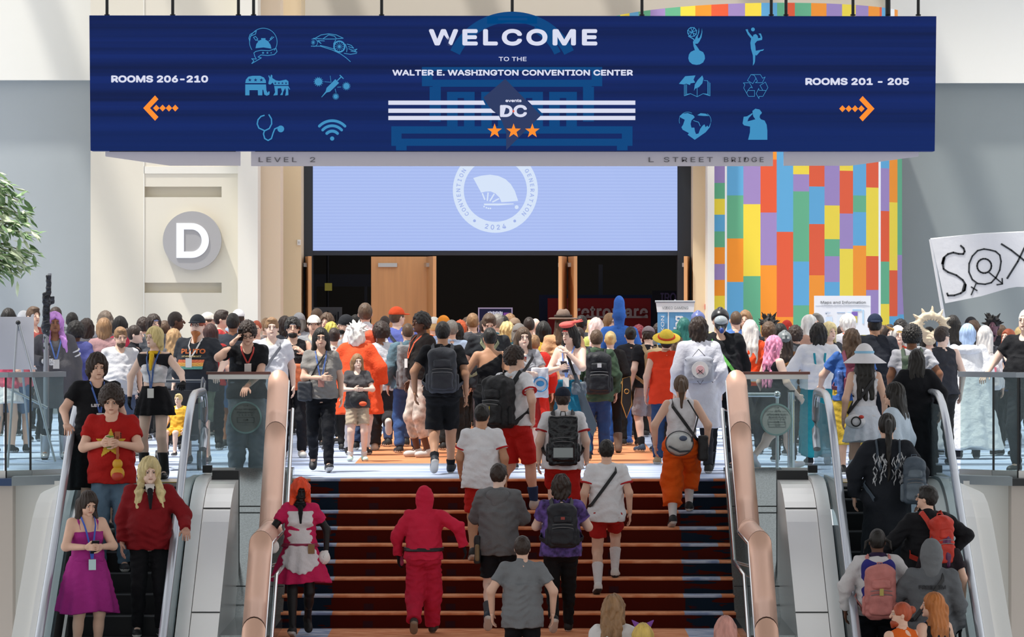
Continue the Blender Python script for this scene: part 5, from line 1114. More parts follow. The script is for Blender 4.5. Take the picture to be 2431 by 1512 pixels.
            for s in (-1, 1):
                b_.tube([P((s * .033 + .021 * math.cos(a), -.108, .008 + .016 * math.sin(a))) * S for a in [2 * math.pi * j / 14 for j in range(14)]], .0028 * S, 6, closed=True); b_.tube([P((s * .054, -.106, .012)) * S, P((s * .080, -.02, .012)) * S, P((s * .082, .01, .006)) * S], .0025 * S, 6)
            b_.tube([P((-.012, -.11, .012)) * S, P((.012, -.11, .012)) * S], .0025 * S, 6); me = bpy.data.meshes.new('glasses'); me.from_pydata(b_.v, [], b_.f); me.materials.append(mat('glasses_frame', e[1] if len(e) > 1 else '#1b1a1a', rough=.3)); link('glasses', me, root)
        elif k_ in ('cap', 'beanie', 'fedora', 'strawhat', 'sunhat', 'helmet', 'hood_up', 'hood_mask', 'headband', 'ears', 'pointed'):
            c = e[1]; M = cloth(c) if k_ != 'helmet' else mat('helmet_shell', c, rough=.35); g = Fld(hc - .3, hc + .32, vh * 1.2); nm = {'hood_up': 'hood', 'hood_mask': 'mask', 'strawhat': 'straw_hat', 'sunhat': 'sun_hat', 'ears': 'ear_headband', 'pointed': 'headpiece'}.get(k_, k_)
            if k_ == 'cap':
                fl = -1 if e[2:] and e[2] == 'rev' else 1
                g.ell(P((0, .014, .035)), (.094, .112, .105), Rd, 0).half(P((0, 0, .035)), Rd @ V3(0, 0, -1)); g2 = 1
                g.ell(P((0, -.125 * fl + (.02 if fl < 0 else 0), .040)), (.072, .075, .010), Rd, .006)
            elif k_ == 'beanie': g.ell(P((0, .02, .04)), (.096, .112, .115), Rd, 0).half(P((0, 0, .02)), Rd @ V3(0, .25, -1))
            elif k_ == 'fedora': g.ell(P((0, .01, .10)), (.088, .10, .09), Rd, 0).ell(P((0, .0, .20)), (.03, .07, .03), Rd, .02, 's').half(P((0, 0, .055)), Rd @ V3(0, 0, -1)); g.ell(P((0, .0, .06)), (.185, .19, .014), Rd, .01)
            elif k_ == 'strawhat': g.ell(P((0, .01, .07)), (.10, .108, .10), Rd, 0).half(P((0, 0, .045)), Rd @ V3(0, 0, -1)); g.ell(P((0, .01, .05)), (.19, .19, .016), Rd, .01)
            elif k_ == 'sunhat': g.ell(P((0, .01, .06)), (.105, .115, .115), Rd, 0).half(P((0, 0, .03)), Rd @ V3(0, 0, -1)); g.cone(P((0, .02, .05)), P((0, .05, -.06)), (.10, .105), (.25, .23), .05, 4, .02, .9, 1)
            elif k_ == 'helmet': g.ell(P((0, .018, .042)), (.100, .118, .104), Rd, 0).half(P((0, 0, .022)), Rd @ V3(0, -.55, -1)).ell(P((0, .02, .14)), (.03, .06, .02), Rd, .01)
            elif k_ == 'hood_up': g.ell(P((0, .02, .015)), (.108, .125, .132), Rd, 0).ell(P((0, .05, .09)), (.07, .075, .06), Rd, .03).cap(P((0, .02, -.06)), nk0, .095, .10, .05).ell(P((0, -.125, -.02)), (.070, .075, .10), Rd, .015, 's').wrinkle(.002, 1, sd)
            elif k_ == 'hood_mask': g.ell(P((0, .012, .018)), (.080, .098, .106), Rd, .02).ell(P((0, -.028, -.052)), (.062, .068, .066), Rd, .03).cap(P((0, .01, -.05)), nk0, .062, .068, .03)
            elif k_ == 'pointed': g.cap(P((0, .01, .05)), P((0, .02, .16)), .082, .062, .03).ell(P((0, .02, .17)), (.06, .06, .085), Rd, .03)
            elif k_ == 'headband':
                g.ell(P((0, .014, .045)), (.086, .104, .05), Rd, 0).half(P((0, 0, .062)), Rd @ V3(0, 0, 1)); g.half(P((0, 0, .036)), Rd @ V3(0, 0, -1))
            elif k_ == 'ears':
                for s in (-1, 1): g.cap(P((s * .05, .0, .11)), P((s * .11, .0, .21 if not e[2:] else .17)), .035, .004, .01)
                g.cap(P((-.06, 0, .12)), P((.06, 0, .12)), .012, .012, .01)
            ho_ = put(nm, g, M)
            if k_ in ('strawhat', 'sunhat', 'fedora') and ho_ is not None:
                g = Fld(hc - .3, hc + .32, vh * 1.2); zb_ = .062 if k_ != 'fedora' else .085; g.ell(P((0, .01, .07)), (.116, .125, .115), Rd, 0).half(P((0, 0, zb_ + .022)), Rd @ V3(0, 0, 1)).half(P((0, 0, zb_ - .008)), Rd @ V3(0, 0, -1)); p, q = g.mesh(); add_mesh('hat_ribbon', [(p * S, q, 0)], [cloth(e[2] if len(e) > 2 else '#222222')], ho_)
        elif k_ == 'socks':
            for i in (0, 1):
                g = Fld(np.minimum(ank[i], kn[i]) - .12, np.maximum(ank[i], kn[i]) + .12, vc); g.cap(ank[i], ank[i] + (kn[i] - ank[i]) * e[2], .042, .052 + .022 * e[2], .01, cut=1.0)
                if e[2] > .5: g.ell(kn[i] + (ank[i] - kn[i]) * .3 + V3(0, .018, 0), (.058, .062, .115), None, .02).half(ank[i] + (kn[i] - ank[i]) * e[2], kn[i] - ank[i])
                put('sock', g, cloth(e[1]))
        elif k_ == 'beard':
            g = Fld(hc - .2, hc + .2, vh); L_ = e[2] if len(e) > 2 else .02; g.ell(P((0, -.05, -.08)), (.058, .055, .045), Rd, 0).cap(P((0, -.075, -.09)), P((0, -.085, -.10 - L_)), .035, .018, .02).ell(P((0, -.10, -.045)), (.028, .02, .014), Rd, .005, 's').ell(P((0, -.06, -.02)), (.08, .08, .042), Rd, .01, 's').lumps(.003, 90, 1); put('beard', g, hairmat(e[1]))
        elif k_ == 'belt':
            g = Fld(V3(-.3, -.3, .9), V3(.3, .3, 1.15), vc); trunk(g, off_ + .052); g.half((0, 0, 1.04), (0, 0, 1)).half((0, 0, .995), (0, 0, -1)); put('belt', g, mat('belt', e[1], rough=.5))
        elif k_ == 'trim':        # coloured bands at sleeve ends and collar of ringer tees
            for i in (0, 1):
                g = Fld(el[i] - .3, el[i] + .3, vc * .8); d_ = (el[i] - sh[i]); g.cap(sh[i], el[i], .052 + off_ + fat * .012 + .003, .041 + off_ + .022 + fat * .01, 0, cut=.625, cuta=.56); put('sleeve_trim', g, cloth(e[1]))
            g = Fld(nk0 - .2, nk0 + .2, vc * .8); g.cap(nk0 - (nk1 - nk0) * .05, nk0 + (nk1 - nk0) * .16, .068, .062, .0, cut=1, cuta=0); put('collar_trim', g, cloth(e[1]))
        elif k_ == 'bands':       # stripes round the left arm
            for j, tt in enumerate(e[2]):
                g = Fld(el[1] - .4, el[1] + .4, vc * .8); g.cap(sh[1], el[1], .052 + off_ + .02, .041 + off_ + .026, 0, cut=tt + .07, cuta=tt); put('arm_band', g, cloth(e[1]))
        elif k_ == 'apron':
            fl_ = (bottom[3] if len(bottom) > 3 else .27) + .02; g = Fld(V3(-.42, -.45, .4), V3(.42, .3, 1.5), vc); trunk(g, off_ + .022).cone(md((0, 0, 1.08)), (0, .01, .56), (.17 + fat * .08, .14 + fat * .08), (fl_, fl_ * .87), .06, 11, .02, .8, sd); g.half((0, -.02, 1.2), (0, 1, 0)).half(up((0, 0, 1.40)), (0, 0, 1)); neckcut(g)
            x_, y_, z_ = g.grid(); w_ = np.where(z_ > 1.06, .140, np.clip(.12 + (1.04 - z_) * .6, .11, .20)); g.d = np.maximum(g.d, np.abs(x_) - w_ + .010 * np.sin(z_ * 90)); g.d = np.maximum(g.d, (.70 + .16 * (np.abs(x_) / .24) ** 2 + .008 * np.sin(x_ * 90)) - z_).astype(np.float32); put('apron', g, cloth(e[1]), .002)
        elif k_ == 'neckerchief':
            g = Fld(nk0 - .3, nk0 + .25, vc * .8); g.ell(up((0, .0, 1.465)), (.085, .085, .03), Rl, 0); z0_ = fr_y(1.32) - .012
            g.cap(up((0, z0_ + .045, 1.44)), V3(0, surf(0, up((0, 0, 1.38))[2]) - .014, up((0, 0, 1.38))[2]), .03, .024, .01).cap(V3(0, surf(0, up((0, 0, 1.38))[2]) - .014, up((0, 0, 1.38))[2]), V3(0, surf(0, up((0, 0, 1.27))[2]) - .014, up((0, 0, 1.27))[2]), .024, .012, .01)
            put('neckerchief', g, cloth(e[1]))
        elif k_ == 'collar':
            g = Fld(V3(-.3, -.3, 1.2), V3(.3, .35, 1.6), vc); trunk(g, off_ + .010); g.half(up((0, 0, 1.30)), (0, -.3, -1)).half(neck_cut, ncn); g.ell(up((0, -.16, 1.33)), (.06, .12, .14), Rl, .01, 's'); put('sailor_collar', g, cloth(e[1]))
        elif k_ == 'print':       # flat shapes on the chest: kind, colour, scale
            sz = e[3] if len(e) > 3 else .12; zc_ = up((0, 0, e[4] if len(e) > 4 else 1.24))[2]; back_ = bool(e[5:])
            poly_ = [((1 if j % 2 == 0 else .42) * math.sin(math.pi * j / 5), (1 if j % 2 == 0 else .42) * math.cos(math.pi * j / 5)) for j in range(10)]
            def inside(a, b):
                if e[1] == 'bars': return abs(a) < 1 and abs(b) < .36
                if e[1] == 'rect': return abs(a) < 1 and abs(b) < .6
                if e[1] == 'vee': return abs(a) < .5 * (b + 1) / 2
                if e[1] == 'disc': return a * a + b * b < 1
                c2 = False
                for j in range(10):
                    (x1_, y1_), (x2_, y2_) = poly_[j], poly_[j - 1]
                    if (y1_ > b) != (y2_ > b) and a < (x2_ - x1_) * (b - y1_) / (y2_ - y1_) + x1_: c2 = not c2
                return c2
            stp = .007; nn_ = int(sz / stp) + 1; vs = []; fs = []; mis = []
            for iz in range(-nn_, nn_):
                for ix in range(-nn_, nn_):
                    if inside((ix + .5) * stp / sz, (iz + .5) * stp / sz):
                        b0 = len(vs)
                        for dx_, dz_ in ((0, 0), (1, 0), (1, 1), (0, 1)): xx_ = (ix + dx_) * stp; zq = zc_ + (iz + dz_) * stp; vs.append((xx_ * S, (surf(xx_, zq, back_) + (.006 if back_ else -.006)) * S, zq * S))
                        fs.append((b0, b0 + 1, b0 + 2, b0 + 3)); mis.append(0 if e[1] != 'bars' else min(2, int((.36 - (iz + .5) * stp / sz) / .24)))
            me = bpy.data.meshes.new('print'); me.from_pydata(vs, [], fs); [me.materials.append(mat('print', c2, rough=.7)) for c2 in (('#c8643a', '#d9a04a', '#5d9a8e') if e[1] == 'bars' else (e[2],))]; me.polygons.foreach_set('material_index', mis); link('print', me, root)
        elif k_ == 'words':
            body_, c2, w_, zc_ = e[1], e[2], e[3], up((0, 0, e[4]))[2]; back_ = bool(e[5:])
            o = text('lettering', body_, w_ * 1.6 / max(1, len(body_)), (0, 0, 0), mat('print', c2, rough=.7), None, bold=.004 if len(body_) < 9 else .0008, width=w_, depth=0); o.parent = root; me = o.data; co = np.empty(len(me.vertices) * 3, dtype=np.float32); me.vertices.foreach_get('co', co); co = co.reshape(-1, 3)
            for j in range(len(co)):
                xq = co[j, 0] * (-1 if back_ else 1); zq = zc_ + co[j, 1]; co[j] = (xq * S, (surf(xq, zq, back_) + (.012 if back_ else -.012)) * S, zq * S)
            me.vertices.foreach_set('co', co.ravel()); o.location = (0, 0, 0); o.rotation_euler = (0, 0, 0)
        elif k_ == 'ribbon':
            bandm([P((0, .135, .06)), P((0.01, .165, -.02)), P((.012, .17, -.15)), P((0, .165, -.34)), P((.0, .15, -.62))], .03, .006, cloth(e[1]), 'hair_ribbon')
        elif k_ == 'mask':
            g = Fld(hc - .25, hc + .2, vh); g.ell(P((0, -.07, -.02)), (.072, .065, .085), Rd, 0).ell(P((0, -.12, -.085)), (.035, .045, .035), Rd, .02); g.half(P((0, -.03, 0)), Rd @ V3(0, 1, 0)); put('gas_mask', g, mat('mask_rubber', '#20262b', rough=.4))
            g = Fld(hc - .25, hc + .2, vh); g.ell(P((0, -.070, .004)), (.074, .082, .062), Rd, 0); g.half(P((0, -.045, 0)), Rd @ V3(0, 1, 0)); put('visor', g, mat('visor', '#9fa9ad', rough=.08, spec=.8))
            g = Fld(hc - .25, hc + .2, vh); g.ell(P((0, -.17, -.10)), (.026, .022, .032), Rd, 0); put('filter', g, mat('filter_blue', '#24408a', rough=.4))
        elif k_ == 'facepaint':
            pass
    root['S'] = S
    # world mapping for things held or carried
    cz, sz_ = math.cos(rz), math.sin(rz); L0 = np.array(root.location)
    Wd = lambda p: L0 + np.array([p[0] * cz - p[1] * sz_, p[0] * sz_ + p[1] * cz, p[2]]) * S
    inf = dict(root=root, S=S, W=Wd, hands=ho, up=up, md=md, P=P, Rd=Rd, Rl=Rl, rz=rz, off=off_, bky=bk_y(1.2), fat=fat, fem=fem, vc=vc, near=near, wr=wr_, sh=sh, surf=surf)
    return inf
def held(inf, name, label, cat, shapes, mats, at, group=None, rot=0.0):
    """a thing carried by a figure: its own top-level object with its own parts; at: local point of the figure"""
    w = inf['W'](at); t = thing(name, label, cat, tuple(w), inf['rz'] + rot, group); return t
def pack(inf, label, col, w=.15, hgt=.23, d=.09, pocket=None, strap=None, z=1.20, name='backpack', rough=.6, style='day', patch=None, bulge=1.0, dx=0.0, group=None):
    """a backpack on the figure's back"""
    S = inf['S']; base = inf['up']((dx, inf['bky'] + d * .9, z)); wpt = inf['W'](base); t = thing(name, label, 'backpack' if name == 'backpack' else 'bag', tuple(wpt), inf['rz'], group)
    R = inf['Rl']; vc = max(inf['vc'], .010); M = mat('pack_fabric', col, rough=rough, noise=.12, nscale=9, bump=.3, bscale=30, spec=.35); M2 = mat('pack_fabric', pocket or col, rough=rough, noise=.15, nscale=9, bump=.3, bscale=30, spec=.35); MS = mat('strap', strap or col, rough=.6)
    q = lambda p: R @ np.array(p, float)
    def put(nm, g, M_):
        p, qq = g.mesh(); return add_mesh(nm, [(p * S, qq, 0)], [M_], t) if len(qq) else None
    lo = V3(-w - .12, -.2, -hgt - .15); hi = V3(w + .12, d * 2 + .15, hgt + .2)
    g = Fld(lo, hi, vc); g.box(q((0, 0, 0)), (w, d, hgt), R, .055 if style != 'box' else .03, 0)
    if style == 'day': g.ell(q((0, 0, hgt * .82)), (w * .92, d * .95, hgt * .32), R, .03)
    g.wrinkle(.004, 1, w * 30); put('pack_body', g, M)
    g = Fld(lo, hi, vc); g.box(q((0, d * .95, -hgt * .42)), (w * .78, d * .45, hgt * .42), R, .035, 0)
    if style == 'day': g.box(q((0, d * .92, hgt * .38)), (w * .66, d * .30, hgt * .20), R, .03, .01)
    g.wrinkle(.003, 1, 2); put('front_pocket', g, M2)
    for s in (-1, 1): a_ = q((s * w * .99, .01, -hgt * .75)); b_ = q((s * w * .99, .01, -hgt * .2)); g = Fld(np.minimum(a_, b_) - .06, np.maximum(a_, b_) + .06, vc * .8); g.cap(a_, b_, .032, .03, .01); put('side_pocket', g, M2)
    m_ = MB(); m_.tube([q((-.03, -d * .6, hgt)) * S, q((-.022, -d * .6, hgt + .045)) * S, q((.022, -d * .6, hgt + .045)) * S, q((.03, -d * .6, hgt)) * S], .007 * S, 6); me = bpy.data.meshes.new('handle'); me.from_pydata([Vector(v) for v in m_.v], [], m_.f); me.materials.append(MS); link('handle', me, t)
    for s in (-1, 1):
        pts = [(s * .075, -d * .9, hgt * .55), (s * .10, -d * 1.0 - .03, hgt * .55 + .08), (s * .112, -d - .12, 1.492 - z), (s * .112, -d - .19, 1.475 - z), (s * .105, -d - .255 - inf['fat'] * .03, 1.36 - z), (s * .135, -d - .26 - inf['fat'] * .05, 1.20 - z), (s * .182 + s * inf['fat'] * .06, -d - .13, 1.06 - z), (s * .14, -d * .9, -hgt * .8)]
        m_ = MB(); vs = []; fs = []; Pq = [q((p[0] - dx, p[1], p[2])) * S for p in pts]; ax_ = q((0, -d - .12, 1.2 - z)) * S
        for k_, p_ in enumerate(Pq):
            t_ = Pq[min(k_ + 1, 7)] - Pq[max(k_ - 1, 0)]; t_ /= np.linalg.norm(t_); n_ = p_ - ax_; n_[2] *= .3; n_ /= np.linalg.norm(n_) + 1e-9; s2 = np.cross(t_, n_); s2 /= np.linalg.norm(s2) + 1e-9
            for a_, b_ in ((-1, 0), (1, 0), (1, 1), (-1, 1)): vs.append(tuple(p_ + s2 * a_ * .026 * S + n_ * b_ * .012 * S))
        for k_ in range(7):
            for j in range(4): fs.append((k_ * 4 + j, k_ * 4 + (j + 1) % 4, k_ * 4 + 4 + (j + 1) % 4, k_ * 4 + 4 + j))
        me = bpy.data.meshes.new('shoulder_strap'); me.from_pydata(vs, [], fs); me.materials.append(MS); link('shoulder_strap', me, t)
    m_ = MB()
    for zz_ in (hgt * .1, -hgt * .05): m_.tube([q((a * w * .7, d * (1.38 if zz_ < 0 else 1.2), zz_ + .012 * math.cos(a * 1.5))) * S for a in (-1, -.5, 0, .5, 1)], .004 * S, 6)
    me = bpy.data.meshes.new('zipper'); me.from_pydata([Vector(v) for v in m_.v], [], m_.f); me.materials.append(mat('zip', '#6f7072', rough=.4)); link('zipper', me, t)
    if patch:
        m_ = MB(); c_ = q((0, d * 1.42, patch[1])) * S; m_.obox(c_, q((patch[2], 0, 0)) * S, q((0, .004, 0)) * S, q((0, 0, patch[3])) * S); me = bpy.data.meshes.new('patch'); me.from_pydata([Vector(v) for v in m_.v], [], m_.f); me.materials.append(mat('patch', patch[0], rough=.4)); link('patch', me, t)
    return t
def ltool(t, name, m_, M, smooth=True):
    me = bpy.data.meshes.new(name); me.from_pydata([Vector(v) for v in m_.v], [], m_.f); me.materials.append(M); me.polygons.foreach_set('use_smooth', m_.sm); return link(name, me, t)
def phone(inf, label, col='#15171a', at=None, tilt=.5):
    hd = inf['hands']; c = at if at is not None else (hd[0] + hd[1]) / 2
    t = held(inf, 'phone', label, 'phone', None, None, c); m_ = MB(); R = rotm(rx=tilt); m_.obox((0, 0, 0), R @ V3(.038, 0, 0), R @ V3(0, .005, 0), R @ V3(0, 0, .075)); ltool(t, 'case', m_, mat('phone_case', col, rough=.3))
    m_ = MB(); m_.obox(R @ V3(0, .0055, 0), R @ V3(.034, 0, 0), R @ V3(0, .001, 0), R @ V3(0, 0, .07)); ltool(t, 'display', m_, mat('phone_glass', '#0b0d12', rough=.1)); return t
def bag(inf, name, label, col, at, r=(.12, .06, .10), cat='bag', rough=.6, strap=None, pocket=None, shape='box', fn=None, group=None):
    S = inf['S']; t = held(inf, name, label, cat, None, None, at, group); vc = max(inf['vc'] * .8, .009); r = np.array(r)
    g = Fld(-r - .05, r + .05, vc)
    if shape == 'box': g.box((0, 0, 0), r, None, min(r) * .6, 0)
    else: g.ell((0, 0, 0), r, None, 0)
    g.wrinkle(.003, 1, r[0] * 40); p, q = g.mesh(); add_mesh('bag_body', [(p * S, q, 0)], [mat('bag_fabric', col, rough=rough, noise=.1, bump=.2)], t)
    if pocket:
        g = Fld(-r - .1, r + .1, vc); g.box((0, r[1] * .9, -r[2] * .2), (r[0] * .7, r[1] * .35, r[2] * .6), None, .02, 0); p, q = g.mesh(); add_mesh('pocket', [(p * S, q, 0)], [mat('bag_fabric', pocket, rough=rough)], t)
    if strap: m_ = MB(); m_.tube([np.array(a) * S for a in strap], .010 * S, 6); ltool(t, 'strap', m_, mat('strap', '#17181a', rough=.6))
    return t
# ------------------------------------------------------------------ the people
WHT = '#dcdcdf'; BLK = '#131418'
def ff(p): return p
# -- on the stairs
i = person(715, 1140, 47.6, 'person in pink maid dress with bright orange wig coming down the stairs', zf=ZL, face=4, skin='k', fem=True, hair=('wavy', '#e8491e', .26), top=('tee', '#c42257', 1.0), bottom=('skirt', '#c42257', .60, .34), shoes='#121214', arms=('rail', 'out'), legs='walk', head=(6, 18), extra=(('apron', '#d9d3d6'), ('belt', '#8f1f45'), ('neckerchief', '#151417'), ('gloves', '#e6e3e2')))
def mitten(inf, k):
    S = inf['S']; g = Fld(-V3(.12, .12, .12), V3(.12, .12, .12), .008); g.ell((0, 0, 0), (.068, .062, .078), None, 0).lumps(.004, 60, k); p, q = g.mesh(); o = add_mesh('fur_cuff', [(p * S, q, 0)], [cloth('#e9e6e4')], inf['root']); o.location = Vector(inf['hands'][k] * S)
mitten(i, 0); mitten(i, 1)
o = MB(); o.obox((0, 0, 0), (.035, 0, 0), (0, .006, 0), (0, 0, .05)); ob_ = ltool(i['root'], 'badge', o, mat('badge_print', '#8d6a45')); ob_.location = Vector(V3(.12, i['surf'](.12, .98) - .06, .98) * i['S'])
i = person(1008, 1163, 47.75, 'person in bright red-pink hooded jumpsuit with black belt climbing away', zf=ZL, face=176, hair=('bald', 'k'), top=('hoodie', '#c4213f', .9), bottom=('baggy', '#b81f3c'), shoes='#39302c', arms=(((.30, -.05, -.36), (.8, .5, 0)), 'out'), legs='walk', lean=14, fat=.35, extra=(('hood_up', '#c4213f'), ('belt', '#141214'), ('gloves', '#17161a')), sole='#8d7d6c')
bag(i, 'drink_bottle', 'small dark pink bottle held by the jumpsuit figure', '#b0406a', i['hands'][1] + V3(0, -.04, .0), (.035, .035, .075), 'bottle', shape='ell')
i = person(1185, 1103, 48.25, 'young man in grey zip hoodie and black shorts with glasses climbing stairs', zf=ZL, face=176, skin='p', hair=('short', 'd'), top=('hoodie', '#68696b', .80), bottom=('shorts', '#141418', .8), shoes='#1d2a3a', arms=('phone', 'phone'), legs='walk', head=(-22, 5), fat=.2, extra=(('glasses',), ('socks', '#4b4d52', .38)))
bag(i, 'sling_bag', 'dark sling bag with tan front hanging beside the grey hoodie', '#1b1c1f', (.215, .05, .86), (.035, .085, .15), 'bag', pocket='#7d6a4a')
i = person(1332, 1130, 47.95, 'person in purple tie-dye tee and black trousers with dark wavy hair', zf=ZL, face=182, skin='p', hair=('messy', 'd'), top=('tee', mat('tie_dye', '#54407e', rough=.9, noise=.9, nscale=14), .86), bottom=('pants', '#0d0d10'), shoes='#121214', arms=('strap', 'book'), legs='walk', fat=.65)
pack(i, 'black school backpack with grey zip pulls on the purple tie-dye tee', '#1f2127', .165, .235, .09, patch=('#8f2a1c', .10, .022, .015))
i = person(1240, 1275, 45.3, 'man in short-sleeved grey button shirt with short dark hair low on stairs', zf=zstair(45.3), face=178, skin='l', hair=('short', 'd'), top=('polo', '#74777a', .80), bottom=('pants', '#101115'), shoes='#19191c', arms=('out', 'out'), fat=.45)
i = person(1457, 1417, 44.2, 'person with wavy dark-blond hair and white tee at the bottom edge', zf=zstair(44.2), face=165, skin='p', fem=True, hair=('wavy', 'l', .28), top=('tee', '#cfcccb'), bottom=('jeans', '#35425c'), arms=('out', 'down'), fat=.35)
i = person(1526, 1484, 43.9, 'person with yellow-blond hair wearing shiny purple cat ears', zf=zstair(43.9), face=178, skin='p', fem=True, hair=('bob', '#c9ac58'), top=('tee', '#777777'), bottom=('jeans', '#35425c'), extra=(('ears', '#7b4a96', 'low'),))
i = person(1722, 1466, 43.9, 'person with long dusty-pink hair at the foot of the stairs', zf=zstair(43.9), face=180, skin='p', fem=True, hair=('long', '#c08a7e', .45), top=('tee', '#7d6660'), bottom=('jeans', '#35425c'))
i = person(1145, 962, 49.62, 'man in white tee with red trim and short black hair on mid stairs', zf=zstair(49.62), face=180, skin='t', hair=('short', 'k'), top=('loose_tee', WHT, .82), bottom=('shorts', '#b5201c'), arms=('down', 'fwd'), legs='up', head=(-18, 5), fat=.3, extra=(('trim', '#b3262a'), ('glasses',)))
t = held(i, 'skateboard', 'narrow skateboard with colourful floral deck held beside the white tee', 'skateboard', None, None, (-.20, -.02, .82)); m = MB(); m.obox((0, 0, 0), (.035, 0, 0), (0, .012, 0), (0, 0, .34)); ltool(t, 'deck', m, mat('floral_deck', '#c9a04a', noise=.8, nscale=22)); m = MB()
for z_ in (-.22, .22): m.tube([(-.05, .035, z_), (.05, .035, z_)], .022, 8)
ltool(t, 'wheels', m, mat('wheel', '#c4392f'))
i = person(1222, 826, 50.55, 'man with black backpack, red headband glasses, white tee and red shorts', zf=zstair(50.55), face=140, skin='l', hair=('curly', 'd'), top=('loose_tee', WHT, .92), bottom=('shorts', '#b8221e', .95), arms=('pocket', 'down'), legs='walk', head=(-42, 0), fat=.2, extra=(('trim', '#b3262a'), ('headband', '#c3242c'), ('glasses', '#c3242c'), ('socks', '#263a5e', .4)), shoes='#b7b3ae')
pack(i, 'large black backpack with yellow zip pulls and a green plush charm', '#16171a', .17, .27, .11, z=1.16, patch=('#c4b32a', -.08, .008, .05))
i = person(1336, 922, 50.02, 'man in navy cap, white tee with red trim and red shorts', zf=zstair(50.02), face=180, skin='p', hair=('short', 'd'), top=('loose_tee', WHT, .84), bottom=('shorts', '#b3201c', .98), arms=('down', 'down'), legs='up2', fat=.55, extra=(('trim', '#b3262a'), ('cap', '#1c2230')))
pack(i, 'big glossy black rectangular backpack with pale panel on white tee', '#14171b', .165, .28, .11, z=1.17, rough=.25, style='box', patch=('#8f9a9b', -.13, .11, .055))
i = person(1440, 1046, 49.08, 'man in white tee with black diagonal strap, red shorts and tall white socks', zf=zstair(49.08), face=180, skin='l', hair=('short', 'k'), top=('tee', WHT, .83), bottom=('shorts', '#a81c1a', .62), shoes='#d8d6d2', sole='#26262a', arms=('down', 'down'), legs='up', fat=.2, extra=(('trim', '#b3262a'), ('strap', '#101114', -1), ('socks', '#d9d7d8', .62)))
i = person(1617, 893, 50.2, 'woman in white top with bright orange trousers climbing, brown ponytail', zf=zstair(50.2), face=180, skin='l', fem=True, hair=('pony', 'b', .30), top=('tank', '#d7d5d8', 1.0), bottom=('baggycrop', '#e05a12'), shoes='#1a1b1f', arms=('out', 'out'), legs='up', fat=.45, extra=(('socks', '#d9d6d6', .70), ('strap', '#131316', 1),))
t = bag(i, 'round_bag', 'round white and grey panelled ball bag worn on the lower back', '#b9bab8', (.03, .25, .98), (.155, .12, .135), 'bag', shape='ell', strap=[(-.14, .05, .02), (-.22, -.1, .3), (-.1, -.1, .50)])
m = MB(); ring_pts = [(.158 * math.cos(a) * .98, .03 + .0 * a, .138 * math.sin(a)) for a in [2 * math.pi * k_ / 28 for k_ in range(28)]]; m.tube([(p[0], p[1], p[2]) for p in ring_pts], .006, 6, closed=True); ltool(t, 'seam', m, mat('seam_dark', '#3a3d42'))
m = MB(); m.ball((-.04, .11, .06), (.045, .03, .03)); ltool(t, 'port', m, mat('port_blue', '#48566e')); m = MB(); m.tube([(-.12, .09, -.08), (.0, .125, -.09), (.12, .08, -.03)], .011, 8); ltool(t, 'handle', m, mat('seam_dark', '#3a3d42'))
bag(i, 'messenger_bag', 'black messenger bag hanging at the hip of the orange trousers', '#15161a', (-.25, .10, .92), (.06, .11, .15), 'bag')
# -- descending escalator
def esc(x, yt, Y, label, **k): return person(x, yt, Y, label, zf=zse(Y), **k)
i = esc(233, 843, 47.75, 'long-haired person in black tee dress printed with white outline and words', face=14, skin='l', hair=('messy', 'd'), top=('tee', '#121317', .6), bottom=('skirt', '#101115', .42, .30), shoes='#17171a', arms=('rail', 'down'), head=(4, 14), fat=.5, extra=(('lanyard', '#3c5fa8'), ('words', 'LET ME', '#c9c9cc', .17, 1.25)))
i = esc(266, 923, 47.15, 'curly-haired person in red tee printed with a big yellow star', face=2, skin='l', hair=('afro', 'd'), top=('tee', '#a61a16', .84), bottom=('jeans', '#5c7488'), shoes='#2b2b30', arms=('phone', 'phone'), head=(0, 22), fat=.6, extra=(('print', 'star', '#c9a52e', .15, 1.22), ))
phone(i, 'phone in green case held over the red star tee', '#6f9a4f')
t = held(i, 'toy_guitar', 'small red and yellow toy guitar hanging on the red tee', 'guitar', None, None, V3(.07, min(i['surf'](.07, 1.0), i['surf'](.07, 1.12)) - .035, 1.06)); m = MB(); m.ball((0, 0, -.13), (.075, .025, .075)); m.ball((0, 0, -.03), (.055, .022, .055)); ltool(t, 'guitar_body', m, mat('toy_yellow', '#cf9a1e', rough=.4)); m = MB(); m.ball((0, -.015, -.16), (.062, .018, .05)); ltool(t, 'red_plate', m, mat('toy_red', '#b5351b', rough=.4))
m = MB(); m.obox((0, 0, .12), (.014, 0, 0), (0, .01, 0), (0, 0, .14)); m.obox((0, 0, .27), (.028, 0, 0), (0, .01, 0), (0, 0, .04)); ltool(t, 'neck', m, mat('toy_orange', '#a04a1c', rough=.4))
m = MB(); [m.ball((sx_ * .034, 0, .25 + .02 * k_), .008, 8, 5) for sx_ in (-1, 1) for k_ in range(3)]; ltool(t, 'tuning_pegs', m, mat('peg', '#3a2416'))
i = esc(357, 1090, 46.0, 'person with very long pale-blond wavy wig in dark red blazer', face=8, skin='p', hair=('wavy', '#cdbb88', .62, 1), top=('jacket', '#7c1219', .86), bottom=('pants', '#111115'), shoes='#17181a', arms=('down', 'rail'), legs='stand', head=(4, 15), fat=.4, extra=(('print', 'vee', '#d4d0cc', .10, 1.40), ('neckerchief', '#15151a'), ('gloves', '#b98f7d')), sole='#c9c7c2')
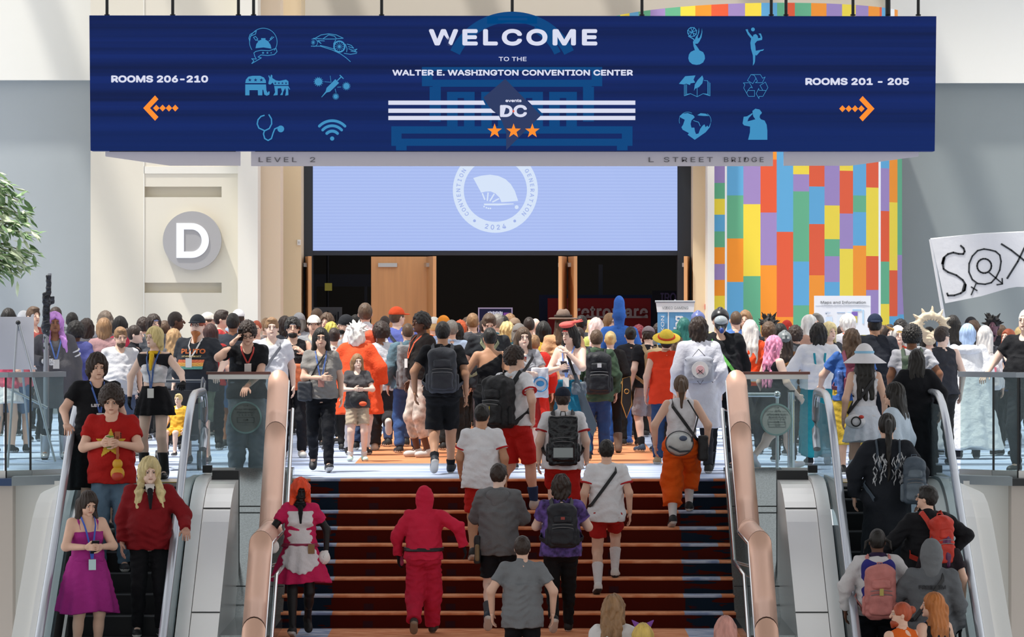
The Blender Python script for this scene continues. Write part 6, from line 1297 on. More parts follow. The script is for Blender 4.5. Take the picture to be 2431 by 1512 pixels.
i = esc(215, 1170, 45.5, 'woman in magenta sundress looking down at her phone, long dark hair', face=20, skin='l', fem=True, hair=('long', 'd', .34), top=('strapless', '#9c2a7c', .99), bottom=('skirt', '#9c2a7c', .50, .33), shoes=None, arms=('book', 'book'), head=(6, 26), fat=.45, extra=(('lanyard', '#2f55b5', 1.0, '#b9d4d6'),))
phone(i, 'dark phone held by the woman in the magenta sundress', '#15171a')
m = MB(); S_ = i['S']
for s in (-1, 1): m.tube([np.array(i['up']((s * .085, -.09, 1.33))) * S_, np.array(i['up']((s * .10, -.05, 1.44))) * S_, np.array(i['up']((s * .10, .02, 1.475))) * S_, np.array(i['up']((s * .08, .10, 1.35))) * S_], .012, 6)
ltool(i['root'], 'dress_straps', m, cloth('#9c2a7c'))
i = person(367, 779, 50.9, 'girl in white sailor top with yellow bow, black skirt and blond bob', face=-12, skin='p', fem=True, hair=('bob', '#d8c487'), top=('crop_tank', '#dedee2', 1.12), bottom=('skirt', '#121216', .74, .24), shoes='#101114', arms=('out', 'reach'), head=(-28, 0), extra=(('collar', '#1d1d22'), ('neckerchief', '#dfb528'), ('lanyard', '#3a5b96', 1.0), ('boots', .78), ('gloves', '#131417')))
# -- landing edge, left half
i = person(592, 768, 51.85, 'man with black tee and glasses leaning on the glass guard with phone', face=6, skin='l', hair=('curly', 'd'), top=('tee', '#17191d', .86), bottom=('baggy', '#6d7076'), shoes='#2b2b30', arms=('ear', 'lean'), lean=20, head=(0, 5), fat=.35, extra=(('glasses',), ('lanyard', '#b6342c', 1.2)))
phone(i, 'black phone held to the ear at the glass guard', '#14161a', i['hands'][0] + V3(.02, -.0, .04))
i = person(762, 781, 53.0, 'woman in grey tee and black trousers with long black hair and glasses', face=3, skin='l', fem=True, hair=('long', 'k', .34), top=('tee', '#86837f', .9), bottom=('pants', '#111319'), shoes='#17191e', arms=('belly', 'down'), legs='walk2', fat=.35, extra=(('glasses',), ('lanyard', '#4866a8', 1.10, '#b07a70')))
bag(i, 'waist_bag', 'dark grey crossbody bag hanging on the hip of the grey tee', '#34383f', (-.20, -.14, .99), (.09, .05, .12), 'bag', strap=[(.05, 0, .12), (.14, -.03, .3), (.24, .02, .45)])
i = person(1051, 766, 52.4, 'man in black tee and shorts with dark backpack walking away', face=180, skin='t', hair=('short', 'k'), top=('tee', '#16171b', .9), bottom=('shorts', '#0f1013', .92), shoes='#1b222b', arms=('down', 'out'), legs='walk', fat=.55, extra=(('socks', '#15171c', .18),))
pack(i, 'dark grey hiking backpack on the man in black shorts', '#33363d', .165, .25, .10, z=1.19)
i = person(1163, 780, 52.75, 'woman in one-shoulder black dress with black hair clipped up', face=183, skin='t', fem=True, hair=('bun', 'k'), top=('oneshoulder', '#111216'), bottom=('skirt', '#101114', .68, .19), shoes='#22252b', arms=('down', 'out'), fat=.25, head=(14, 0))
i = person(1242, 780, 53.9, 'woman in grey tee with brown shoulder-length hair facing the stairs', face=12, skin='p', fem=True, hair=('long', 'b', .22), top=('tee', '#999ba2', .9), bottom=('skirt', '#b02420', .5, .24), arms=('down', 'book'), fat=.25, extra=(('strap', '#17181b'),))
t = bag(i, 'plastic_bag', 'white plastic bag with round blue emblem held by the grey tee', '#d5d6de', (.16, -.24, 1.08), (.11, .03, .19), 'bag', rough=.3)
m = MB(); m.tube([(.085 * math.cos(a), -.036, -.02 + .085 * math.sin(a)) for a in [2 * math.pi * k_ / 24 for k_ in range(24)]], .009, 6, closed=True); m.ball((0, -.034, -.01), (.05, .006, .035)); ltool(t, 'emblem', m, mat('emblem_blue', '#3f8bc0'))
i = person(1350, 770, 54.0, 'woman in white crop top and coral lobster-like headpiece, long black hair', face=-18, skin='p', fem=True, hair=('long', 'k', .42), top=('crop_tank', '#dddde2', 1.14), bottom=('skirt', '#1f6f8c', .2, .26), arms=('phone', 'face'), head=(-18, 8), extra=(('lanyard', '#5a78ba', 1.05), ('headband', '#e0605a')))
g = Fld(V3(-.3, -.3, 1.5), V3(.3, .3, 1.95), .009)
g.ell(i['P']((0, -.03, .12)), (.095, .10, .04), i['Rd'], 0)
for k_ in range(4): g.cap(i['P']((.02 * k_ - .03, -.07, .13)), i['P']((.10 + .02 * k_, -.02 + .03 * k_, .14 + .01 * k_)), .022, .008, .01)
g.cap(i['P']((.03, 0, .14)), i['P']((.22, 0, .16)), .022, .008, .01); p_, q_ = g.mesh(); add_mesh('headpiece', [(p_ * i['S'], q_, 0)], [cloth('#e0625c')], i['root'])
phone(i, 'phone held by the woman in the coral headpiece', '#3a2c30', i['hands'][0])
bag(i, 'hip_bag', 'grey fold-over bag at the waist of the teal skirt', '#59636c', (.16, -.15, .98), (.09, .05, .08), 'bag')
t = held(i, 'prop_sword', 'broad dark blue-grey prop blade slanting over the teal skirt', 'prop', None, None, (.20, -.20, .80)); m = MB(); m.prism([(-.10, 0, .36), (-.06, 0, .36), (.20, 0, -.26), (.15, 0, -.40), (.04, 0, -.24)], (0, .015, 0)); ltool(t, 'blade', m, mat('blade', '#39444f', rough=.4)); m = MB(); m.tube([(-.08, .0, .34), (-.17, 0, .58)], .018, 8); ltool(t, 'grip', m, M_black)
i = person(1416, 785, 56.6, 'man in green and blue jacket with black backpack and jeans', face=184, skin='l', hair=('short', 'b'), top=('jacket', '#3f5340', .8), bottom=('jeans', '#2b4472'), shoes='#2a2d33', arms=('down', 'down'), fat=.35)
pack(i, 'black backpack with white diamond mark on the green jacket', '#191c21', .17, .27, .11, z=1.17, patch=('#c3c5c7', .12, .028, .028))
i = person(1658, 757, 52.5, 'person in long white lab coat with shaggy dark brown hair', face=186, skin='l', hair=('messy', 'd'), top=('coat', '#d9dae4', .52, .30), bottom=('pants', '#2a2b30'), arms=('down', 'down'), fat=.1)
t = bag(i, 'plush_backpack', 'round pale grey plush backpack with pink centre held by black cords', '#a5a8b4', (.03, .24, 1.18), (.16, .09, .15), 'bag', shape='box')
m = MB(); m.tube([(.0, .07, 0), (.0, .105, 0)], .10, 24); ltool(t, 'white_disc', m, mat('plush_white', '#dad8d8')); m = MB(); m.tube([(.0, .09, 0), (.0, .112, 0)], .05, 20); ltool(t, 'pink_disc', m, mat('plush_pink', '#e0b0b4'))
m = MB(); [m.tube([(a * .17, .05, .12), (0, .12, -.02), (-a * .16, .05, -.15)], .004, 5) for a in (-1, 1)]; m.tube([(0, -.02, .24), (.17, .03, .05), (.0, .1, -.17), (-.17, .03, .05), (0, -.02, .24)], .004, 5); ltool(t, 'cords', m, M_black)
i = person(1710, 737, 53.4, 'figure in black helmet, gas mask and black tactical suit with green strap', face=2, skin='l', hair=('bald', 'k'), top=('jacket', '#15171b', .8), bottom=('pants', '#17191e'), shoes='#15161a', arms=('down', 'down'), fat=.6, extra=(('helmet', '#1b1d20'), ('mask',), ('strap', '#5fae4e', -1), ('boots', .35)))
i = person(1838, 801, 53.6, 'woman with long pink wavy hair in black dress walking behind the guard', face=120, skin='p', fem=True, hair=('wavy', '#e58fb0', .50), top=('oneshoulder', '#16171c'), bottom=('skirt', '#15161c', .62, .34), shoes='#d5ccd4', arms=('fwd', 'down'), legs='walk', fat=.5)
i = person(1943, 771, 55.2, 'person in white and gold jacket with teal ribbons and shaggy black hair', face=182, skin='l', hair=('messy', 'k'), top=('jacket', '#dadbe0', .95), bottom=('skirt', '#1a7f8c', .12, .24), arms=('out', 'out'), fat=.6)
m = MB()
for s in (-1, 1): m.tube([np.array(i['up']((s * .07, .16, 1.40))) * i['S'], np.array(i['up']((s * .05, .17, 1.2))) * i['S'], np.array((s * .03, .19, .95)) * i['S']], .014, 6); m.ball(np.array((s * .03, .19, .93)) * i['S'], .028, 10, 7)
ltool(i['root'], 'ribbons', m, cloth('#2f8fa0'))
i = person(2022, 785, 52.3, 'person in blue tee and long mustard skirt holding the escalator handrail', face=184, skin='l', hair=('wavy', 'b', .26), top=('tee', '#3a62a6', .9), bottom=('skirt', '#b89a35', .38, .25), arms=('down', 'rail'), fat=.75)
pack(i, 'maroon backpack with yellow ribbon on the blue tee', '#6a2a3f', .13, .2, .08, z=1.2, dx=-.02)
t = bag(i, 'water_bottle', 'clear blue water bottle in the side pocket beside the blue tee', '#4d6fb5', (.17, .20, 1.13), (.04, .04, .14), 'bottle', rough=.15)
i = person(2052, 826, 48.6, 'girl in white minidress and white sun hat with blue bow', zf=zse(48.6), face=184, skin='l', fem=True, hair=('long', 'k', .44), top=('tank', '#e0dfe4', .95), bottom=('skirt', '#dfe4ee', .66, .25), shoes='#9cc3e0', arms=('down', 'down'), extra=(('sunhat', '#dfdde0', '#8fc0dd'), ('socks', '#dcdfe8', .85), ('strap', '#19191d', -1)))
t = bag(i, 'round_purse', 'white round purse with black band and red detail on the white dress', '#dcdce0', (.14, .22, .90), (.12, .06, .085), 'bag', shape='ell'); m = MB(); m.tube([(.05 * math.cos(a), .062, .05 * math.sin(a)) for a in [2 * math.pi * k_ / 20 for k_ in range(20)]], .008, 6, closed=True); ltool(t, 'black_ring', m, M_black); m = MB(); m.ball((-.06, .045, .05), (.03, .02, .02)); ltool(t, 'red_detail', m, mat('red_plastic', '#c8392b', rough=.4))
i = person(2165, 778, 53.3, 'person in white tee with green backpack straps and curly black updo', face=176, skin='b', hair=('afro', 'k'), top=('tee', '#b9b9bf', .88), bottom=('pants', '#23242a'), arms=('out', 'down'), fat=.55)
pack(i, 'olive green backpack on the person with the curly updo', '#4a5a48', .13, .2, .07, z=1.2)
i = person(2176, 832, 49.7, 'person in black robe with very long straight black hair on the escalator', zf=zse(49.7), face=178, skin='l', hair=('long', 'k', .85), top=('robe', '#131419', .1, .25), bottom=('pants', '#111216'), arms=('out', 'out'), fat=.2)
i = esc(2124, 911, 47.55, 'person in pale blue robe with white forehead ribbon and long black hair', face=-112, skin='l', hair=('long', 'k', .55), top=('robe', '#b9c8d6', .1, .26), bottom=('pants', '#c5ccd6'), arms=('down', 'down'), fat=.1, extra=(('headband', '#dfe3e8'),))
i = esc(2106, 984, 46.75, 'person in long black coat with white flame pattern and red hair ribbon', face=181, skin='l', hair=('pony', 'k', .62), top=('coat', '#1c2027', .22, .27), bottom=('pants', '#16171b'), arms=('out', 'out'), fat=.5, extra=(('ribbon', '#b5261c'),))
m = MB(); rg = random.Random(4)
for k_ in range(44):
    s = -1 if k_ % 2 else 1; a = .03 + .125 * rg.random(); z_ = 1.40 - .26 * rg.random(); yv_ = .178 + .02 * (1 - a * 5); pts = [np.array(i['up']((s * (a + .012 * math.sin(j * 1.6 + k_)), yv_ - .25 * max(0, a - .11), z_ - .032 * j))) * i['S'] for j in range(4)]; m.tube(pts, [.003, .007, .006, .002], 5)
ltool(i['root'], 'flame_pattern', m, cloth('#b9bcc0', noise=0))
pack(i, 'grey-blue hiking backpack slung on the right shoulder of the black coat', '#46525e', .11, .22, .08, z=1.10, dx=-.24, pocket='#5e6a74')
i = esc(2204, 1156, 45.55, 'stocky man in black jacket with glasses on the ascending escalator', face=205, skin='l', hair=('short', 'k'), top=('jacket', '#16171b', .8), bottom=('pants', '#131418'), arms=('hip', 'rail'), head=(38, -4), fat=.75, extra=(('glasses',),))
pack(i, 'bright red backpack on the stocky man in black', '#b8301f', .12, .25, .08, z=1.2)
i = esc(2233, 1246, 45.3, 'person with straight purple hair between the red backpack and grey hood', face=180, skin='l', hair=('long', '#5c2450', .3), top=('tee', '#241c22'), bottom=('pants', '#131418'))
i = esc(2211, 1286, 44.7, 'person in grey hooded sweatshirt printed FREEDOM with black cross strap', face=178, skin='l', hair=('bald', 'k'), top=('hoodie', '#5d6064', .84), bottom=('pants', '#131418'), arms=('down', 'rail'), fat=.5, extra=(('hood_up', '#6a6d70'), ('gloves', '#15161a'), ('strap', '#131316', -1), ('words', 'FREEDOM', '#2b2d31', .26, 1.33, 'back')))
i = esc(2083, 1258, 45.05, 'person in blue vest over white shirt with black braided hair', face=181, skin='d', hair=('braids', 'k', .14), top=('hoodie', '#c5c3c4', .9), bottom=('pants', '#101218'), arms=('out', 'out'), fat=.55)
g = Fld(V3(-.4, -.3, .8), V3(.4, .35, 1.6), .012); g.box(i['up']((0, .0, 1.20)), (.175, .175, .27), i['Rl'], .09, 0); p_, q_ = g.mesh(); add_mesh('vest', [(p_ * i['S'], q_, 0)], [cloth('#2c2a76')], i['root'])
g = Fld(V3(-.3, -.3, 1.3), V3(.3, .35, 1.6), .01); g.ell(i['up']((0, .02, 1.49)), (.10, .10, .045), i['Rl'], 0); p_, q_ = g.mesh(); add_mesh('scarf', [(p_ * i['S'], q_, 0)], [cloth('#2a1c3a')], i['root'])
pack(i, 'dusty pink backpack with keychain charms on the blue vest', '#b5706a', .155, .26, .10, z=1.13, patch=('#a99a4a', .02, .02, .035))
i = esc(2141, 1432, 43.85, 'man in orange sleeveless top with tied-back ginger hair and beard', face=215, skin='l', hair=('bun', 'r'), top=('tank', '#d5601c'), bottom=('pants', '#22242a'), head=(60, 0), fat=.4, extra=(('beard', 'r', .02), ('lanyard', '#2f55b5')))
i = esc(2216, 1410, 44.05, 'woman in black mesh top with long orange and brown hair', face=215, skin='l', fem=True, hair=('long', '#a8642c', .34), top=('tank', '#1d1e21'), bottom=('pants', '#22242a'), arms=('rail', 'down'), head=(50, 0), fat=.35, extra=(('lanyard', '#2f55b5'),))

# -- upper floor crowd, left third
i = person(130, 745, 57.0, 'person in fluffy lilac wig and long charcoal jacket with white stripes', face=10, skin='b', hair=('wavy', '#c58bd6', .42, 1), top=('coat', '#57565a', .62, .26), bottom=('slim', '#1a1b20'), shoes='#b5b6b8', arms=('gun', 'down'), fat=.35, extra=(('boots', .55, 1), ('gloves', '#e4e3e2'), ('bands', '#dcdce0', (.42, .62)), ('lanyard', '#4866a8', 1.15)))
t = held(i, 'prop_rifle', 'tall black and silver prop rifle held upright by the lilac wig', 'prop', None, None, i['hands'][0] + V3(-.03, -.03, 0)); g = Fld(V3(-.15, -.12, .05), V3(.2, .12, 1.25), .009); g.box((0, 0, .62), (.048, .035, .26), None, .02, 0).box((.03, 0, .97), (.034, .028, .13), None, .015, .02).box((.075, 0, .78), (.03, .02, .05), None, .01, .01).box((0, 0, .27), (.034, .03, .13), None, .015, .03).ell((-.01, 0, .45), (.06, .045, .06), None, .03).wrinkle(.004, 1.6, 3); p_, q_ = g.mesh(); add_mesh('receiver', [(p_, q_, 0)], [mat('gun_black', '#33353a', rough=.22, noise=.8, nscale=16, metal=.5)], t);  m = MB(); m.tube([(0, 0, -.85), (0, 0, .4)], .038, 12); m.tube([(.04, 0, .86), (.045, 0, 1.12)], .022, 10); ltool(t, 'barrel', m, mat('gun_silver', '#8f9196', rough=.3, metal=.8))
C = person
C(180, 769, 60.5, 'person with curly black afro and blue-purple blazer', face=165, skin='d', hair=('afro', 'k'), top=('jacket', '#4f538c', .8), bottom=('pants', '#2b2c3a'), fat=.2)
i = C(288, 779, 56.0, 'man in plain white tee with slicked-back light hair and moustache', face=14, skin='l', hair=('short', 'l'), top=('loose_tee', '#c9c8cb', .88), bottom=('jeans', '#4a5872'), head=(6, 14), fat=.3, extra=(('beard', 'b', .0),))
C(320, 774, 57.6, 'woman in black shirt with dark hair tied back, in profile', face=80, skin='p', fem=True, hair=('bun', 'd'), top=('polo', '#1b1c22'), bottom=('pants', '#1b1c22'))
i = C(469, 750, 55.6, 'heavy man in black cap and dark tee printed PLUTO with long beard', face=-14, skin='p', hair=('short', 'r'), top=('tee', '#2b2e34', .86), bottom=('shorts', mat('camo_cloth', '#5e6a58', rough=.9, noise=.5, nscale=10), .95), shoes='#5b5c60', arms=('down', 'rail'), fat=1.25, extra=(('cap', '#2c3036'), ('glasses',), ('beard', '#b06a3a', .09), ('lanyard', '#cfcbc7', 1.2), ('words', 'PLUTO', '#d9743c', .30, 1.335), ('words', 'NEVER FORGET', '#d8c58a', .24, 1.275), ('print', 'bars', '', .16, 1.18)))
i = C(645, 756, 56.3, 'man in white tee with grey sling strap and short light-brown hair', face=5, skin='p', hair=('short', 'l'), top=('tee', '#cfd0d6', .88), bottom=('jeans', '#5b6474'), extra=(('strap', '#6d7078', 1),), fat=.2)
i = C(695, 757, 57.6, 'man with silver headband and black tank over dark joggers', face=4, skin='l', hair=('curly', 'k'), top=('tank', '#232327', .9), bottom=('pants', '#1a1b20'), shoes='#cfccc6', extra=(('headband', '#8f9298'), ('beard', 'k', .0)), arms=('down', 'strap'), fat=.3)
bag(i, 'hip_pack', 'black and orange backpack hanging in front of the black tank', '#c4653c', (.12, -.22, 1.02), (.13, .07, .17), 'bag', pocket='#1d1e22')
C(745, 751, 61.5, 'man in off-white cap and grey tee behind the black-haired woman', face=0, skin='l', hair=('short', 'b'), top=('tee', '#8d8f92'), arms=('down', 'strap'), extra=(('cap', '#d9d6cd'),))
i = C(848, 842, 56.4, 'small girl in dark tee and shorts with long light-brown hair', face=6, skin='p', fem=True, hair=('long', 'l', .40), top=('tee', '#4a484a', .88), bottom=('shorts', '#b7a68f', .75), shoes='#bfe0d2', arms=('book', 'book'), head=(10, 0), fat=.1, extra=(('socks', '#d9d6d6', .2),))
t = bag(i, 'plush_bag', 'round black plush bag with orange patch held by the small girl', '#17171a', (.0, -.30, 1.02), (.15, .09, .15), 'bag', shape='ell'); m = MB(); m.ball((.05, -.085, -.05), (.05, .03, .03)); ltool(t, 'orange_patch', m, mat('plush_orange', '#e2562c'))
i = C(848, 771, 58.6, 'person in spiky white wig and wide orange-red robe with white edging', face=168, skin='l', hair=('spiky', 'w'), top=('robe', '#e2532c', .55, .36), bottom=('pants', '#d9d9dc'), arms=('out', 'out'), fat=.5)
g = Fld(V3(-.25, -.2, 1.2), V3(.25, .35, 1.7), .016); g.ell(i['P']((0, .05, -.05)), (.12, .11, .16), None, 0).lumps(.012, 50, 2); p_, q_ = g.mesh(); add_mesh('wig_back', [(p_ * i['S'], q_, 0)], [hairmat('w')], i['root'])
C(905, 770, 60.2, 'man in white tee and black trousers with curly greying hair', face=182, skin='b', hair=('afro', 'd'), top=('loose_tee', '#c5c9cf', .84), bottom=('baggy', '#2c2a2c'), shoes='#d3c0ab', legs='kick2')
i = C(968, 769, 59.3, 'bald man in jeans carrying a large grey camera backpack', face=192, skin='l', hair=('buzz', 'b'), top=('jacket', '#56707c', .88), bottom=('jeans', '#3a5687'), shoes='#2a2c30', fat=.3)
pack(i, 'large boxy grey backpack on the bald man in jeans', '#7a7b7c', .19, .30, .13, z=1.17, style='box', pocket='#5f6063')
i = C(1001, 745, 57.8, 'person in sheer black mesh top with short twisted hair and patterned trousers', face=-62, skin='d', hair=('curly', 'k'), top=('tee', '#26211f', .95), bottom=('crop', mat('patterned_cloth', '#c2b3a8', rough=.9, noise=.45, nscale=12)), shoes='#c5c3bf', arms=('down', 'down'), legs='stand', fat=.2, extra=(('lanyard', '#df5a2c', 1.15),))
bag(i, 'shoulder_bag', 'small black shoulder bag at the hip of the mesh top', '#1c1c20', (.12, .05, .98), (.09, .06, .11), 'bag')
i = C(1162, 748, 57.2, 'broad man in black tee with olive backpack straps looking down', face=4, skin='l', hair=('short', 'b'), top=('tee', '#25282c', .86), bottom=('pants', '#4b4548'), head=(0, 24), fat=.75, extra=(('strap', '#6f7358', 1), ('strap', '#6f7358', -1)))
i = C(867, 722, 60.5, 'tall man in white shirt with short brown hair seen from behind', face=180, skin='l', hair=('short', 'b'), top=('polo', '#d8d9dc'), bottom=('jeans', '#3a4a6a'))
pack(i, 'bright orange-red backpack on the tall man in white', '#e25a38', .14, .22, .08, z=1.2)
i = C(942, 731, 61.8, 'person in blue jersey and orange cap with white front', face=190, skin='p', hair=('short', 'b'), top=('long', '#6b78c4', .88), bottom=('pants', '#3a4a6a'), head=(-60, 0), fat=.35, extra=(('cap', '#e0562e'), ('strap', '#3a3d44', 1)))
i = C(1337, 745, 58.6, 'person in brown fedora and tan leather vest seen from behind', face=184, skin='l', hair=('long', 'b', .2), top=('long', '#c59a72', .86), bottom=('pants', '#5d4630'), extra=(('fedora', '#7d6a5e', '#3a2f2a'),), fat=.3)
C(1268, 797, 58.2, 'boy in bright red robe with short light-brown hair', face=176, skin='p', hair=('short', 'l'), top=('robe', '#bf2a22', .3, .24), bottom=('pants', '#222226'))
i = C(1449, 788, 59.3, 'woman with blond low bun in black suit with gold armour trim', face=184, skin='p', fem=True, hair=('bun', 'y'), top=('suit', '#1c1a1b', .9), bottom=('slim', '#17161a'), shoes='#6d5a4e', arms=('down', 'out'), extra=(('belt', '#b98f52'), ('boots', .5), ('bands', '#b5905c', (.35, .6, .8))))
t = held(i, 'prop_shield', 'black and gold scrolled prop hanging at the hip of armour', 'prop', None, None, (-.22, .14, .84)); m = MB(); m.prism([(-.05, 0, .25), (.05, 0, .22), (.07, 0, -.1), (0, 0, -.3), (-.07, 0, -.12)], (0, .02, 0)); ltool(t, 'plate', m, M_black); m = MB(); m.tube([(-.05, .02, .25), (.05, .02, .22), (.07, .02, -.1), (0, .02, -.3), (-.07, .02, -.12)], .009, 6, closed=True); m.tube([(0.03 * math.cos(a), .025, .05 + .03 * math.sin(a)) for a in [k_ * math.pi / 6 for k_ in range(12)]], .007, 6, closed=True); ltool(t, 'gold_edge', m, mat('gold', '#b98f52', rough=.4, metal=.6))
C(1373, 779, 60.6, 'man with short grey-black hair behind the black diamond backpack', face=182, skin='t', hair=('short', 'd'), top=('tee', '#30343c'))
C(1470, 727, 62.6, 'figure in full blue bodysuit with tall rounded headpiece', face=178, skin='#3565b5', hair=('bald', 'k'), top=('suit', '#3565b5', .8), bottom=('slim', '#3565b5'), shoes='#3565b5', extra=(('pointed', '#3a6cc0'), ('hood_mask', '#3565b5')))
C(1415, 758, 65.2, 'person in pale pink wig with tiny crown and yellow-green top', face=182, skin='p', fem=True, hair=('wavy', '#e8cfc9', .3), top=('tee', '#b9c46a'))
C(1449, 746, 66.4, 'man with long light-brown hair and glasses near the blue figure', face=40, skin='p', hair=('long', 'l', .3), top=('tee', '#777a70'), extra=(('glasses',),))
C(1381, 750, 68.2, 'dark-skinned man with close-cropped hair beside the fedora', face=150, skin='d', hair=('crop', 'k'), top=('tee', '#33363c'))
C(1497, 777, 62.2, 'woman with black hair tied up behind the blue figure', face=190, skin='l', fem=True, hair=('bun', 'k'), top=('tee', '#26272c'))
C(1516, 775, 66.0, 'person with wine-red hair near the straw hat', face=180, skin='p', hair=('curly', '#7a2430'), top=('tee', '#26272c'))
i = C(1540, 778, 59.8, 'man in grey and navy cap with curly brown hair and grey shorts', face=205, skin='p', hair=('curly', 'd'), top=('tee', '#1c1d22', .9), bottom=('shorts', '#96939a', .95), shoes='#2b3f56', head=(-30, 18), fat=.3, extra=(('cap', '#7a6f74'), ('socks', '#1c1d22', .3)))
pack(i, 'tan military style backpack on the man in grey shorts', '#a48c66', .17, .26, .11, z=1.17, pocket='#97805c')
C(1582, 791, 55.4, 'person in yellow straw hat and sleeveless red-orange shirt', face=180, skin='l', hair=('short', 'k'), top=('sleeveless', '#df3c1c', .80), bottom=('jeans', '#2f466c'), arms=('down', 'down'), head=(0, -24), fat=.55, extra=(('strawhat', '#d9bb42', '#c8472a'),), shoes='#a08a6c')
i = C(1603, 788, 60.4, 'person in dark green knit beanie with curly brown hair', face=184, skin='l', hair=('wavy', 'b', .22), top=('tee', '#b9a23a'), extra=(('beanie', '#1f5c46'),))
C(1624, 757, 63.4, 'person with long teal-green wig near the gaming banner', face=182, skin='l', fem=True, hair=('long', '#1f5f58', .35), top=('tee', '#cfd6c9'))
C(1657, 743, 65.0, 'figure in shiny blue and silver rounded helmet', face=182, skin='l', hair=('bald', 'k'), top=('long', '#c9b98a'), extra=(('helmet', '#5a669c'), ('hood_mask', '#6c6f86')))
i = C(1747, 740, 64.2, 'balding man in plain blue tee seen from behind', face=182, skin='l', hair=('buzz', 'b'), top=('tee', '#4f73b0'), fat=.6)
C(1769, 739, 66.5, 'woman with long light-brown hair beside the balding man', face=-10, skin='l', fem=True, hair=('long', 'l', .3), top=('tee', '#777a80'))
i = C(1781, 762, 58.8, 'person with long white and orange wig in orange outfit', face=178, skin='l', fem=True, hair=('long', '#dcd6cf', .40), top=('tee', '#dd4f28'), bottom=('pants', '#2a2b30'))
bag(i, 'drum_bag', 'white rimmed orange bag carried by the white and orange wig', '#e08a2c', (.0, .22, 1.02), (.15, .08, .07), 'bag', pocket='#d9d7d4')
C(1825, 768, 59.8, 'person with curly light-brown hair behind the pink-haired woman', face=184, skin='l', hair=('curly', 'b'), top=('tee', '#6e5a4a'))
i = C(1862, 790, 56.2, 'person in grey dented helmet with pale trefoil mark', face=186, skin='t', hair=('long', 'd', .25), top=('long', '#7a5230'), extra=(('helmet', '#6d7476'),))
m = MB(); [m.obox(i['P']((.035 * math.cos(a), .142, .07 + .035 * math.sin(a))) * i['S'], (.014, 0, 0), (0, .012, 0), (0, 0, .014)) for a in (math.pi / 2, math.pi * 7 / 6, math.pi * 11 / 6)]; ltool(i['root'], 'trefoil_mark', m, mat('mark_white', '#c9cdc9'))
C(1888, 777, 58.4, 'person with wavy dark brown hair in grey jacket', face=182, skin='l', hair=('curly', 'd'), top=('jacket', '#45484d'))
i = C(1826, 755, 64.4, 'figure in black pointed-ear hood behind the crowd', face=182, skin='l', hair=('spiky', 'k'), top=('cape', '#1a1a1e'), extra=(('ears', '#17171b'),))
C(1868, 760, 62.4, 'figure in plain red full-head mask', face=20, skin='l', hair=('bald', 'k'), top=('suit', '#b5302a'), extra=(('hood_mask', '#b5362e'),))
C(1852, 771, 60.8, 'person with straight black hair left of the red mask', face=180, skin='l', hair=('bob', 'k'), top=('tee', '#55303a'))
C(1922, 750, 62.2, 'woman with straight white-blond hair in profile', face=70, skin='p', fem=True, hair=('long', 'w', .28), top=('tee', '#b08a78'))
C(1941, 748, 64.0, 'man with swept brown-grey hair before the map board', face=-20, skin='l', hair=('pompadour', 'g'), top=('tee', '#b5806a'))
i = C(1969, 768, 59.4, 'woman with pale yellow-blond hair beside white jacket', face=30, skin='p', fem=True, hair=('wavy', '#e0cf9a', .3), top=('tee', '#3a3d44'))
i = C(2012, 749, 62.6, 'person with tousled white hair in white jacket', face=215, skin='p', hair=('messy', 'w'), top=('hoodie', '#dcdce0'), head=(20, 0))
pack(i, 'small orange backpack on the white-haired person', '#d9612a', .13, .17, .07, z=1.25)
C(2077, 748, 56.6, 'broad man in navy cap and dark navy jacket seen from behind', face=180, skin='t', hair=('short', 'k'), top=('jacket', '#23262e', .84), bottom=('pants', '#1d1f26'), arms=('down', 'down'), fat=.6, extra=(('cap', '#1f2b42', 'rev'),))
C(2112, 773, 61.0, 'woman with long dark-brown hair facing the stairs', face=6, skin='p', fem=True, hair=('long', 'd', .3), top=('tee', '#3a3b42'))
C(2138, 762, 63.0, 'person with short black hair behind the gold headdress', face=182, skin='b', hair=('curly', 'k'), top=('tee', '#55585c'))
i = C(2132, 776, 57.8, 'smiling woman in white veil, gold crown and red-orange top', face=8, skin='p', fem=True, hair=('long', '#dedbd2', .36), top=('tee', '#d5442c'), extra=(('headband', '#b58f3e'),))
m = MB(); [m.tube([i['P']((s * .07, -.02, .08)) * i['S'], i['P']((s * .15, -.03, .11)) * i['S'], i['P']((s * .19, -.04, .15)) * i['S']], [.02, .014, .004], 8) for s in (-1, 1)]; ltool(i['root'], 'crown_horns', m, mat('gold', '#b98f52', rough=.4, metal=.6))
i = C(2206, 779, 58.8, 'person under a huge pale bone-like headdress with jagged ring', face=20, skin='p', hair=('long', 'k', .4), top=('long', '#c9cdd4'))
g = Fld(V3(-.42, -.2, 1.45), V3(.48, .22, 2.1), .013); cB = V3(.0, -.05, 1.80)
for k_ in range(20):
    a = 2 * math.pi * k_ / 20; b = 2 * math.pi * (k_ + 1) / 20; g.cap(cB + V3(.19 * math.cos(a), 0, .125 * math.sin(a)), cB + V3(.19 * math.cos(b), 0, .125 * math.sin(b)), .05, .05, .02)
for a in (-10, 22, 55, 85, 115, 145, 175, 200): ar = math.radians(a); g.cap(cB + V3(.22 * math.cos(ar), 0, .15 * math.sin(ar)), cB + V3(.33 * math.cos(ar), 0, .26 * math.sin(ar)), .036, .008, .02)
for k_ in range(9): ar = math.radians(20 * k_ + 10); g.cap(cB + V3(.15 * math.cos(ar), -.03, .09 * math.sin(ar)), cB + V3(.10 * math.cos(ar), -.05, .05 * math.sin(ar)), .016, .006, .005)
g.ell(cB + V3(-.02, 0, -.20), (.10, .08, .09), None, .04); g.wrinkle(.004, 1.5, 2); p_, q_ = g.mesh(); add_mesh('bone_headdress', [(p_ * i['S'], q_, 0)], [cloth('#d9c9ae')], i['root'])
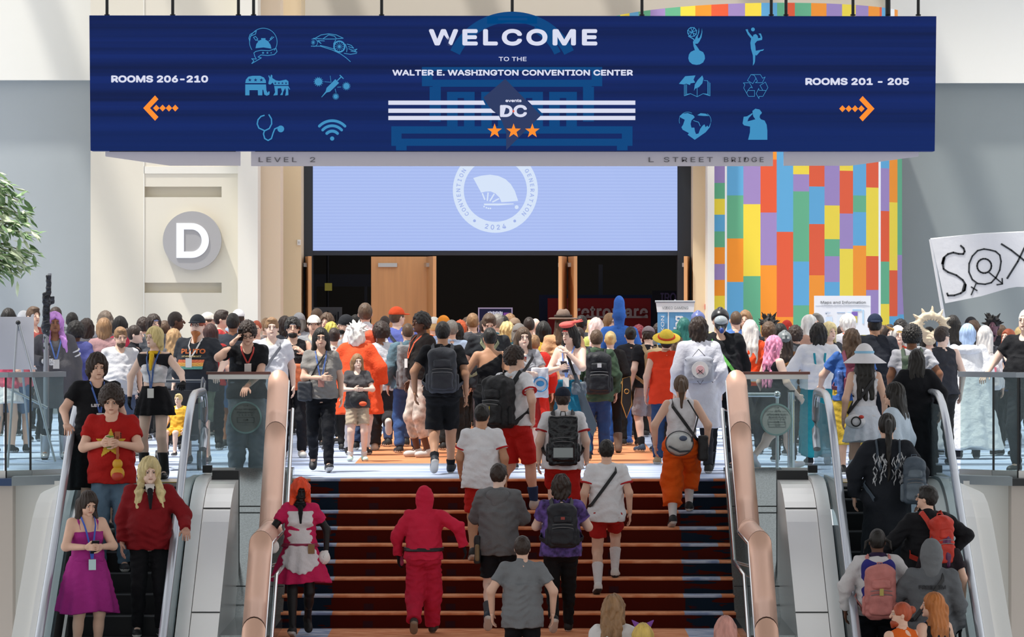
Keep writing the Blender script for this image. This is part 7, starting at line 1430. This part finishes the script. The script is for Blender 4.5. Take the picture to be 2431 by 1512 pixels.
C(2236, 777, 55.2, 'person in black tank top with tattooed shoulder and short brown hair', face=195, skin='p', hair=('short', 'd'), top=('tank', '#33343a'), head=(-66, 0), fat=.3)
C(2262, 751, 60.8, 'person with long straight black hair in green and orange jacket', face=182, skin='l', hair=('long', 'k', .34), top=('jacket', '#2c4a70'))
i = C(2297, 772, 57.2, 'person with pale blue bob in a long flowing white cape', face=180, skin='l', hair=('bob', '#a9c1e2'), top=('cape', '#dfdfe0', .12, .46), bottom=('pants', '#303238'), shoes='#2a2b30', fat=.4)
C(2311, 764, 63.8, 'person with brown hair behind the pale blue bob', face=182, skin='l', hair=('messy', 'b'), top=('tee', '#55585c'), extra=(('headband', '#2a2b30'),))
i = C(2338, 776, 58.2, 'person with long straight silver-white hair', face=178, skin='l', fem=True, hair=('long', '#c5c2bf', .40), top=('tee', '#3a3c42'), fat=.2)
pack(i, 'white backpack with pink floral print on the silver-haired person', '#dcd3d3', .14, .22, .09, z=1.12, patch=('#d9707e', .04, .05, .05), dx=-.08)
i = C(2357, 753, 61.4, 'person in black spiky hair with dark purple painted face', face=-10, skin='#6d4a55', hair=('spiky', 'k'), top=('jacket', '#1d1e24'))
C(2396, 784, 58.4, 'woman with straight auburn hair in blue top looking up left', face=-40, skin='p', fem=True, hair=('long', '#9c4a2a', .32), top=('vest', '#2e4270'), arms=('down', 'strap'), head=(0, -12))
C(2424, 779, 62.6, 'blond person in bright orange jacket near the frame edge', face=180, skin='l', hair=('wavy', 'y', .25), top=('jacket', '#e2662c'))
i = C(2437, 737, 52.8, 'big man in black tee cut off by the frame edge', face=-30, skin='p', hair=('crop', 'w'), top=('tee', '#16171b'), bottom=('pants', '#1c1d22'), arms=('rail', 'down'), fat=.7)
# rear rows on the left
C(20, 735, 66.5, 'person with black hair behind the display board', face=180, skin='l', hair=('bob', 'k'), top=('tee', '#33363c'))
C(56, 740, 69.0, 'person in white cap far behind the display board', face=180, skin='l', hair=('short', 'd'), top=('tee', '#b5a9a0'), extra=(('cap', '#d5d5d5'),))
C(79, 730, 64.0, 'person with short brown hair beside the prop rifle', face=40, skin='l', hair=('short', 'b'), top=('tee', '#9a4a44'))
C(132, 731, 67.0, 'person with dark grey hair directly behind the lilac wig', face=180, skin='l', hair=('short', 'd'), top=('tee', '#55585c'))
C(171, 744, 65.6, 'person with black hair right behind the curly afro', face=182, skin='b', hair=('short', 'k'), top=('tee', '#6b6e74'))
C(205, 760, 62.6, 'person with dark hair and grey printed jacket left of the wall corner', face=200, skin='l', hair=('messy', 'd'), top=('jacket', '#77767a'))
C(250, 742, 64.4, 'person with greying brown dreadlocks seen from behind', face=182, skin='l', hair=('wavy', '#6b5d50', .3), top=('tee', '#8f9096'))
C(247, 758, 61.4, 'person with straight light-brown bob seen from behind', face=178, skin='l', fem=True, hair=('bob', 'l'), top=('tee', '#a88484'))
C(285, 754, 62.4, 'person with black hair and bare shoulders seen from behind', face=182, skin='l', fem=True, hair=('bob', 'k'), top=('tank', '#b5324a'))
C(365, 749, 64.6, 'person in patterned headband and sunglasses', face=30, skin='l', hair=('messy', 'd'), top=('tee', '#55585c'), extra=(('headband', '#8a93b5'), ('glasses',)))
C(340, 757, 66.8, 'person with dark curly hair left of the patterned headband', face=182, skin='l', hair=('curly', 'd'), top=('tee', '#8f9096'))
C(417, 742, 62.0, 'dark-skinned man with short hair in grey shirt, in profile', face=95, skin='d', hair=('crop', 'd'), top=('tee', '#6d7078'), fat=.2)
C(391, 763, 65.0, 'person with brown hair between the blond bob and the dark profile', face=182, skin='l', hair=('short', 'b'), top=('tee', '#93605a'))
C(412, 784, 60.0, 'person with long frizzy golden-brown hair', face=186, skin='l', fem=True, hair=('wavy', '#a5845c', .36), top=('tee', '#55585c'))
C(494, 744, 66.0, 'person in pale cap in profile behind the heavy man', face=70, skin='l', hair=('short', 'b'), top=('tee', '#b53a3a'), extra=(('cap', '#cfcabf'),))
C(526, 738, 64.8, 'man with dark swept hair in profile near the pilaster', face=80, skin='l', hair=('short', 'd'), top=('tee', '#b53a3a'))
C(500, 772, 60.5, 'person with dark brown bob close behind the heavy man', face=180, skin='l', hair=('bob', '#3c2420'), top=('tee', '#a83232'))
C(566, 737, 68.6, 'person in plain white cap near the pilaster', face=182, skin='l', hair=('short', 'd'), top=('tee', '#8fa0b8'), extra=(('cap', '#e0e0e2'),))
C(553, 746, 61.2, 'man with black hair and charcoal tee seen from behind', face=180, skin='b', hair=('short', 'k'), top=('tee', '#3a3f48', .88), bottom=('shorts', '#5a7490'), fat=.35)
C(609, 762, 65.8, 'man with receding reddish hair behind the white tee', face=0, skin='l', hair=('buzz', 'r'), top=('tee', '#8f9096'))
C(632, 757, 67.6, 'person with light brown hair at the pilaster foot', face=182, skin='l', hair=('short', 'l'), top=('tee', '#a89890'))
C(676, 754, 66.8, 'person with dark hair left of the silver headband', face=182, skin='l', hair=('messy', 'd'), top=('tee', '#40434a'))
C(710, 747, 68.8, 'person in light grey beanie near the doors', face=182, skin='l', hair=('bob', 'g'), top=('tee', '#8f9096'), extra=(('beanie', '#9a9a9c'),))
C(753, 733, 68.8, 'man with shaved head turned towards the doors', face=140, skin='l', hair=('buzz', 'b'), top=('tee', '#5a4a44'))
C(776, 746, 66.4, 'person with brown hair and dark face mask', face=-20, skin='l', hair=('messy', 'b'), top=('tee', '#5a5350'))
C(820, 752, 63.0, 'man in black beanie and glasses in profile', face=-60, skin='l', hair=('short', 'k'), top=('tee', '#8d8f94'), extra=(('beanie', '#222428'), ('glasses',), ('beard', 'k', .0)))
C(844, 749, 69.4, 'person with dark hair behind the black beanie', face=182, skin='l', hair=('short', 'k'), top=('tee', '#8d8f94'))
C(793, 780, 60.0, 'woman with dark hair in a bun and pale top', face=184, skin='l', fem=True, hair=('bun', 'd'), top=('tee', '#c9c6c4'))
C(786, 768, 63.6, 'person in yellow-green wig behind the dark bun', face=184, skin='l', hair=('messy', '#b5a84a'), top=('tee', '#c08a6a'))
C(914, 751, 69.2, 'man with shaved head before the wooden door', face=160, skin='t', hair=('buzz', 'd'), top=('tee', '#6d5a50'))
# rear rows in the centre
C(1030, 755, 66.0, 'person in white cap behind the mesh top', face=182, skin='l', hair=('short', 'y'), top=('tee', '#d9612a'), extra=(('cap', '#dcd9d0'),))
C(1053, 754, 63.8, 'person in orange knit beanie', face=182, skin='l', hair=('short', 'b'), top=('tee', '#9aa8cc'), extra=(('beanie', '#e08a2c'),))
C(1072, 762, 60.4, 'person with grey-brown hair right behind the hiking backpack', face=184, skin='l', hair=('short', 'g'), top=('tee', '#a9bad2'))
C(1083, 770, 62.6, 'person with dark hair among the centre crowd', face=182, skin='l', hair=('messy', 'k'), top=('tee', '#6a6a6e'))
C(1093, 764, 67.8, 'person with bright orange hair in the centre crowd', face=182, skin='l', hair=('curly', '#c85a2c'), top=('tee', '#77787c'))
C(1122, 745, 62.8, 'man with short light-brown hair, grey tee and raised arm', face=180, skin='l', hair=('crop', 'l'), top=('tee', '#57585c', .88), arms=('down', 'strap'), fat=.5)
C(1181, 747, 65.4, 'man with short grey hair in teal shirt', face=184, skin='l', hair=('short', 'g'), top=('tee', '#3f6f7a'), fat=.4)
C(1195, 751, 68.4, 'person with black hair beside the teal shirt', face=182, skin='l', hair=('short', 'k'), top=('tee', '#77787c'))
C(1204, 767, 61.0, 'person with fluffy pale blond hair in the centre', face=186, skin='p', hair=('messy', 'y'), top=('tee', '#4a7a86'), fat=.3)
C(1222, 757, 67.4, 'person with tan cap behind the pale blond hair', face=182, skin='l', hair=('short', 'b'), top=('tee', '#77787c'), extra=(('cap', '#8a7460'),))
C(1256, 754, 62.6, 'balding man with dark curly hair and khaki shirt', face=182, skin='l', hair=('buzz', 'd'), top=('tee', '#6a6a50'), fat=.3)
C(1271, 756, 66.2, 'bald pink-scalped man in the centre crowd', face=182, skin='p', hair=('bald', 'k'), top=('tee', '#6d6d86'))
C(1232, 773, 59.4, 'person in grey knit beanie behind the brown-haired woman', face=184, skin='l', hair=('bob', 'g'), top=('tee', '#77787c'), extra=(('beanie', '#7a7672'),))
C(1290, 766, 60.6, 'person with black bob in yellow shirt', face=182, skin='l', hair=('bob', 'k'), top=('tee', '#c9a83a'))
C(1110, 757, 70.6, 'person with brown curly hair below the lit screen', face=182, skin='l', hair=('curly', 'b'), top=('tee', '#6a5a50'))
C(1150, 760, 69.8, 'person with dark hair directly below the lit screen', face=182, skin='l', hair=('short', 'd'), top=('tee', '#6a5a50'))
C(1210, 748, 72.8, 'person with light hair at the hall doorway', face=182, skin='l', hair=('messy', 'l'), top=('tee', '#8a6a60'))
C(1401, 762, 70.2, 'person with long yellow hair behind the pale pink wig', face=182, skin='l', fem=True, hair=('long', 'y', .3), top=('tee', '#7aa05a'))
C(1344, 768, 66.4, 'person with dark hair near the fedora', face=182, skin='l', hair=('short', 'd'), top=('tee', '#6a5a50'))
C(1565, 770, 67.0, 'person with dark brown hair under the gaming banner', face=182, skin='l', hair=('curly', 'd'), top=('tee', '#55585c'))
C(2305, 757, 66.6, 'person in black dotted bandana near the flag', face=182, skin='l', hair=('bob', 'd'), top=('tee', '#55585c'), extra=(('beanie', '#26262a'),))
C(2375, 775, 64.6, 'person with brown hair right of the spiky black hair', face=182, skin='l', hair=('wavy', 'b', .2), top=('tee', '#8a6a5c'))
C(1998, 775, 66.2, 'person with dark hair below the map board', face=182, skin='l', hair=('short', 'd'), top=('tee', '#7a7c84'))
C(2096, 776, 67.0, 'person with brown hair behind the navy cap', face=182, skin='l', hair=('messy', 'b'), top=('tee', '#7a6a64'))
C(42, 770, 59.5, 'person in pink top behind the far left glass', face=182, skin='l', fem=True, hair=('long', 'b', .3), top=('tee', '#d9707e'), bottom=('shorts', '#5a6e8a'))
C(10, 778, 59.4, 'person in white skirt and pink top at the left frame edge', face=170, skin='l', fem=True, hair=('long', 'd', .3), top=('tee', '#c9536a'), bottom=('skirt', '#d9d4d4', .7))
C(165, 790, 64.0, 'person in teal trousers behind the lilac wig', face=182, skin='l', hair=('short', 'd'), top=('tee', '#3a4a6a'), bottom=('pants', '#2a5a6a'))
# ------------------------------------------------------------------ things on the upper floor
t = thing('display_board', 'pale grey display board seen from behind with rounded corner on an easel', 'board', (xx(30, 54.0), 54.0, zz(878, 54))); Yv = 54.0
def rrect(x0, y0, x1, y1, r, n=5):
    o = []
    for cx, cy, a0 in ((x1 - r, y0 + r, 90), (x0 + r, y0 + r, 180), (x0 + r, y1 - r, 270), (x1 - r, y1 - r, 0)): o += [(cx + r * math.cos(math.radians(a0 + 90 * k / n)), cy - r * math.sin(math.radians(a0 + 90 * k / n))) for k in range(n + 1)]
    return [W(x, y, Yv) for x, y in o]
m = MB(); m.prism(rrect(-70, 745, 87, 884, 7), (0, .03, 0)); m.build('board_panel', mat('board_grey', '#b9b9bf', rough=.6), t)
t = thing('easel', 'aluminium folding easel behind the pale grey display board', 'easel', (xx(60, 53.9), 53.9, 0)); M_alu = mat('aluminium', '#a9adb3', rough=.35, metal=.8)
for nm, a, b in (('leg', (41, 768, 53.85), (18, 1110, 53.6)), ('leg', (45, 768, 53.85), (131, 1096, 53.6)), ('leg', (43, 768, 53.87), (70, 1060, 56.8)), ('cross_bar', (27, 925, 53.75), (112, 968, 53.75))):
    m = MB(); p0, p1 = W(*a), W(*b); m.tube([p0, (p1[0], p1[1], max(p1[2], .01))], .016, 8); m.build(nm, M_alu, t)
m = MB(); m.ball(W(43, 766, 53.85), .03); m.build('hinge', M_black, t)
# indoor tree at the left
TX, TY = xx(-75, 57), 57.0
t = thing('potted_tree', 'leafy green indoor tree reaching in at the left frame edge', 'tree', (TX, TY, 0)); rg = random.Random(7)
m = MB(); m.tube([(TX, TY, .5), (TX + .05, TY, 1.5), (TX - .03, TY + .05, 2.6), (TX + .08, TY, 3.7)], [.09, .075, .06, .04], 10); m.build('trunk', mat('bark', '#6b5a48', rough=.9, bump=.5), t)
m = MB(); m.tube([(TX, TY, 0), (TX, TY, .55)], [.30, .42], 24); m.build('pot', mat('pot_grey', '#8b8d8c'), t)
tips = [(30, 445), (68, 480), (80, 515), (25, 500), (50, 540), (10, 560), (95, 605), (60, 610), (20, 620), (8, 650), (-10, 470), (-30, 520), (0, 420), (-40, 600), (-60, 560), (-80, 470), (-100, 540), (-130, 500), (-110, 610), (-70, 420), (40, 640), (75, 625), (-50, 650), (-150, 560), (88, 560)]
mb = MB(); mleaf = MB()
for k_, (a, b) in enumerate(tips):
    e = Vector(W(a - 14, b, TY + rg.uniform(-.35, .35))); s0 = Vector((TX, TY, min(3.6, e.z + .15 - .1))); mid_ = (s0 + e) / 2 + Vector((0, 0, .12)); mb.tube([s0, mid_, e], [.02, .012, .004], 6)
    for j in range(46):
        f = rg.random() ** .6; c = (s0.lerp(mid_, f * 2) if f < .5 else mid_.lerp(e, f * 2 - 1)) + Vector((rg.gauss(0, .05), rg.gauss(0, .07), rg.gauss(0, .05)))
        if f < .35: continue
        d = ((e - s0).normalized() * .9 + Vector((rg.gauss(0, .6), rg.gauss(0, .6), rg.gauss(-.45, .45)))).normalized(); L = rg.uniform(.13, .24); n_ = d.cross(Vector((rg.gauss(0, .3), rg.gauss(0, .3), 1))).normalized(); u_ = n_.cross(d) * .01; w_ = L * .16
        mleaf.add([c, c + d * L * .3 + n_ * w_ - u_, c + d * L * .7 + n_ * w_ * .8 - u_, c + d * L - u_ * 2, c + d * L * .7 - n_ * w_ * .8 - u_, c + d * L * .3 - n_ * w_ - u_, c + d * L * .5 + u_], [(0, 1, 6), (1, 2, 6), (2, 3, 6), (3, 4, 6), (4, 5, 6), (5, 0, 6)], 0 if rg.random() < .6 else 1)
mb.build('branches', mat('bark', '#6b5a48', rough=.9, bump=.5), t); mleaf.build('foliage', [mat('leaf_green', '#7b9a68', rough=.35), mat('leaf_highlight', '#d3dfba', rough=.35)], t)  # paler leaves carry a bright highlight in their colour
# hand-held flag
YF = 59.6; F8 = lambda u, v: (2150 + u / 3.979, 500 + v / 3.979)
t = thing('hand_flag', 'white cloth flag hand-painted with a looping black word on a white pole', 'flag', W(2250, 800, YF))
m = MB(); outl = [W(*p, YF) for p in [F8(240, 270), F8(600, 225), (2431, 552), (2520, 549), (2520, 672), (2431, 681), (2414, 681), (2395, 684), (2330, 703), (2244, 720)]]
m.prism(outl, (0, .008, 0)); m.build('cloth', mat('flag_cloth', '#dcdde0', rough=.9, bump=.3, bscale=8), t)
m = MB(); m.tube([W(2209, 568, YF + .02), W(2251, 815, YF + .02), W(2262, 880, YF + .02)], .022, 10); m.tube([W(2209, 568, YF + .02), W(2330, 556, YF + .02), W(2520, 547, YF + .02)], .014, 8); m.build('pole', mat('white_tube', '#d6d8dc', rough=.4), t)
m = MB()
def sf(pts, w, cl=False): stroke(m, [F8(*p) for p in pts], w, YF - .006, .004, 0, cl)
sf([(520, 330), (548, 355), (558, 385), (545, 410), (500, 408), (450, 395), (400, 410), (365, 440), (350, 490), (358, 550), (400, 580), (480, 610), (540, 655), (568, 700), (560, 750), (520, 780), (460, 800), (400, 802), (392, 780)], 4.2)
sf([(350, 500), (362, 450)], 7); sf([(560, 700), (545, 755)], 7)
sf([(740, 362), (680, 378), (630, 430), (600, 500), (598, 580), (630, 650), (680, 688), (750, 695), (810, 680), (855, 630), (890, 560), (902, 480), (890, 420), (850, 385), (800, 372)], 3.6, True)
sf([(675 + 68 + 68 * math.cos(a), 522 + 68 * math.sin(a)) for a in [k_ * math.pi / 9 for k_ in range(18)]], 3.8, True)
sf([(790, 585), (910, 685)], 3); sf([(912, 640), (915, 692), (862, 700)], 3); sf([(665, 690), (620, 795)], 3); sf([(620, 720), (675, 755)], 3)
sf([(905, 315), (1000, 375), (1118, 468), (1240, 560)], 4.2); sf([(960, 640), (1060, 480), (1118, 360), (1180, 240)], 4.2)
m.build('painted_lettering', mat('flag_ink', '#2b2f33', rough=.8), t)
# gaming banner stand
YG = 66.4; t = thing('banner_stand', 'roll-up banner stand with white VIDEO GAMING header over blue lettering', 'banner', (xx(1602, YG), YG, 0))
m = MB(); m.box(xx(1561, YG), xx(1646, YG), YG, YG + .02, .15, zz(741, YG)); m.build('blue_panel', mat('banner_blue', '#5b94c0', rough=.7), t)
m = MB(); m.prism([W(1557, 717, YG - .005), W(1649, 717, YG - .005), W(1647, 741, YG - .005), W(1560, 741, YG - .005)], (0, .03, 0)); m.build('header', mat('banner_white', '#dcdde0', rough=.7), t)
m = MB(); m.box(xx(1585.5, YG), xx(1588, YG), YG - .006, YG, .3, zz(741, YG)); m.build('divider', mat('banner_white', '#dcdde0', rough=.7), t)
m = MB(); m.tube([(xx(1555, YG), YG, zz(716, YG)), (xx(1650, YG), YG, zz(716, YG))], .018, 8); m.tube([(xx(1603, YG), YG + .06, 0), (xx(1603, YG), YG + .06, zz(711, YG))], .015, 8); m.box(xx(1561, YG), xx(1646, YG), YG - .12, YG + .14, 0, .1); m.build('frame', M_alu, t)
bp = YG / F; text('lettering', 'VIDEO GAMING', 9 * bp / .72, W(1603, 731, YG - .02), mat('banner_ink', '#55585e'), t, width=62 * bp, depth=.002)
o = text('lettering', 'KATSUKON', 11 * bp / .72, W(1573, 800, YG - .02), mat('banner_white', '#dcdde0', rough=.7), t, width=100 * bp, depth=.002); o.rotation_euler = (math.pi / 2, -math.pi / 2, 0)
o = text('lettering', 'Gaming', 24 * bp / .72, W(1611, 790, YG - .02), mat('banner_white', '#dcdde0', rough=.7), t, width=80 * bp, depth=.002, bold=.006); o.rotation_euler = (math.pi / 2, -math.pi / 2, 0)
# map board
YM = 70.5; mpx = YM / F; t = thing('map_board', 'white standing board headed Maps and Information with small key and plans', 'board', (xx(2000, YM), YM, 0))
m = MB(); m.box(xx(1933, YM), xx(2067, YM), YM, YM + .04, zz(795, YM), zz(702, YM)); m.build('panel', mat('board_white', '#e2e3e6', rough=.6), t)
m = MB(); m.box(xx(1936, YM), xx(2064, YM), YM + .04, YM + .08, 0, zz(795, YM)); m.build('stand', mat('stand_yellow', '#cdbb4a'), t)
text('lettering', 'Maps and Information', 9 * mpx / .72, W(2002, 718.5, YM - .01), mat('board_ink', '#4a4d52'), t, width=107 * mpx, depth=.002)
text('lettering', 'KEY', 7 * mpx / .72, W(1966, 743, YM - .01), mat('board_ink2', '#9fb3cc'), t, width=12 * mpx, depth=.002)
m = MB(); m.box(xx(1936, YM), xx(2064, YM), YM - .004, YM, zz(725.6, YM), zz(725, YM)); m.build('rule_line', mat('board_ink3', '#c3c6ca'), t)
for k_, (x0, x1, y0, y1, c) in enumerate(((2022, 2036, 740, 750, '#7a5fae'), (2023, 2035, 750, 766, '#c4b35a'), (2024, 2045, 734, 738, '#a5c4dd'), (2047, 2051, 735, 768, '#b4cfe2'), (1960, 1976, 752, 784, '#cbd9e8'), (1987, 2006, 741, 743, '#9fb3cc'), (1987, 2002, 748, 782, '#dbe1e6'), (2012, 2020, 740, 785, '#c9dbe8'))):
    m = MB(); m.box(xx(x0, YM), xx(x1, YM), YM - .006, YM, zz(y1, YM), zz(y0, YM)); m.build('plan_block', mat('plan', c), t)
# stroller with toddler
i = person(424, 936, 53.5, 'toddler with pale blond hair in yellow outfit sitting in the stroller', zf=-.04, legs='sit', face=-20, skin='p', hair=('short', 'y'), top=('tee', '#d9a83a', .8), bottom=('shorts', '#d9a83a'), shoes='#2a2b30', arms=('fwd', 'fwd'))
t = thing('stroller', 'dark stroller with curved frame behind the escalator handrail', 'stroller', (xx(432, 54.1), 54.1, 0)); sx_ = xx(432, 54.1)
m = MB(); m.box(sx_ - .22, sx_ + .22, 53.3, 53.75, .36, .42); m.box(sx_ - .22, sx_ + .22, 53.75, 53.82, .36, .95); m.build('seat', mat('stroller_cloth', '#22252c', rough=.9), t)
m = MB()
for s in (-1, 1): m.tube([(sx_ + s * .25, 53.5, .15), (sx_ + s * .25, 53.95, .45), (sx_ + s * .25, 54.5, 1.05)], .014, 8); m.tube([(sx_ + s * .25, 54.4, .15), (sx_ + s * .25, 53.95, .45)], .014, 8)
m.tube([(sx_ - .25, 54.5, 1.05), (sx_ + .25, 54.5, 1.05)], .02, 8); m.build('frame', mat('stroller_frame', '#3a4048', rough=.4), t)
m = MB(); m.tube([(sx_ - .26, 54.0 + .32 * math.cos(a), .8 + .3 * math.sin(a)) for a in [k_ * math.pi / 10 for k_ in range(3, 9)]], .012, 6); m.tube([(sx_ + .26, 54.0 + .32 * math.cos(a), .8 + .3 * math.sin(a)) for a in [k_ * math.pi / 10 for k_ in range(3, 9)]], .012, 6); m.build('canopy_frame', mat('stroller_frame', '#3a4048', rough=.4), t)
for sxx in (-.25, .25):
    for yy in (53.5, 54.4): m = MB(); m.tube([(sx_ + sxx - .02, yy, .12), (sx_ + sxx + .02, yy, .12)], .12, 18); m.build('wheel', M_black, t)
bpy.context.view_layer.update()
